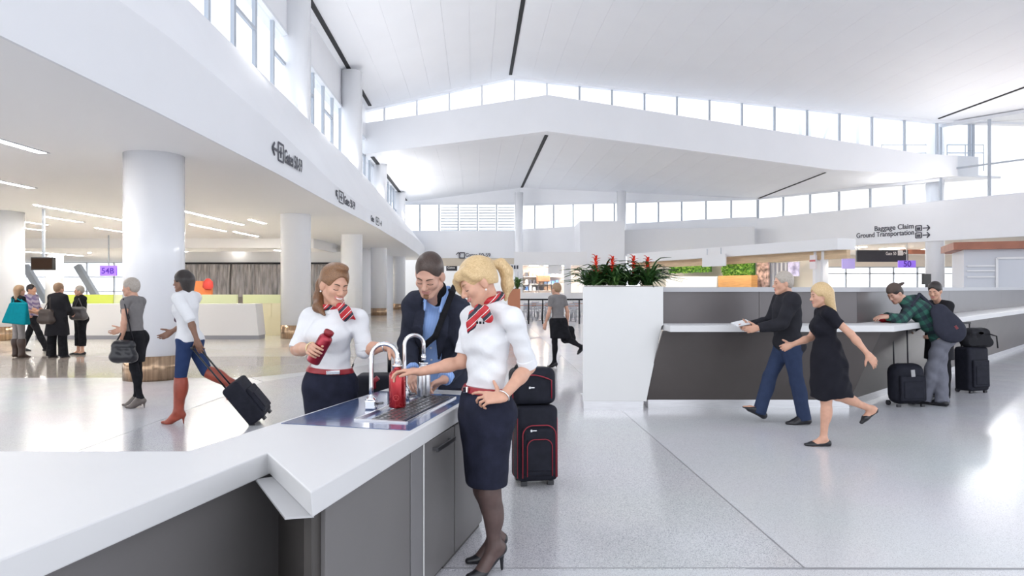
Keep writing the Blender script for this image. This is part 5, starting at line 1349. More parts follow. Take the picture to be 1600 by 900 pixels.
# ------------------------------------------------------------------ cafe seating and shop in the middle distance
a, c = at(818, 455, 44), at(905, 455, 44)
sh = thing('shop_unit', 'open shop front with shelves of goods left of the planter', 'shop', (a.x, 44, 0))
MB().box(a.x - .1, 46.4, 0, c.x + 1.5, 46.6, 3.4).build('back_wall', mat('shop_back', (0.66, 0.58, 0.55), 0.5), sh)
MB().box(a.x - .6, 44, 3.05, c.x + .5, 46.6, 3.9).build('header', SW, sh)
MB().box(a.x - .1, 44.2, 0, c.x + .8, 44.8, 1.28).build('front_counter', SW, sh)
MB().box(a.x - .25, 43.9, 0, a.x - .05, 46.4, 3.05).build('side_wall', SW, sh)
p = at(881, 455, 44); MB().box(p.x, 43.9, 0, p.x + .45, 44.2, 3.05).build('side_wall', SW, sh)
for z in (1.42, 1.85, 2.35): MB().box(a.x, 45.9, z - .03, p.x, 46.4, z).build('shelf', SW, sh)
rnd = random.Random(8); cols_ = [((.12, .25, .60), 'blue'), ((.75, .77, .82), 'white'), ((.08, .08, .10), 'black'), ((.45, .30, .22), 'brown'), ((.30, .45, .75), 'light blue')]
place = ['lowest shelf', 'middle shelf', 'top shelf']
for zi, z in enumerate((1.42, 1.85, 2.35)):
    for i in range(9):
        x = a.x + .15 + i * (p.x - a.x - .3) / 9; c_, nm = cols_[(i // 2 + zi + (i % 2) * 1) % 5]; h_ = rnd.uniform(.22, .36)
        o = MB().box(x, 46.0, z, x + .19, 46.25, z + h_).build('shop_carton', mat('carton_%s' % nm.replace(' ', '_'), c_, .5)); tag(o, '%s carton, %s of the far shop, %s from left' % (nm, place[zi], ('first', 'second', 'third', 'fourth', 'fifth', 'sixth', 'seventh', 'eighth', 'ninth')[i]), 'carton', 'goods on the shop shelves')
for i in range(3):  # glowing panels added to brighten the far shop
    o = MB().box(a.x + .4 + i, 45.0, 3.02, a.x + 1.0 + i, 45.5, 3.045).build('shop_fill', mat('warm_fill_panel', (1.0, .90, .75), .4, emit=30.0)); tag(o, 'added warm fill panel in the far shop, %s from left' % ('first','second','third')[i], 'ceiling light', 'added fill panels of the far shop')
bk = at(849, 440, 45.5); o = MB().box(bk.x - .45, 45.5, 2.0, bk.x + .45, 45.85, 2.45).build('wicker_basket', mat('wicker', (.33, .17, .10), .7, bump=.8, bscale=80)); tag(o, 'brown wicker basket display in the far shop', 'basket'); bevel(o, .06, 2)
hn = thing('hanging_notice', 'white notice sheet hanging in the far shop front', 'sign', tuple(at(867, 428, 44.3)))
a_, c_ = at(856, 428, 44.3), at(878, 412.5, 44.3); MB().box(a_.x, 44.3, a_.z, c_.x, 44.34, c_.z).build('sheet', SW, hn)
MB().box((a_.x + c_.x) / 2 - .01, 44.31, c_.z, (a_.x + c_.x) / 2 + .01, 44.33, 3.06).build('cord', FRAME, hn)
sq = thing('notice_board', 'small white notice with black marks right of the blond ponytail', 'sign', tuple(at(804, 424, 40)))
a_, c_ = at(797, 424, 40), at(812, 413, 40); MB().box(a_.x, 40, a_.z, c_.x, 40.05, c_.z).build('board', SW, sq)
for i in range(3): MB().box(a_.x + .06 + i * .16, 39.985, a_.z + .14, a_.x + .16 + i * .16, 40, c_.z - .06).build('mark', INK, sq)
MB().box((a_.x + c_.x) / 2 - .02, 40.01, 0, (a_.x + c_.x) / 2 + .02, 40.04, a_.z).build('post', FRAMEW, sq)
sk = thing('hanging_gate_sign', 'small black hanging sign right of the man in the navy jacket', 'sign', tuple(at(705, 420, 56.0)))
a_, c_ = at(697, 423, 56.4), at(714, 412, 56.4); MB().box(a_.x, 56.55, a_.z, c_.x, 56.62, c_.z).build('board', mat('sign_charcoal', (0.035, 0.035, 0.045), 0.4), sk)
lettering('lettering', 'Gates', V(a_.x + .1, 56.54, a_.z + .18), (1, 0, 0), (0, 0, 1), .26, WLET, sk, .004)
MB().box((a_.x + c_.x) / 2 - .02, 56.57, c_.z, (a_.x + c_.x) / 2 + .02, 56.6, 4.06).build('hanger', FRAMEW, sk)
# terracotta pot with a plant behind the ponytail
tp = thing('potted_plant', 'green plant in a tall terracotta planter behind the blond ponytail', 'plant', tuple(fl(805, 520)))
q_ = fl(803, 520); MB().box(q_.x - .22, q_.y - .2, 0, q_.x + .22, q_.y + .2, 1.55).build('pot', mat('terracotta', (.48, .19, .10), .6), tp)
lf = MB(); r = random.Random(3)
for i in range(40):
    vs, fs = blade((q_.x + .12, q_.y, 1.54), r.uniform(0, 6.28), r.uniform(.2, .45), .07, r.uniform(.1, .5), r.uniform(0, .3)); lf._add(vs, fs, 0, True)
lf.build('leaves', LEAF2, tp, kind='stuff')
# railing
rl = thing('cafe_railing', 'thin black railing in front of the far cafe seating', 'railing', tuple(fl(860, 512)))
a_, c_ = at(806, 468, 30), at(914, 468, 30)
MB().tube([V(a_.x, 30, a_.z), V(c_.x + 3, 30, a_.z)], .035, 8).build('top_rail', BLACK, rl)
for px in (826, 848, 880, 905): p = at(px, 468, 30); MB().tube([V(p.x, 30, 0), V(p.x, 30, p.z)], .03, 8).build('post', BLACK, rl)
# chairs and tables of the cafe
MET = mat('chair_metal', (.42, .42, .45), .3, .8); SEATO = mat('seat_orange', (.50, .20, .10), .5)
def cafe_chair():
    o = thing('cafe_chair', 'x', 'chair', (0, 0, 0)); b = MB()
    MB().box(-.2, -.2, .44, .2, .2, .47).build('seat', MET, o)
    for sx in (-1, 1):
        MB().tube([(sx * .22, -.22, 0), (sx * .18, -.18, .45)], .014, 6).build('leg', MET, o)
        MB().tube([(sx * .22, .24, 0), (sx * .18, .19, .45), (sx * .18, .23, .84)], .014, 6).build('leg', MET, o)
    for i in range(3): MB().box(-.18, .20 + .01 * i, .56 + .1 * i, .18, .215 + .01 * i, .62 + .1 * i).build('back_slat', MET, o)
    return o
def cafe_table():
    o = thing('cafe_table', 'x', 'table', (0, 0, 0))
    MB().lathe([(.36, .72), (.36, .75)], (0, 0, 0), 24).build('tabletop', SEATO, o); MB().lathe([(.03, .02), (.03, .72)], (0, 0, 0), 10).build('pole', MET, o); MB().lathe([(.22, 0), (.22, .02)], (0, 0, 0), 20).build('foot', MET, o)
    return o
ch0, tb0 = cafe_chair(), cafe_table(); first = [True, True]
tabs = [(824, 33), (846, 33.5), (866, 33), (892, 32.5), (835, 37), (858, 37), (900, 37)]
desc = ['leftmost in the front row', 'second in the front row', 'third in the front row', 'right beside the planter', 'leftmost in the back row', 'middle of the back row', 'right end of the back row']
for i, (px, d) in enumerate(tabs):
    p = at(px, 450, d); t = tb0 if i == 0 else copy_tree(tb0)
    t.location = (p.x, d, 0); tag(t, 'round orange-brown cafe table %s' % desc[i], 'table', 'cafe tables left of the planter')
    for j, (dx, dy, rz) in enumerate(((.06, .62, 0), (-.05, -.62, 3.14))):
        c_ = ch0 if (i == 0 and j == 0) else copy_tree(ch0)
        c_.location = (p.x + dx, d + dy, 0); c_.rotation_euler = (0, 0, rz + .2 * math.sin(i * 3 + j))
        tag(c_, 'grey cafe chair %s of the table %s' % (('behind', 'in front')[j], desc[i]), 'chair', 'grey metal chairs of the far cafe')

# ================================================================== people
SK_F = mat_skin('skin_fair', (0.60, 0.335, 0.235)); SK_M = mat_skin('skin_light', (0.58, 0.335, 0.25)); SK_T = mat_skin('skin_tan', (0.52, 0.28, 0.18)); SK_D = mat_skin('skin_brown', (0.22, 0.11, 0.07))
def cloth(name, col, rough=0.8, var=0.08, bump=0.25, bs=350, sheen=0.1): return mat(name, col, rough, var=var, vscale=14, bump=bump, bscale=bs, sheen=0.0, spec=0.15)
SHIRT = cloth('white_shirt', (0.74, 0.745, 0.765), 0.75, 0.02, 0.55, 16); NAVY = cloth('navy_wool', (0.016, 0.018, 0.034), 0.8, 0.25)
BELTR = mat('belt_red', (0.30, 0.015, 0.025), 0.35); BUCK = mat('buckle', (0.75, 0.75, 0.75), 0.15, 1.0)
SCARF = mat_stripes('scarf_stripes', [(0.0, (0.45, 0.012, 0.02)), (0.36, (0.75, 0.72, 0.70)), (0.42, (0.45, 0.012, 0.02)), (0.60, (0.012, 0.014, 0.03)), (0.86, (0.70, 0.66, 0.64)), (0.90, (0.45, 0.012, 0.02))], 16.0, (0.8, 0.2, -0.8), 0.45)
BLK = cloth('black_cloth', (0.012, 0.012, 0.015), 0.85, 0.3); BLKL = mat('black_leather', (0.012, 0.012, 0.016), 0.28)
STOCK = mat('sheer_stocking', (0.095, 0.058, 0.052), 0.5, var=0.15, vscale=20)

def ponytail(pts, r, k=0.02): return [cone(pts[i], pts[i + 1], r[i], r[i + 1], k, 'hair') for i in range(len(pts) - 1)]
def root_person(label, p, cat='person', group=None): return thing('person', label, cat, (p[0], p[1], 0), group)

# ------------------------------------------------------------------ woman at the right of the counter (profile, hand on hip)
def woman_right():
    J = blank(True, 1.0); d0 = 3.83
    J.sh = [A3(at(801, 499, 3.68)), A3(at(737, 494, 4.00))]
    J.el = [A3(at(826, 573, 3.80)), A3(at(722, 566, 3.97))]
    J.wr = [A3(at(785, 621, 3.63)), A3(at(656, 581, 3.90))]
    J.neck = A3(at(768, 474, 3.84)); J.chest = A3(at(763, 528, 3.85)); J.pel = A3(at(758, 628, 3.85))
    lat = unit(A3(at(780, 640, 3.72)) - A3(at(738, 640, 3.98)))
    hc = A3(at(758, 652, 3.85)); J.hip = [hc + lat * 0.082, hc - lat * 0.082]
    J.kn = [A3(at(764, 768, 3.77)), A3(at(757, 764, 3.93))]
    J.an = [A3(at(773, 853, 3.79)), A3(at(774, 838, 3.97))]
    J.toe = [unit((-0.80, -0.55, -0.62)), unit((-0.88, -0.35, -0.62))]; J.heel = [0.085, 0.085]
    set_head(J, at(748, 441, 3.80), (-0.80, -0.26, -0.44), (-0.35, -0.1, 1.0), 1.06)
    J.hands = [hand_prims(J.wr[0], (-1.0, -0.02, -0.02), (0.0, 0.75, -0.66), 1, ((0.15, 0.35, 0.3), (0.5, 0.7, 0.4), (0.65, 0.8, 0.5), (0.75, 0.9, 0.5)), (0.15, 0.95, 0.1), 0.2, 0.98, 0.16),
               hand_prims(J.wr[1], (-1.0, -0.02, 0.04), (-0.1, -0.25, -0.95), -1, ((0.25, 0.5, 0.5), (0.4, 0.7, 0.5), (0.6, 0.9, 0.6), (0.7, 1.0, 0.6)), (0.8, 0.45, 0.35), 0.35, 0.98, 0.05)]
    P = body_prims(J); HP = head_prims(J)
    root = root_person('blond woman in white blouse and navy skirt with her hand on her hip', J.pel)
    skin('body', P + HP, 0.0045, SK_F, root)
    face(J, HP, root, smile=1.0, brow='brow_blond', lips='lips_rose')
    MATS['brow_blond'].node_tree.nodes['Principled BSDF'].inputs['Base Color'].default_value = (0.30, 0.17, 0.08, 1)
    # hair: cap swept to a high ponytail, long fringe beside the face
    BL = mat_hair('hair_blond', (0.72, 0.54, 0.30), (0.46, 0.30, 0.14), (14, 60, 90)); BLT = mat_hair('hair_blond_tail', (0.72, 0.54, 0.30), (0.44, 0.28, 0.13), (75, 75, 9))
    H = hair_cap(J, 0.010, 0.062, -0.035)
    H += ponytail([hp(J, 0.052, 0.052, 0.090), hp(J, 0.010, 0.086, 0.075), hp(J, -0.040, 0.094, 0.052), hp(J, -0.058, 0.096, 0.010), hp(J, -0.060, 0.100, -0.030)], [0.020, 0.020, 0.019, 0.014, 0.005], 0.03)
    H += ponytail([hp(J, 0.060, 0.050, 0.085), hp(J, 0.078, 0.030, 0.045), hp(J, 0.080, 0.000, 0.030)], [0.014, 0.012, 0.010], 0.03)
    skin('hair', H, 0.004, BL, root)
    tie = A3(at(771, 413, 3.88)); tl = [tie, A3(at(783, 412, 3.90)), A3(at(791, 424, 3.90)), A3(at(793, 445, 3.90)), A3(at(790, 468, 3.89))]
    o = skin('ponytail', ponytail([hp(J, 0, -0.085, 0.075)] + tl, [0.032, 0.018, 0.026, 0.034, 0.032, 0.010], 0.03), 0.004, BLT, root)
    skin('hair_tie', [cone(tie - unit(tl[1] - tie) * 0.008, tie + unit(tl[1] - tie) * 0.010, 0.021, 0.021, 0.004)], 0.004, BLK, root)
    skin('earring', [ball(hp(J, 0.086, 0.004, -0.042), 0.006)], 0.002, mat('pearl', (0.85, 0.82, 0.78), 0.15), root)
    # blouse
    T = garment_top(J, P, 0.012, (0.98, 0.80), 0.085, 0.0, arm_e=0.014)
    skin('blouse', T, 0.005, SHIRT, root, wob=folds((0.5, 0.2, 1), 0.0048, 0.10, 3))
    for i, su in ((0, 0.98), (1, 0.80)):
        sh, el = J.sh[i], J.el[i]; c = sh + (el - sh) * su; n = unit(el - sh)
        skin('cuff', [cone(c - n * 0.05, c + n * 0.006, 0.055, 0.054, 0.0, cuts=[(c + n * 0.006, n), (c - n * 0.05, -n)])], 0.004, SHIRT, root)
    cl = []
    for q in (-1, 1):
        cl.append(cone(J.neck + J.lc * q * 0.055 + A3((0, 0, 0.035)) - J.fc * 0.01, J.neck + J.fc * 0.075 + J.lc * q * 0.02 + A3((0, 0, -0.03)), 0.022, 0.012, 0.01, flat=unit(J.lc * q + J.fc * 0.5), s=2.4))
    skin('collar', cl, 0.004, SHIRT, root)
    skin('belt', belt(J, P, 0.020, 0.055, 0.090), 0.004, BELTR, root)
    bq = J.pel + J.fp * 0.128 + J.up * 0.073; bm = MB().obox(bq, (0.045, 0.014, 0.034), tuple(J.lp), tuple(J.up)).build('buckle', BUCK, root); bevel(bm, 0.004, 2)
    skin('skirt', skirt(J, P, 0.012, 0.885, 0.066, 0.006), 0.006, NAVY, root, wob=folds((1, 0, 0.2), 0.002, 0.14, 5))
    for i in (0, 1): skin('stocking', [inflate(p, 0.003) for p in pick(P, 'shin%d' % i, 'foot%d' % i)] + [inflate(p, 0.003) for p in pick(P, 'thigh%d' % i)], 0.006, STOCK, root)
    for i in (0, 1): skin('shoe', shoe(J, i, 0.007, 'pump'), 0.0045, BLKL, root)
    # neckerchief
    n0 = J.neck + A3((0, 0, 0.030)) + J.fc * 0.005
    ring = [n0 + (J.lc * math.sin(t) * 0.062 + J.fc * math.cos(t) * 0.060) + A3((0, 0, 1)) * (-0.022 * math.cos(t)) for t in np.linspace(0, 2 * math.pi, 17)]
    Sx = [cone(ring[i], ring[i + 1], 0.017, 0.017, 0.01) for i in range(16)]
    k_ = A3(at(748, 482, 3.70)); Sx.append(ball(k_, 0.024, 0.012))
    for pts, rr in (([k_, A3(at(756, 487, 3.66)), A3(at(763, 497, 3.655)), A3(at(757, 500, 3.655))], [0.018, 0.034, 0.026, 0.010]), ([k_, A3(at(741, 492, 3.67)), A3(at(736, 507, 3.675)), A3(at(731, 520, 3.69))], [0.016, 0.030, 0.028, 0.006])):
        Sx += [cone(pts[i], pts[i + 1], rr[i], rr[i + 1], 0.012, flat=(0.35, 1, 0.1), s=2.6) for i in range(3)]
    skin('neckerchief', Sx, 0.004, SCARF, root)
    nb = A3(at(751, 504, 3.665)); b = MB()
    for i, w in enumerate((0.010, 0.012, 0.008)): b.obox(V(*(nb + A3((-0.018 + 0.017 * i, -0.008 - 0.004 * i, 0)))), (w, 0.004, 0.013), (0.9, 0.4, 0), (0, 0, 1))
    b.build('name_badge', BLK, root)
    w0 = J.wr[0]; fd_ = unit(J.wr[0] - J.el[0])
    br = MB(); rg = [V(*(w0 - fd_ * 0.012 + (unit(np.cross(fd_, A3((0, 0, 1)))) * math.cos(t) + unit(np.cross(fd_, np.cross(fd_, A3((0, 0, 1))))) * math.sin(t)) * 0.034)) for t in np.linspace(0, 2 * math.pi, 21)]
    br.tube(rg, 0.004, 8, cap=False).build('bracelet', mat('silver', (0.8, 0.8, 0.8), 0.2, 1.0), root)
    return J
JR = woman_right()

# ------------------------------------------------------------------ smiling woman with a ponytail, behind the counter
def woman_left():
    J = blank(True, 1.04, 0.84)
    D = 4.40
    J.sh = [A3(at(559, 498, 4.36)), A3(at(484, 497, 4.46))]
    J.el = [A3(at(570, 546, 4.36)), A3(at(464, 546, 4.38))]
    hb = A3(HB)
    J.wr = [A3(at(606, 541, 4.30)), hb + A3((-0.060, 0.050, -0.010))]
    J.neck = A3(at(519, 482, 4.42)); J.chest = A3(at(520, 520, 4.40)); J.pel = A3(at(516, 589, 4.42))
    f0 = unit((0.22, -1, 0)); lat = unit((1, 0.22, 0))
    hc = A3(at(516, 607, 4.42)); J.hip = [hc + lat * 0.060, hc - lat * 0.060]
    J.kn = [A3((J.hip[0][0] - 0.01, 4.40, 0.51)), A3((J.hip[1][0] + 0.01, 4.40, 0.51))]
    J.an = [A3((J.hip[0][0] - 0.02, 4.44, 0.14)), A3((J.hip[1][0] + 0.02, 4.44, 0.14))]
    J.toe = [unit((0.3, -0.85, -0.5)), unit((0.1, -0.85, -0.5))]; J.heel = [0.06, 0.06]
    set_head(J, at(522, 446, 4.38), (0.66, -0.70, -0.27), (0.10, 0, 1), 1.03)
    ax = A3(HAX)
    J.hands = [hand_prims(J.wr[0], (0.55, -0.25, -0.75), (-0.7, -0.2, -0.5), 1, (0.35, 0.4, 0.45, 0.5), (0.7, 0.6, 0.3), 0.3, 1.02),
               hand_prims(J.wr[1], unit((0.10, -1.0, 0.08)), unit(np.cross(ax, (0, 1, 0))) * -1 * (1 if np.cross(ax, (0, 1, 0))[0] < 0 else -1), -1, ((0.75, 0.9, 0.6), (0.75, 0.9, 0.6), (0.75, 0.95, 0.6), (0.8, 1.0, 0.6)), (0.75, 0.35, 0.6), 0.5, 1.0, 0.0)]
    P = body_prims(J); HP = head_prims(J)
    root = root_person('smiling woman with brown ponytail and white blouse tilting a red bottle', J.pel)
    skin('body', P + HP, 0.0045, SK_F, root)
    face(J, HP, root, smile=1.0, teeth=True, lips='lips_rose')
    BR = mat_hair('hair_brown', (0.30, 0.155, 0.07), (0.12, 0.055, 0.028), (40, 20, 90)); BRT = mat_hair('hair_brown_tail', (0.24, 0.115, 0.05), (0.09, 0.04, 0.02), (75, 75, 9))
    H = hair_cap(J, 0.012, 0.066, -0.03)
    H += [ell(hp(J, 0, 0.035, 0.125), (J.hl, J.hf, J.hu), (0.050, 0.050, 0.024), 0.03, 'hair')]
    skin('hair', H, 0.004, BR, root)
    pt = [A3(at(508, 428, 4.46)), A3(at(503, 446, 4.48)), A3(at(499, 465, 4.44)), A3(at(497, 480, 4.36)), A3(at(507, 492, 4.31))]
    skin('ponytail', ponytail(pt, [0.030, 0.036, 0.036, 0.030, 0.008], 0.03), 0.004, BRT, root)
    T = garment_top(J, P, 0.012, (1.02, 0.98), 0.060, 0.015, arm_e=0.015)
    skin('blouse', T, 0.005, SHIRT, root, wob=folds((0.7, 0, 1), 0.0048, 0.10, 8))
    for i, su in ((0, 1.0), (1, 0.96)):
        sh, el = J.sh[i], J.el[i]; n = unit(el - sh); c = sh + (el - sh) * su
        skin('cuff', [cone(c - n * 0.045, c + n * 0.006, 0.057, 0.056, 0.0, cuts=[(c + n * 0.006, n), (c - n * 0.045, -n)])], 0.004, SHIRT, root)
    cl = []
    for q in (-1, 1): cl.append(cone(J.neck + J.lc * q * 0.058 + A3((0, 0, 0.035)), J.neck + J.fc * 0.085 + J.lc * q * 0.030 + A3((0, 0, -0.035)), 0.026, 0.014, 0.01, flat=unit(J.lc * q * 0.6 + J.fc), s=2.4))
    skin('collar', cl, 0.004, SHIRT, root)
    bt_ = MB()
    for i in range(4):
        z = J.chest + J.fc * (0.118 if i < 2 else 0.105) - J.up * (0.075 * i - 0.03); bt_.lathe([(0.006, 0), (0.006, 0.004)], V(*(z + J.fc * 0.012)), 10, V(*J.fc))
    skin('belt', belt(J, P, 0.020, 0.035, 0.066), 0.004, BELTR, root)
    bq = J.pel + J.fp * 0.120 + J.up * 0.053 + J.lp * 0.02; bm = MB().obox(bq, (0.085, 0.012, 0.026), tuple(J.lp), tuple(J.up)).build('buckle', BUCK, root); bevel(bm, 0.004, 2)
    skin('skirt', skirt(J, P, 0.008, 0.92, 0.042, 0.006, 0.9), 0.006, NAVY, root, wob=folds((0.1, 0, 1), 0.003, 0.14, 5))
    for i in (0, 1): skin('stocking', [inflate(p, 0.003) for p in pick(P, 'shin%d' % i, 'foot%d' % i)], 0.008, STOCK, root)
    for i in (0, 1): skin('shoe', shoe(J, i, 0.007, 'pump'), 0.006, BLKL, root)
    n0 = J.neck + A3((0, 0, 0.028)) + J.fc * 0.008
    ring = [n0 + (J.lc * math.sin(t) * 0.064 + J.fc * math.cos(t) * 0.062) + A3((0, 0, 1)) * (-0.028 * math.cos(t)) for t in np.linspace(0, 2 * math.pi, 17)]
    Sx = [cone(ring[i], ring[i + 1], 0.018, 0.018, 0.01) for i in range(16)]
    k_ = A3(at(531, 479, 4.27)); Sx.append(ball(k_, 0.024, 0.012))
    for pts, rr in (([k_, A3(at(537, 484, 4.25)), A3(at(540, 492, 4.25)), A3(at(539, 499, 4.26))], [0.018, 0.036, 0.038, 0.016]), ([k_, A3(at(541, 485, 4.24)), A3(at(547, 493, 4.24)), A3(at(555, 499, 4.26))], [0.016, 0.028, 0.022, 0.006])):
        Sx += [cone(pts[i], pts[i + 1], rr[i], rr[i + 1], 0.012, flat=(0.1, 1, 0.1), s=2.6) for i in range(3)]
    skin('neckerchief', Sx, 0.004, SCARF, root)
    GOLD = mat('bangle_cream', (0.75, 0.62, 0.36), 0.25, 0.4)
    for i, m_, r_ in ((1, GOLD, 0.036), (0, mat('silver', (0.8, 0.8, 0.8), 0.2, 1.0), 0.030)):
        w0 = J.wr[i]; fd_ = unit(J.wr[i] - J.el[i]); a = unit(np.cross(fd_, A3((0, 0, 1)))); c = np.cross(fd_, a)
        MB().tube([V(*(w0 - fd_ * 0.02 + (a * math.cos(t) + c * math.sin(t)) * r_)) for t in np.linspace(0, 2 * math.pi, 21)], 0.005, 8, cap=False).build('bracelet', m_, root)
    skin('earring', [ball(hp(J, -0.086, 0.006, -0.042), 0.006)], 0.002, mat('pearl', (0.85, 0.82, 0.78), 0.15), root)
woman_left()

# ------------------------------------------------------------------ man in a navy jacket at the far end of the counter
def man_counter():
    J = blank(False, 1.06)
    J.sh = [A3(at(713, 484, 4.78)), A3(at(650, 477, 4.82))]
    J.el = [A3(at(728, 556, 4.72)), A3(at(636, 536, 4.80))]
    J.wr = [A3(at(694, 593, 4.43)), A3(at(645, 580, 4.56))]
    J.neck = A3(at(683, 462, 4.74)); J.chest = A3(at(681, 513, 4.86)); J.pel = A3(at(684, 592, 5.06))
    lat = unit((1, -0.08, 0)); hc = A3((J.pel[0], 5.07, 0.95)); J.hip = [hc + lat * 0.09, hc - lat * 0.09]
    J.kn = [hc + lat * 0.10 + A3((0, -0.03, -0.43)), hc - lat * 0.10 + A3((0, 0.03, -0.43))]
    J.an = [hc + lat * 0.11 + A3((0, 0.06, -0.86)), hc - lat * 0.11 + A3((0, 0.12, -0.86))]
    J.toe = [unit((0.15, -1, 0)), unit((-0.15, -1, 0))]; J.heel = [0.012, 0.012]
    set_head(J, at(671, 430, 4.56), (-0.20, -0.80, -0.52), (0.06, -0.2, 1), 1.18)
    J.nr = 0.064
    J.hands = [hand_prims(J.wr[0], (-0.85, -0.42, -0.30), (-0.25, -0.45, -0.85), 1, (0.55, 0.6, 0.6, 0.65), (0.8, 0.5, 0.4), 0.4, 1.1, 0.05),
               hand_prims(J.wr[1], (0.12, -0.75, -0.62), (0.55, 0.35, -0.75), -1, (0.4, 0.5, 0.5, 0.5), (0.7, 0.6, 0.4), 0.4, 1.1)]
    P = body_prims(J); HP = head_prims(J)
    root = root_person('short-haired man in navy jacket and light blue shirt leaning over the counter', J.pel)
    skin('body', P + HP, 0.005, SK_M, root)
    face(J, HP, root, smile=0.6, lips='lips_male')
    MATS['lips_male'].node_tree.nodes['Principled BSDF'].inputs['Base Color'].default_value = (0.42, 0.19, 0.16, 1)
    HS = mat_hair('hair_dark', (0.075, 0.045, 0.035), (0.03, 0.018, 0.014), (50, 50, 30))
    skin('hair', hair_cap(J, 0.0035, 0.066, -0.045), 0.004, HS, root)
    skin('goatee', face_feature(J, HP, [(-0.010, -0.080), (0, -0.078), (0.010, -0.080)], 0.006, -0.002, 0.004) + face_feature(J, HP, [(-0.006, -0.092), (0, -0.096), (0.006, -0.092)], 0.010, -0.004, 0.006), 0.003, mat('goatee_brown', (0.22, 0.11, 0.06), 0.8), root)
    # dark tee, blue shirt, jacket left open at the front
    BLUES = mat_stripes('blue_shirt', [(0.0, (0.21, 0.36, 0.72)), (0.62, (0.34, 0.48, 0.80))], 90.0, (1, 0.05, 0.1), 0.75)
    tee = [inflate(p, 0.010) for p in pick(P, 'torso')] + [cone(J.neck, J.neck + (J.hc - J.neck) * 0.40, 0.082, 0.080, 0.02)]
    tee.append(plane(J.neck + (J.hc - J.neck) * 0.42 + A3((0, 0, 0.0)), unit(J.hc - J.neck + A3((0, 0.10, 0)))))
    skin('t_shirt', tee, 0.007, BLK, root)
    T = garment_top(J, P, 0.020, 0, -0.10, -0.005, arm_e=0.010)
    fv = unit(J.fc); V0 = J.chest + J.up * 0.02 + fv * 0.15 - J.lc * 0.01
    sv = [dict(p) for p in T]
    top_ = J.neck + fv * 0.12 + A3((0, 0, 0.02))
    sv.insert(len(sv) - 2, cone(at(679, 488, 4.665), at(684, 464, 4.62), 0.034, 0.080, 0.004, op='s'))
    skin('shirt', sv, 0.006, BLUES, root)
    cl = []
    for q in (-1, 1): cl.append(cone(J.neck + J.lc * q * 0.075 + A3((0, -0.03, 0.05)), J.neck + J.fc * 0.120 + J.lc * q * 0.055 + A3((0, 0, -0.045)), 0.030, 0.014, 0.01, flat=unit(J.lc * q * 0.8 + J.fc), s=2.8))
    skin('shirt_collar', cl, 0.005, BLUES, root)
    JK = cloth('navy_jacket', (0.026, 0.029, 0.046), 0.8, 0.2, 0.35, 260)
    T = garment_top(J, P, 0.036, 1.90, -0.26, -0.06, arm_e=0.017)
    gap = cone(J.chest + J.up * 0.26 + fv * 0.17 , J.chest - J.up * 0.60 + fv * 0.19, 0.085, 0.055, 0.004, op='s', flat=fv, s=0.45)
    T.insert(len(T) - 2, gap)
    T += [cone(J.hip[i], J.hip[i] + (J.kn[i] - J.hip[i]) * 0.3, 0.135, 0.135, 0.03, 'uarm', cuts=[(J.hip[i] + (J.kn[i] - J.hip[i]) * 0.25, J.kn[i] - J.hip[i])]) for i in (0, 1)]
    skin('jacket', T, 0.006, JK, root, wob=folds((0.2, 0.2, 1), 0.006, 0.15, 2))
    lap = []
    for q in (-1, 1):
        a = J.neck + J.lc * q * 0.085 + A3((0, -0.03, 0.035)); b_ = J.chest + fv * 0.160 + J.lc * q * 0.088 + J.up * 0.06; c = J.chest + fv * 0.160 + J.lc * q * 0.060 - J.up * 0.15
        lap += [cone(a, b_, 0.026, 0.044, 0.02, flat=unit(fv + J.lc * q * 0.3), s=5), cone(b_, c, 0.044, 0.010, 0.02, flat=unit(fv + J.lc * q * 0.2), s=5)]
    skin('lapels', lap, 0.005, JK, root)
    sp_ = [J.neck + J.lc * 0.125 + A3((0, -0.02, 0.075)), J.neck + J.lc * 0.115 + A3((0, -0.10, 0.030)), J.chest + fv * 0.205 + J.up * 0.06 + J.lc * 0.055, J.chest + fv * 0.195 - J.lc * 0.02 - J.up * 0.02, J.chest + fv * 0.165 - J.lc * 0.15 - J.up * 0.20, J.chest + fv * 0.08 - J.lc * 0.20 - J.up * 0.28]
    skin('bag_strap', [cone(sp_[i], sp_[i + 1], 0.021, 0.021, 0.01, flat=fv, s=2.2) for i in range(5)], 0.005, BLK, root)
    for i in (0, 1):
        w, e = J.wr[i], J.el[i]; n = unit(w - e)
        skin('shirt_cuff', [cone(w - n * 0.06, w - n * 0.004, 0.047, 0.048, 0, cuts=[(w - n * 0.004, n), (w - n * 0.06, -n)])], 0.005, BLUES, root)
    b = MB()
    for i in range(4): b.lathe([(0.007, 0), (0.007, 0.005)], V(*(J.chest + fv * 0.137 - J.up * (0.10 * i - 0.02))), 10, V(*fv))
    b.build('shirt_buttons', SHIRT, root)
    skin('trousers', trousers(J, P, 0.014, 0.06), 0.012, cloth('dark_trousers', (0.03, 0.03, 0.04)), root)
    for i in (0, 1): skin('shoe', shoe(J, i, 0.010, 'man'), 0.010, BLKL, root)
man_counter()

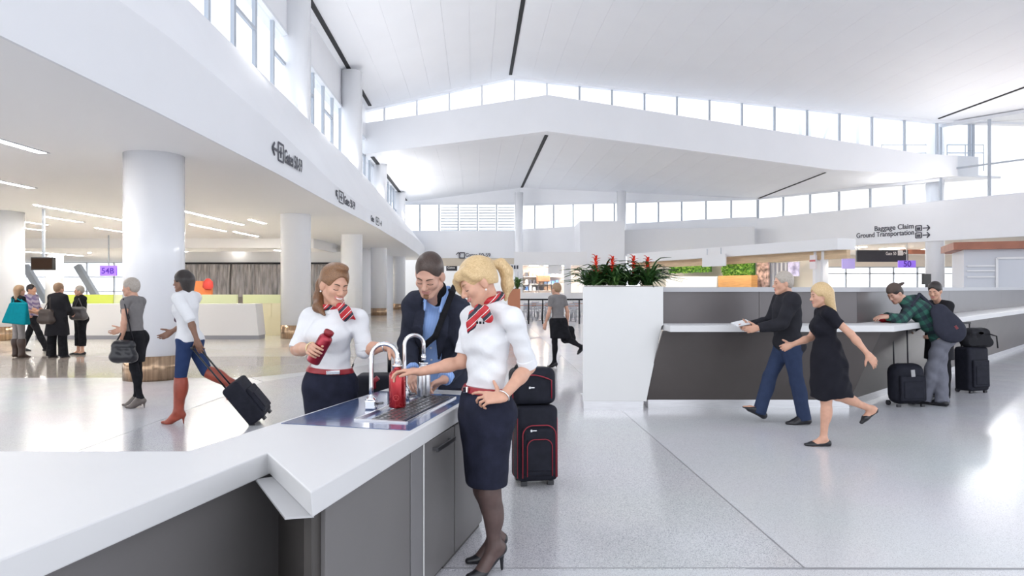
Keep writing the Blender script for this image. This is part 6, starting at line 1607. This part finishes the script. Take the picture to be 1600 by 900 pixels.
# ------------------------------------------------------------------ helpers for the passers-by
def finish(J, label, skinm, h=0.008, hair='hair_brown', hairargs=(0.012, 0.062, -0.05), extra_hair=None, facekw=None, group=None):
    P = body_prims(J); HP = head_prims(J); root = root_person(label, J.pel, group=group)
    skin('body', P + HP, h, skinm, root)
    if facekw is not None: face(J, HP, root, h=0.0035, **facekw)
    if hair:
        H = hair_cap(J, *hairargs) + (extra_hair(J) if extra_hair else [])
        skin('hair', H, 0.008, MATS[hair], root)
    return P, HP, root
def long_hair(L=0.20, w=0.075, back=0.07):
    def f(J):
        dn = A3((0, 0, -1)); out = []
        for q in (-0.7, 0, 0.7): out.append(cone(hp(J, q * w, -0.055, 0.02), hp(J, q * w, -back, -0.03) + dn * L, 0.055 * J.hs, 0.030, 0.05, 'hair'))
        return out
    return f
def swing_hair(J): return long_hair(0.16)(J)
mat_hair('hair_black', (0.030, 0.020, 0.018), (0.010, 0.008, 0.008)); mat_hair('hair_grey', (0.50, 0.45, 0.40), (0.30, 0.26, 0.22)); mat_hair('hair_redblond', (0.34, 0.22, 0.13), (0.18, 0.10, 0.055)); mat_hair('hair_sand', (0.42, 0.27, 0.16), (0.22, 0.13, 0.07))
W_ = math.pi        # facing -X
def bag_soft(name, label, c, size, m, handle=None, group=None, tilt=0.0, axis=(1, 0, 0)):
    o = thing(name, label, 'bag', tuple(c)); c = A3(c); a = unit(axis); up = A3((0, 0, 1)); n = unit(np.cross(a, up)); sx, sy, sz = size
    k = 0.03
    P_ = [cone(c - a * sx * .30 - up * sz * .25, c + a * sx * .30 - up * sz * .25, sz * .28, sz * .28, 0, flat=n, s=sz * .56 / sy), cone(c - a * sx * .22 + up * sz * .22, c + a * sx * .22 + up * sz * .22, sz * .25, sz * .25, 0.08, flat=n, s=sz * .56 / sy)]
    skin('pouch', P_, 0.008, m, o, wob=folds((1, 0, 1), 0.0035, 0.12, 4))
    if handle: MB().tube([V(*p) for p in handle], 0.010, 8).build('strap', m, o)
    return o

# woman in grey walking at the left, black handbag
p = fl(208, 636)
J = fk(p.x + 0.02, p.y, W_, 1.68, True, [(-0.10, 0.10, 0, 0), (0.03, 0.02, 0, 0)], [(0.0, 0.16, 0.25, 0.3), (0.25, 0.12, 0.9, 0.2)], 0.03, 0.1, (0.1, -0.05), 0.95, 0.06)
P, HP, root = finish(J, 'grey-haired woman in grey top and black skirt walking past the thick column', SK_F, hair='hair_grey', hairargs=(0.014, 0.06, -0.06), facekw=dict(closed=False))
skin('top', garment_top(J, P, 0.012, 0.35, 0.05), 0.008, cloth('grey_knit', (0.20, 0.19, 0.19)), root, wob=folds((0, 0, 1), 0.004, .15, 1))
skin('skirt', skirt(J, P, 0.014, 0.80, 0.06, 0.0), 0.009, BLK, root)
for i in (0, 1): skin('tights', [inflate(q, 0.003) for q in pick(P, 'thigh%d' % i, 'shin%d' % i, 'foot%d' % i)], 0.009, BLK, root); skin('ankle_boot', shoe(J, i, 0.008, 'man'), 0.007, mat('grey_leather', (0.12, 0.10, 0.09), 0.3), root)
c = A3(at(193, 548, p.y - 0.25)); bag_soft('handbag', 'black shoulder bag at the hip of the woman in grey', c, (0.34, 0.16, 0.30), BLKL, [c + A3((-.10, 0, .1)), c + A3((0.02, .10, .42)), J.sh[0] + A3((0, -0.05, 0.04)), c + A3((.10, .05, .1))])

# woman in white with red boots, pulling a black trolley case
p = fl(272, 660)
J = fk(p.x + 0.17, p.y, W_, 1.74, True, [(0.12, 0.06, 0, 0), (-0.42, 0.70, 0, 0.95)], [(-0.55, 0.15, 0.25, 0.1), (0.35, 0.15, 0.7, 0.2)], 0.05, 0.12, (0.0, -0.05), 0.97, 0.075)
P, HP, root = finish(J, 'dark-haired woman in white top and tall red boots pulling a case', SK_D, hair='hair_black', hairargs=(0.016, 0.058, -0.07), extra_hair=long_hair(0.10), facekw=dict(closed=False))
skin('top', garment_top(J, P, 0.022, 1.05, -0.05, arm_e=0.022), 0.008, SHIRT, root, wob=folds((0, .3, 1), 0.008, .18, 1))
JE = [inflate(q, .012) for q in pick(P, 'pelvis', 'thigh')] + [inflate(q, .012) for q in pick(P, 'torso')[:1]]
JE.append(plane(A3(J.pel) + J.up * .04, J.up)); skin('jeans', JE, 0.009, cloth('denim_dark', (0.025, 0.045, 0.12)), root)
RB = mat('boot_red_leather', (0.30, 0.055, 0.03), 0.35, var=.2, vscale=10)
for i in (0, 1):
    an, kn = A3(J.an[i]), A3(J.kn[i]); top = kn - (kn - an) * 0.04
    B_ = shoe(J, i, 0.008, 'man'); B_ = [q for q in B_ if q['t'] != 'p'] + [inflate(q, 0.022, cuts=[(top, kn - an)]) for q in pick(P, 'shin%d' % i)] + [plane((0, 0, 0.001), (0, 0, -1))]
    skin('tall_boot', B_, 0.007, RB, root)
skin('dark_scarf', [cone(A3(J.neck) + A3((0, 0, .03)), A3(J.neck) + J.fc * .10 - A3((0, 0, .10)), .05, .035, .02), cone(A3(J.neck) + J.fc * .10 - A3((0, 0, .10)), A3(J.neck) + J.fc * .13 - A3((0, 0, .32)), .035, .03, .02)], .008, cloth('scarf_mauve', (.14, .10, .13)), root)
JW = J

def trolley(label, foot, axis_up, width_dir, w, h, t, m, trim=None, handle=0.45, name='suitcase', pockets=True, hand_m=None, thick=.010):
    """foot = centre of the base edge; axis_up leans with the case"""
    o = thing(name, label, 'suitcase', (foot[0], foot[1], 0)); u = nrm(axis_up); x = nrm(width_dir); x = (x - u * x.dot(u)).normalized(); y = u.cross(x); f = Vector(foot)
    if y.y > 0: y = -y       # y = front, towards the viewer
    c = f + u * (h / 2 + 0.03)
    b = MB(); b.obox(c, (w, t, h), x, u); ob_ = b.build('shell', m, o); bevel(ob_, min(w, t) * 0.18, 4)
    for q in ob_.data.polygons: q.use_smooth = True
    if pockets:
        pk = MB().obox(f + u * (h * .40 + .03) + y * (t / 2 + .012), (w * .78, .05, h * .62), x, u).build('front_pocket', m, o); bevel(pk, .02, 3)
        pk2 = MB().obox(f + u * (h * .36 + .03) + y * (t / 2 + .034), (w * .62, .03, h * .42), x, u).build('front_pocket', m, o); bevel(pk2, .014, 3)
    if trim:
        def arch(sw, z0, z1, yo, r):
            pts = [f + u * z0 - x * sw / 2 + y * yo]; n = 10; rad = sw / 2 * .6
            for k in range(n + 1): a = math.pi - k * math.pi / 2 / n; pts.append(f + u * (z1 - rad + rad * math.sin(a)) + x * (-sw / 2 + rad + rad * math.cos(a)) + y * yo)
            for k in range(n + 1): a = math.pi / 2 - k * math.pi / 2 / n; pts.append(f + u * (z1 - rad + rad * math.sin(a)) + x * (sw / 2 - rad + rad * math.cos(a)) + y * yo)
            pts.append(f + u * z0 + x * sw / 2 + y * yo); return MB().tube(pts, r, 8)
        arch(w * .80, h * .12, h * .80, t / 2 + .036, .0045).build('piping', trim, o); arch(w * .60, h * .14, h * .62, t / 2 + .050, .004).build('piping', trim, o); arch(w * .96, .06, h * 1.01, t * .40, .0045).build('piping', trim, o)
        arch(w * .99, .06, h * 1.015, -t * .1, .004).build('piping', trim, o)
    dk_ = hand_m or BLKL
    for s_ in (-1, 1):
        q = f + x * s_ * (w / 2 - .05) - y * (t / 2 - .02)
        MB().lathe([(.035, -.015), (.035, .015)], q + u * .035, 16, x).build('wheel', BLKL, o)
        if trim or pockets: MB().obox(f + x * s_ * (w / 2 - .06) + y * (t / 2 - .04) + u * .015, (.05, .03, .035), x, u).build('foot', BLKL, o)
    if handle:
        tp = h + .03 + handle; hw = w * .22 if thick < .012 else w * .19; yo = -t * .32
        MB().tube([f + u * h + x * hw + y * yo, f + u * tp + x * hw + y * yo], thick, 8).build('handle_tube', dk_, o); MB().tube([f + u * h - x * hw + y * yo, f + u * tp - x * hw + y * yo], thick, 8).build('handle_tube', dk_, o)
        g = MB().obox(f + u * tp + y * yo, (hw * 2 + .04, .03, .03), x, u).build('grip', dk_, o); bevel(g, .008, 2)
    return o
CASE = cloth('case_nylon', (0.016, 0.017, 0.026), 0.6, .2, .3, 500); TRIM = mat('trim_red', (0.30, 0.012, 0.03), 0.4)
# case pulled by the woman in boots
wh = A3(J.wr[0]); ft = at(411, 641, 8.0); ft.z = 0.045; ax = (V(*wh) - ft)
trolley('black trolley case dragged behind the woman in red boots', ft, ax, V(0, 1, 0.0), .36, .52, .22, CASE, None, max(.1, ax.length - .60), pockets=True)

# group in the left background
p = fl(29, 559); J = fk(p.x, p.y, 1.15, 1.64, True, [(0, 0, 0.04, 0), (0.03, 0.03, 0.04, 0)], [(0.15, 0.2, 0.9, 0.4), (0.2, 0.15, 1.1, 0.4)], 0, 0, (-0.3, 0), .95, .03)
P, HP, root = finish(J, 'long-haired woman in grey trousers and brown boots carrying a teal tote bag', SK_F, .011, 'hair_sand', (0.014, 0.06, -.07), long_hair(.24), group=None)
skin('top', garment_top(J, P, 0.012, .5, .02), .011, BLK, root); skin('leggings', trousers(J, P, .008, .04, 0.0), .011, cloth('grey_leggings', (.30, .28, .28)), root)
for i in (0, 1):
    an, kn = A3(J.an[i]), A3(J.kn[i]); top = kn - (kn - an) * .15
    skin('boot', [q for q in shoe(J, i, .010, 'man') if q['t'] != 'p'] + [inflate(q, .034, cuts=[(top, kn - an)]) for q in pick(P, 'shin%d' % i)] + [plane((0, 0, .001), (0, 0, -1))], .010, mat('brown_leather', (.055, .032, .025), .35), root)
c = A3(at(25, 488, p.y - .38)); TEAL = cloth('teal_cloth', (0.0, .22, .28)); tb_ = thing('tote_bag', 'large teal tote bag on the arm of the long-haired woman', 'bag', tuple(c))
C_ = V(*c); q8 = [C_ + V(sx * (.27 if z < 0 else .19) + (.06 if z > 0 else 0), sy * (.10 if z < 0 else .035), z + (.05 if (z < 0 and sx < 0) else 0)) for z in (-.28, .22) for sx, sy in ((-1, -1), (1, -1), (1, 1), (-1, 1))]
b_ = MB().hexa(q8).build('pouch', TEAL, tb_); bevel(b_, .035, 3)
for sy in (-.03, .03): MB().tube([C_ + V(-.08, sy, .21), V(*A3(J.sh[0])) + V(-.03, sy, .02), V(*A3(J.sh[0])) + V(0, sy, .055), V(*A3(J.sh[0])) + V(.04, sy, .03), C_ + V(.20, sy, .21)], .012, 8).build('strap', TEAL, tb_)
p = fl(52, 549); J = fk(p.x, p.y, 0.2, 1.76, False, [(-.35, .05, .05, 0), (.42, .0, .05, 0)], [(0.1, .2, .8, .4), (.2, .15, .9, .4)], -.1, 0, (-.2, 0))
P, HP, root = finish(J, 'dark-haired person in plaid shirt and black trousers behind the teal bag', SK_T, .011, 'hair_black', (0.010, 0.06, -.05))
skin('shirt', garment_top(J, P, 0.015, 1.1, -.06), .011, mat_stripes('mauve_plaid', [(0, (.35, .30, .38)), (.5, (.14, .10, .22))], 14, (1, 0, 1)), root); skin('trousers', trousers(J, P, .013, .0), .012, BLK, root)
for i in (0, 1): skin('shoe', shoe(J, i, .010, 'man'), .011, BLKL, root)
p = fl(87, 559); J = fk(p.x, p.y + .05, 1.45, 1.72, True, [(0, 0, .10, 0), (0.02, 0.02, .10, 0)], [(0.2, .22, .7, .5), (.2, .2, .9, .5)], .04, 0, (-.3, 0), 1.18)
P, HP, root = finish(J, 'woman in long black coat and wide trousers seen from behind', SK_F, .011, 'hair_redblond', (0.018, 0.055, -.08), None)
CT_ = garment_top(J, P, 0.03, 2.0, None, arm_e=.03); hm = (A3(J.hip[0]) + A3(J.hip[1])) / 2
CT_ += [cone(hm + A3((0, 0, .05)), hm - A3((0, 0, .38)), .19, .25, .05, cuts=[(hm - A3((0, 0, .36)), (0, 0, -1))])]
skin('coat', CT_, .011, cloth('black_coat', (.018, .018, .022)), root, wob=folds((1, 0, .1), .010, .2, 7)); skin('trousers', trousers(J, P, .03, .0, .05), .012, BLK, root)
for i in (0, 1): skin('shoe', shoe(J, i, .010, 'man'), .011, BLKL, root)
c = A3(at(72, 494, p.y - .22)); bag_soft('shoulder_bag', 'dark brown shoulder bag on the left of the black coat', c, (.34, .18, .34), mat('bag_brown', (.05, .035, .03), .4), [c + A3((-.06, 0, .12)), c + A3((.02, .1, .42)), c + A3((.08, .02, .14))])
p = fl(111, 556); J = fk(p.x, p.y + .35, -2.2, 1.66, True, [(0, 0, .03, 0), (0.02, 0.02, .03, 0)], [(0.2, .2, 1.2, .3), (.2, .2, .9, .5)], 0, 0, (-.2, 0), 1.05)
P, HP, root = finish(J, 'woman in black jacket facing the coat wearer with cropped black trousers', SK_F, .011, 'hair_grey', (0.014, 0.06, -.05), None, dict(closed=False))
skin('jacket', garment_top(J, P, 0.025, 2.0, -.20, arm_e=.025), .011, BLK, root); tr_ = trousers(J, P, .02, .0, .03); tr_.append(plane((0, 0, .20), (0, 0, -1))); skin('trousers', tr_, .012, BLK, root)
for i in (0, 1): skin('shoe', shoe(J, i, .009, 'flat'), .011, BLKL, root)
c = A3(at(123, 489, p.y + .1)); bag_soft('handbag', 'grey handbag on the right arm of the group in black', c, (.40, .2, .32), mat('bag_grey', (.10, .095, .10), .4), [c + A3((-.1, 0, .1)), c + A3((-.02, .03, .34)), c + A3((.1, 0, .1))])

# woman walking away in the middle distance
p = fl(872, 574); J = fk(p.x, p.y, 2.3, 1.66, True, [(.02, .02, .02, 0), (-.5, .75, .02, .9)], [(0.1, .15, .3, .1), (-.2, .15, .3, .1)], .04, .1, (.1, 0), 1.0, .05)
P, HP, root = finish(J, 'woman in grey top and black skirt walking between counter and planter', SK_F, .010, 'hair_sand', (.014, .06, -.06))
skin('top', garment_top(J, P, .014, .6, .03), .010, cloth('grey_knit', (0.20, 0.19, 0.19)), root); skin('skirt', skirt(J, P, .016, .85, .05, .02), .011, BLK, root)
for i in (0, 1): skin('tights', [inflate(q, .004) for q in pick(P, 'thigh%d' % i, 'shin%d' % i, 'foot%d' % i)], .010, BLK, root); skin('shoe', shoe(J, i, .009, 'pump'), .009, BLKL, root)
c = A3(J.wr[1]) + A3((0.02, -.02, -.22)); bag_soft('tote_bag', 'black bag swinging beside the woman in the middle distance', c, (.36, .14, .34), BLK, [c + A3((-.08, 0, .12)), A3(J.wr[1]) + A3((0, 0, -.04)), c + A3((.08, 0, .12))], axis=(.7, .7, 0))

# walking couple by the information counter
p = fl(1240, 661); J = fk(p.x - .07, p.y, W_, 1.80, False, [(-.16, .04, 0, 0), (.42, .14, 0, -.25)], [(.5, .12, .9, .3), (.45, .12, 1.0, .3)], .03, .05, (.0, -.05), 1.05, .012)
P, HP, root = finish(J, 'older man in black jacket and jeans striding past the counter', SK_F, .009, 'hair_grey', (.008, .062, -.05), None, dict(closed=False))
skin('jacket', garment_top(J, P, .030, 2.0, -.16, arm_e=.024), .009, cloth('black_jacket', (.022, .022, .028)), root, wob=folds((.2, 0, 1), .006, .16, 3)); skin('jeans', trousers(J, P, .016, .0, .022), .010, cloth('denim_blue', (.03, .045, .095)), root)
for i in (0, 1): skin('shoe', shoe(J, i, .011, 'man'), .009, BLKL, root)
c = V(*A3(J.wr[1])) + V(-.10, .0, .03); o = MB().obox(c, (.20, .15, .012), (1, .2, .2), (0.2, -.2, 1)).build('paper_folder', SHIRT); tag(o, 'white paper in the hand of the striding older man', 'paper')
p = fl(1274, 694); J = fk(p.x + .12, p.y, W_, 1.66, True, [(.12, .05, 0, 0), (-.35, .85, 0, .9)], [(-.75, .25, .15, .0), (.4, .12, .9, .3)], .06, .2, (.0, -.12), 1.0, .0)
P, HP, root = finish(J, 'blond woman in black dress and flat black shoes walking in front of the man', SK_F, .009, 'hair_blond', (.016, .058, -.08), long_hair(.22, .08, .12), dict(closed=False))
DR = garment_top(J, P, .016, .55, None); hm = (A3(J.hip[0]) + A3(J.hip[1])) / 2; km = (A3(J.kn[0]) + A3(J.kn[1])) / 2
DR += [cone(hm + A3((0, 0, .08)), hm + (km - hm) * .98, .150, .205, .06, cuts=[(hm + (km - hm) * .95, km - hm)])] + [inflate(q, .02, k=.06, cuts=[(hm + (km - hm) * .95, km - hm)]) for q in pick(P, 'thigh')]
skin('dress', DR, .009, cloth('black_dress', (.012, .012, .018)), root, wob=folds((1, .4, .1), .010, .16, 5))
for i in (0, 1): skin('flat_shoe', shoe(J, i, .006, 'flat'), .006, BLKL, root)

# man in a plaid shirt leaning on the ledge, woman beside him
def man_plaid():
    J = blank(False, 1.0); D = 9.22
    hipc = A3(at(1471, 531, D)); lat = unit((0.75, -0.66, 0)); fwd = unit((-0.66, -0.30, 0)); fwd = unit(A3((-0.75, 0.45, 0)))
    lat = unit(np.cross((0, 0, 1), fwd))
    J.hip = [hipc + lat * .09, hipc - lat * .09]; J.pel = hipc + A3((0, 0, .03))
    J.an = [A3(at(1452, 619, D - .02)), A3(at(1470, 619, D - .05))]; J.an[0] = A3((at(1449, 0, D).x, D + .05, .09)); J.an[1] = A3((at(1466, 0, D).x, D - .08, .09))
    J.kn = [(J.hip[i] + J.an[i]) / 2 + fwd * .02 for i in (0, 1)]
    J.chest = A3(at(1440, 487, D + .10)); J.neck = A3(at(1412, 469, D + .18))
    J.sh = [A3(at(1424, 484, D + .02)), A3(at(1430, 470, D + .34))]
    J.el = [A3(at(1408, 500, D - .14)), A3(at(1408, 500, D + .35))]
    J.wr = [A3(at(1386, 495, D - .20)), A3(at(1384, 494, D + .10))]
    J.toe = [unit((-.6, -.35, 0)), unit((.5, -.5, 0))]; J.heel = [.012, .012]
    J.toe = [unit((-.7, .5, 0)), unit((-.5, .7, 0))]
    set_head(J, at(1399, 459, D + .20), (-.80, -.25, -.50), (-.3, 0, 1), 1.06)
    J.hands = [hand_prims(J.wr[0], (-.9, .2, -.05), (0, .4, -.9), 1, s=1.0, fat=1.2), hand_prims(J.wr[1], (-.9, -.2, .1), (0, -.3, -.9), -1, s=1.0, fat=1.2)]
    P = body_prims(J); HP = head_prims(J)
    root = root_person('man in green plaid shirt and grey trousers bent over the counter ledge', J.pel)
    skin('body', P + HP, .009, SK_M, root); face(J, HP, root, h=.004, closed=True)
    m = mat('green_plaid', (.02, .09, .075), .85); t = m.node_tree; b = t.nodes['Principled BSDF']
    tcn = t.nodes.new('ShaderNodeTexCoord'); last = None
    for ax_ in ((.85, 0, .5), (-.5, 0, .85)):
        dn = t.nodes.new('ShaderNodeVectorMath'); dn.operation = 'DOT_PRODUCT'; dn.inputs[1].default_value = ax_
        mu = t.nodes.new('ShaderNodeMath'); mu.operation = 'MULTIPLY'; mu.inputs[1].default_value = 9.0
        fr = t.nodes.new('ShaderNodeMath'); fr.operation = 'FRACT'; gt = t.nodes.new('ShaderNodeMath'); gt.operation = 'GREATER_THAN'; gt.inputs[1].default_value = .5
        t.links.new(tcn.outputs['Object'], dn.inputs[0]); t.links.new(dn.outputs['Value'], mu.inputs[0]); t.links.new(mu.outputs[0], fr.inputs[0]); t.links.new(fr.outputs[0], gt.inputs[0])
        if last is None: last = gt
        else:
            ad = t.nodes.new('ShaderNodeMath'); ad.operation = 'ADD'; t.links.new(last.outputs[0], ad.inputs[0]); t.links.new(gt.outputs[0], ad.inputs[1])
            hv = t.nodes.new('ShaderNodeMath'); hv.operation = 'MULTIPLY'; hv.inputs[1].default_value = .5; t.links.new(ad.outputs[0], hv.inputs[0])
            r = t.nodes.new('ShaderNodeValToRGB'); r.color_ramp.elements[0].color = (.008, .020, .030, 1); r.color_ramp.elements[1].color = (.022, .11, .08, 1)
            x = r.color_ramp.elements.new(.5); x.color = (.012, .05, .046, 1)
            t.links.new(hv.outputs[0], r.inputs['Fac']); t.links.new(r.outputs['Color'], b.inputs['Base Color'])
    T = garment_top(J, P, .028, 1.95, -.10, arm_e=.024)
    skin('plaid_shirt', T, .009, m, root, wob=folds((1, 0, .4), .008, .18, 3))
    skin('trousers', trousers(J, P, .022, .02, .034), .010, cloth('grey_trousers', (.16, .165, .20)), root, wob=folds((.2, 0, 1), .006, .16, 9))
    for i in (0, 1): skin('shoe', shoe(J, i, .013, 'man'), .009, BLKL, root)
    CAPM = cloth('cap_brown', (.10, .075, .065)); ax = (J.hl, J.hf, J.hu)
    skin('hair', hair_cap(J, .008, .06, -.05), .009, MATS['hair_black'], root)
    cp = [ell(hp(J, 0, -.012, .055), ax, A3((.084, .102, .092)) * J.hs, 0), plane(hp(J, 0, 0, .045), unit(-J.hu + J.hf * .1))]
    skin('cap', cp, .007, CAPM, root)
    skin('cap_brim', [ell(hp(J, 0, -.125, .062), ax, A3((.062, .065, .012)) * J.hs, 0)], .006, CAPM, root)
    c = J.chest * .45 + J.pel * .55 + A3((.06, -.22, .06)); ax2 = unit(J.chest - J.pel); o = thing('messenger_bag', 'dark navy sling bag across the back of the man in plaid', 'bag', tuple(c))
    nrm_ = unit(np.cross(ax2, lat)); vv = unit((0, -1, .25))
    skin('pouch', [cone(c - ax2 * .12, c + ax2 * .14, .17, .13, 0, flat=vv, s=2.2), cone(c - A3((0, 0, .06)), c - A3((0, 0, .07)), .18, .18, .06, flat=vv, s=2.2)], .008, cloth('bag_navy', (.030, .032, .048)), o)
    skin('strap', [cone(c + ax2 * .12, J.sh[1] + A3((0, -.1, .09)), .025, .025, .01), cone(J.sh[1] + A3((0, -.1, .09)), J.sh[0] + A3((-.03, -.06, .05)), .022, .022, .01)], .008, cloth('bag_navy', (.030, .032, .048)), o)
    MB().obox(V(*(c + ax2 * -.10 + vv * .085)), (.05, .006, .035), tuple(ax2), (0, -.3, 1)).build('patch', mat('patch_red', (.22, .05, .06), .5), o)
    rc_ = A3(at(1386, 487, D + .02)); o = thing('red_item', 'small red bag on the white ledge in front of the man in plaid', 'bag', tuple(rc_))
    skin('pouch', [ell(A3((rc_[0], rc_[1], 1.17)), ((1, 0, 0), (0, 1, 0), (0, 0, 1)), (.13, .09, .055))], .008, cloth('red_cloth', (.35, .012, .02)), o, wob=folds((1, 0, 0), .008, .1, 1))
man_plaid()
p = at(1476, 450, 9.75); J = fk(p.x - .03, 9.83, -2.75, 1.66, True, [(0, 0, .02, 0), (0.02, .02, .02, 0)], [(0.3, .1, .8, .3), (.4, .1, .9, .3)], .06, 0, (-.15, -.2), 1.0)
set_head(J, at(1461, 455, 9.68), (-.72, -.55, -.28), (0, 0, 1), 1.0)
P, HP, root = finish(J, 'dark-haired woman in black coat standing behind the man in plaid', SK_F, .009, 'hair_black', (.012, .062, -.04), lambda J: ponytail([hp(J, -.02, -.09, .02), hp(J, -.02, -.12, -.06), hp(J, -.02, -.11, -.14)], [.03, .028, .012], .02), dict(closed=True, smile=.7))
CT_ = garment_top(J, P, .025, 2.0, None, arm_e=.025); hm = (A3(J.hip[0]) + A3(J.hip[1])) / 2
CT_ += [cone(hm + A3((0, 0, .05)), hm - A3((0, 0, .30)), .17, .19, .05, cuts=[(hm - A3((0, 0, .28)), (0, 0, -1))])]
skin('coat', CT_, .010, cloth('black_coat', (.018, .018, .022)), root); skin('trousers', trousers(J, P, .014, .0), .011, BLK, root)
for i in (0, 1): skin('shoe', shoe(J, i, .009, 'man'), .010, BLKL, root)

# ------------------------------------------------------------------ luggage standing about
ft = at(835, 754, 5.55); ft.z = 0.0; fx = V(1, .22, 0)
trolley('black wheeled suitcase with red piping behind the blond woman', ft, V(0.0, 0.06, 1), fx, .34, .60, .26, CASE, TRIM, 0)
lg_ = thing('overnight_bag', 'black overnight bag with red piping on top of the wheeled suitcase', 'bag', (ft.x, ft.y + .04, .65))
c = V(ft.x - .02, ft.y + .05, .782); b = MB().obox(c, (.36, .24, .30), fx, (0, .06, 1)).build('shell', CASE, lg_); bevel(b, .06, 4)
for q in b.data.polygons: q.use_smooth = True
x = fx.normalized(); pts = [c + x * -.16 + V(0, -.135, -.09)] + [c + x * (-.16 + .32 * k / 10) + V(0, -.135, .055 + .045 * math.sin(math.pi * k / 10)) for k in range(11)] + [c + x * .16 + V(0, -.135, -.09)]
MB().tube(pts, .005, 8).build('piping', TRIM, lg_)
hn_ = [c + x * (-.06 + .08 * math.cos(t)) + V(0, -.02, .14 + .05 * math.sin(t)) for t in np.linspace(0, math.pi, 9)]; MB().tube(hn_, .012, 8).build('handle', BLKL, lg_)
for cc_, par in ((c + V(-.02, -.140, -.0), lg_),):
    MB().obox(cc_, (.014, .006, .018), x, (0.2, 0, 1)).obox(cc_ + x * .024, (.03, .005, .007), x, (0, 0, 1)).build('emblem', mat('emblem_silver', (.8, .8, .82), .25, .8), par)
s0 = [o for o in bpy.data.objects if o.get('label', '').startswith('black wheeled suitcase with red')][0]
cc_ = ft + V(-.03, -.20, .46); MB().obox(cc_, (.014, .006, .018), x, (.2, 0, 1)).obox(cc_ + x * .026, (.034, .005, .007), x, (0, 0, 1)).build('emblem', mat('emblem_silver', (.8, .8, .82), .25, .8), s0)
# trolley behind the counter between the smiling woman and the man
ft = at(588, 450, 5.02); ft.z = 0
trolley('black trolley case with raised wide handle behind the counter', ft + V(.02, 0, 0), V(0, 0, 1), V(1, .05, 0), .34, .92, .26, CASE, None, .17, thick=.015)
o = [o for o in bpy.data.objects if o.get('label', '').startswith('black trolley case with raised')][0]
MB().tube([at(584, 606, 4.84), at(584, 596, 4.82), at(591, 590, 4.82)], .018, 10).build('red_grip', TRIM, o)
# round-topped backpack case and upright case by the counter on the right
ft = at(1416, 633, 9.15); ft.z = 0
trolley('round black trolley backpack with a name tag left of the man in plaid', ft, V(0, .05, 1), V(1, .1, 0), .46, .54, .26, CASE, None, .46)
o = [o for o in bpy.data.objects if o.get('label', '').startswith('round black trolley')][0]
sh_ = [q for q in o.children if q.name.startswith('shell')][0]; sh_.modifiers['bevel'].width = .12
MB().obox(ft + V(-.02, -.19, .46), (.05, .008, .09), (1, 0, .1), (-.1, 0, 1)).build('name_tag', mat('tag_grey', (.35, .35, .36), .5), o)
ft = at(1519, 612, 10.35); ft.z = 0
trolley('tall black upright suitcase standing right of the couple at the counter', ft, V(0, .04, 1), V(1, .3, 0), .40, .66, .27, CASE, None, .36)
c = A3((ft.x + .05, ft.y - .02, .84)); bag_soft('duffel_bag', 'crumpled black duffel bag resting on the upright suitcase', c, (.46, .26, .30), cloth('duffel_black', (.02, .02, .024), .6), [c + A3((.12, -.12, .05)), c + A3((.22, -.12, .02)), c + A3((.24, -.12, -.16))])
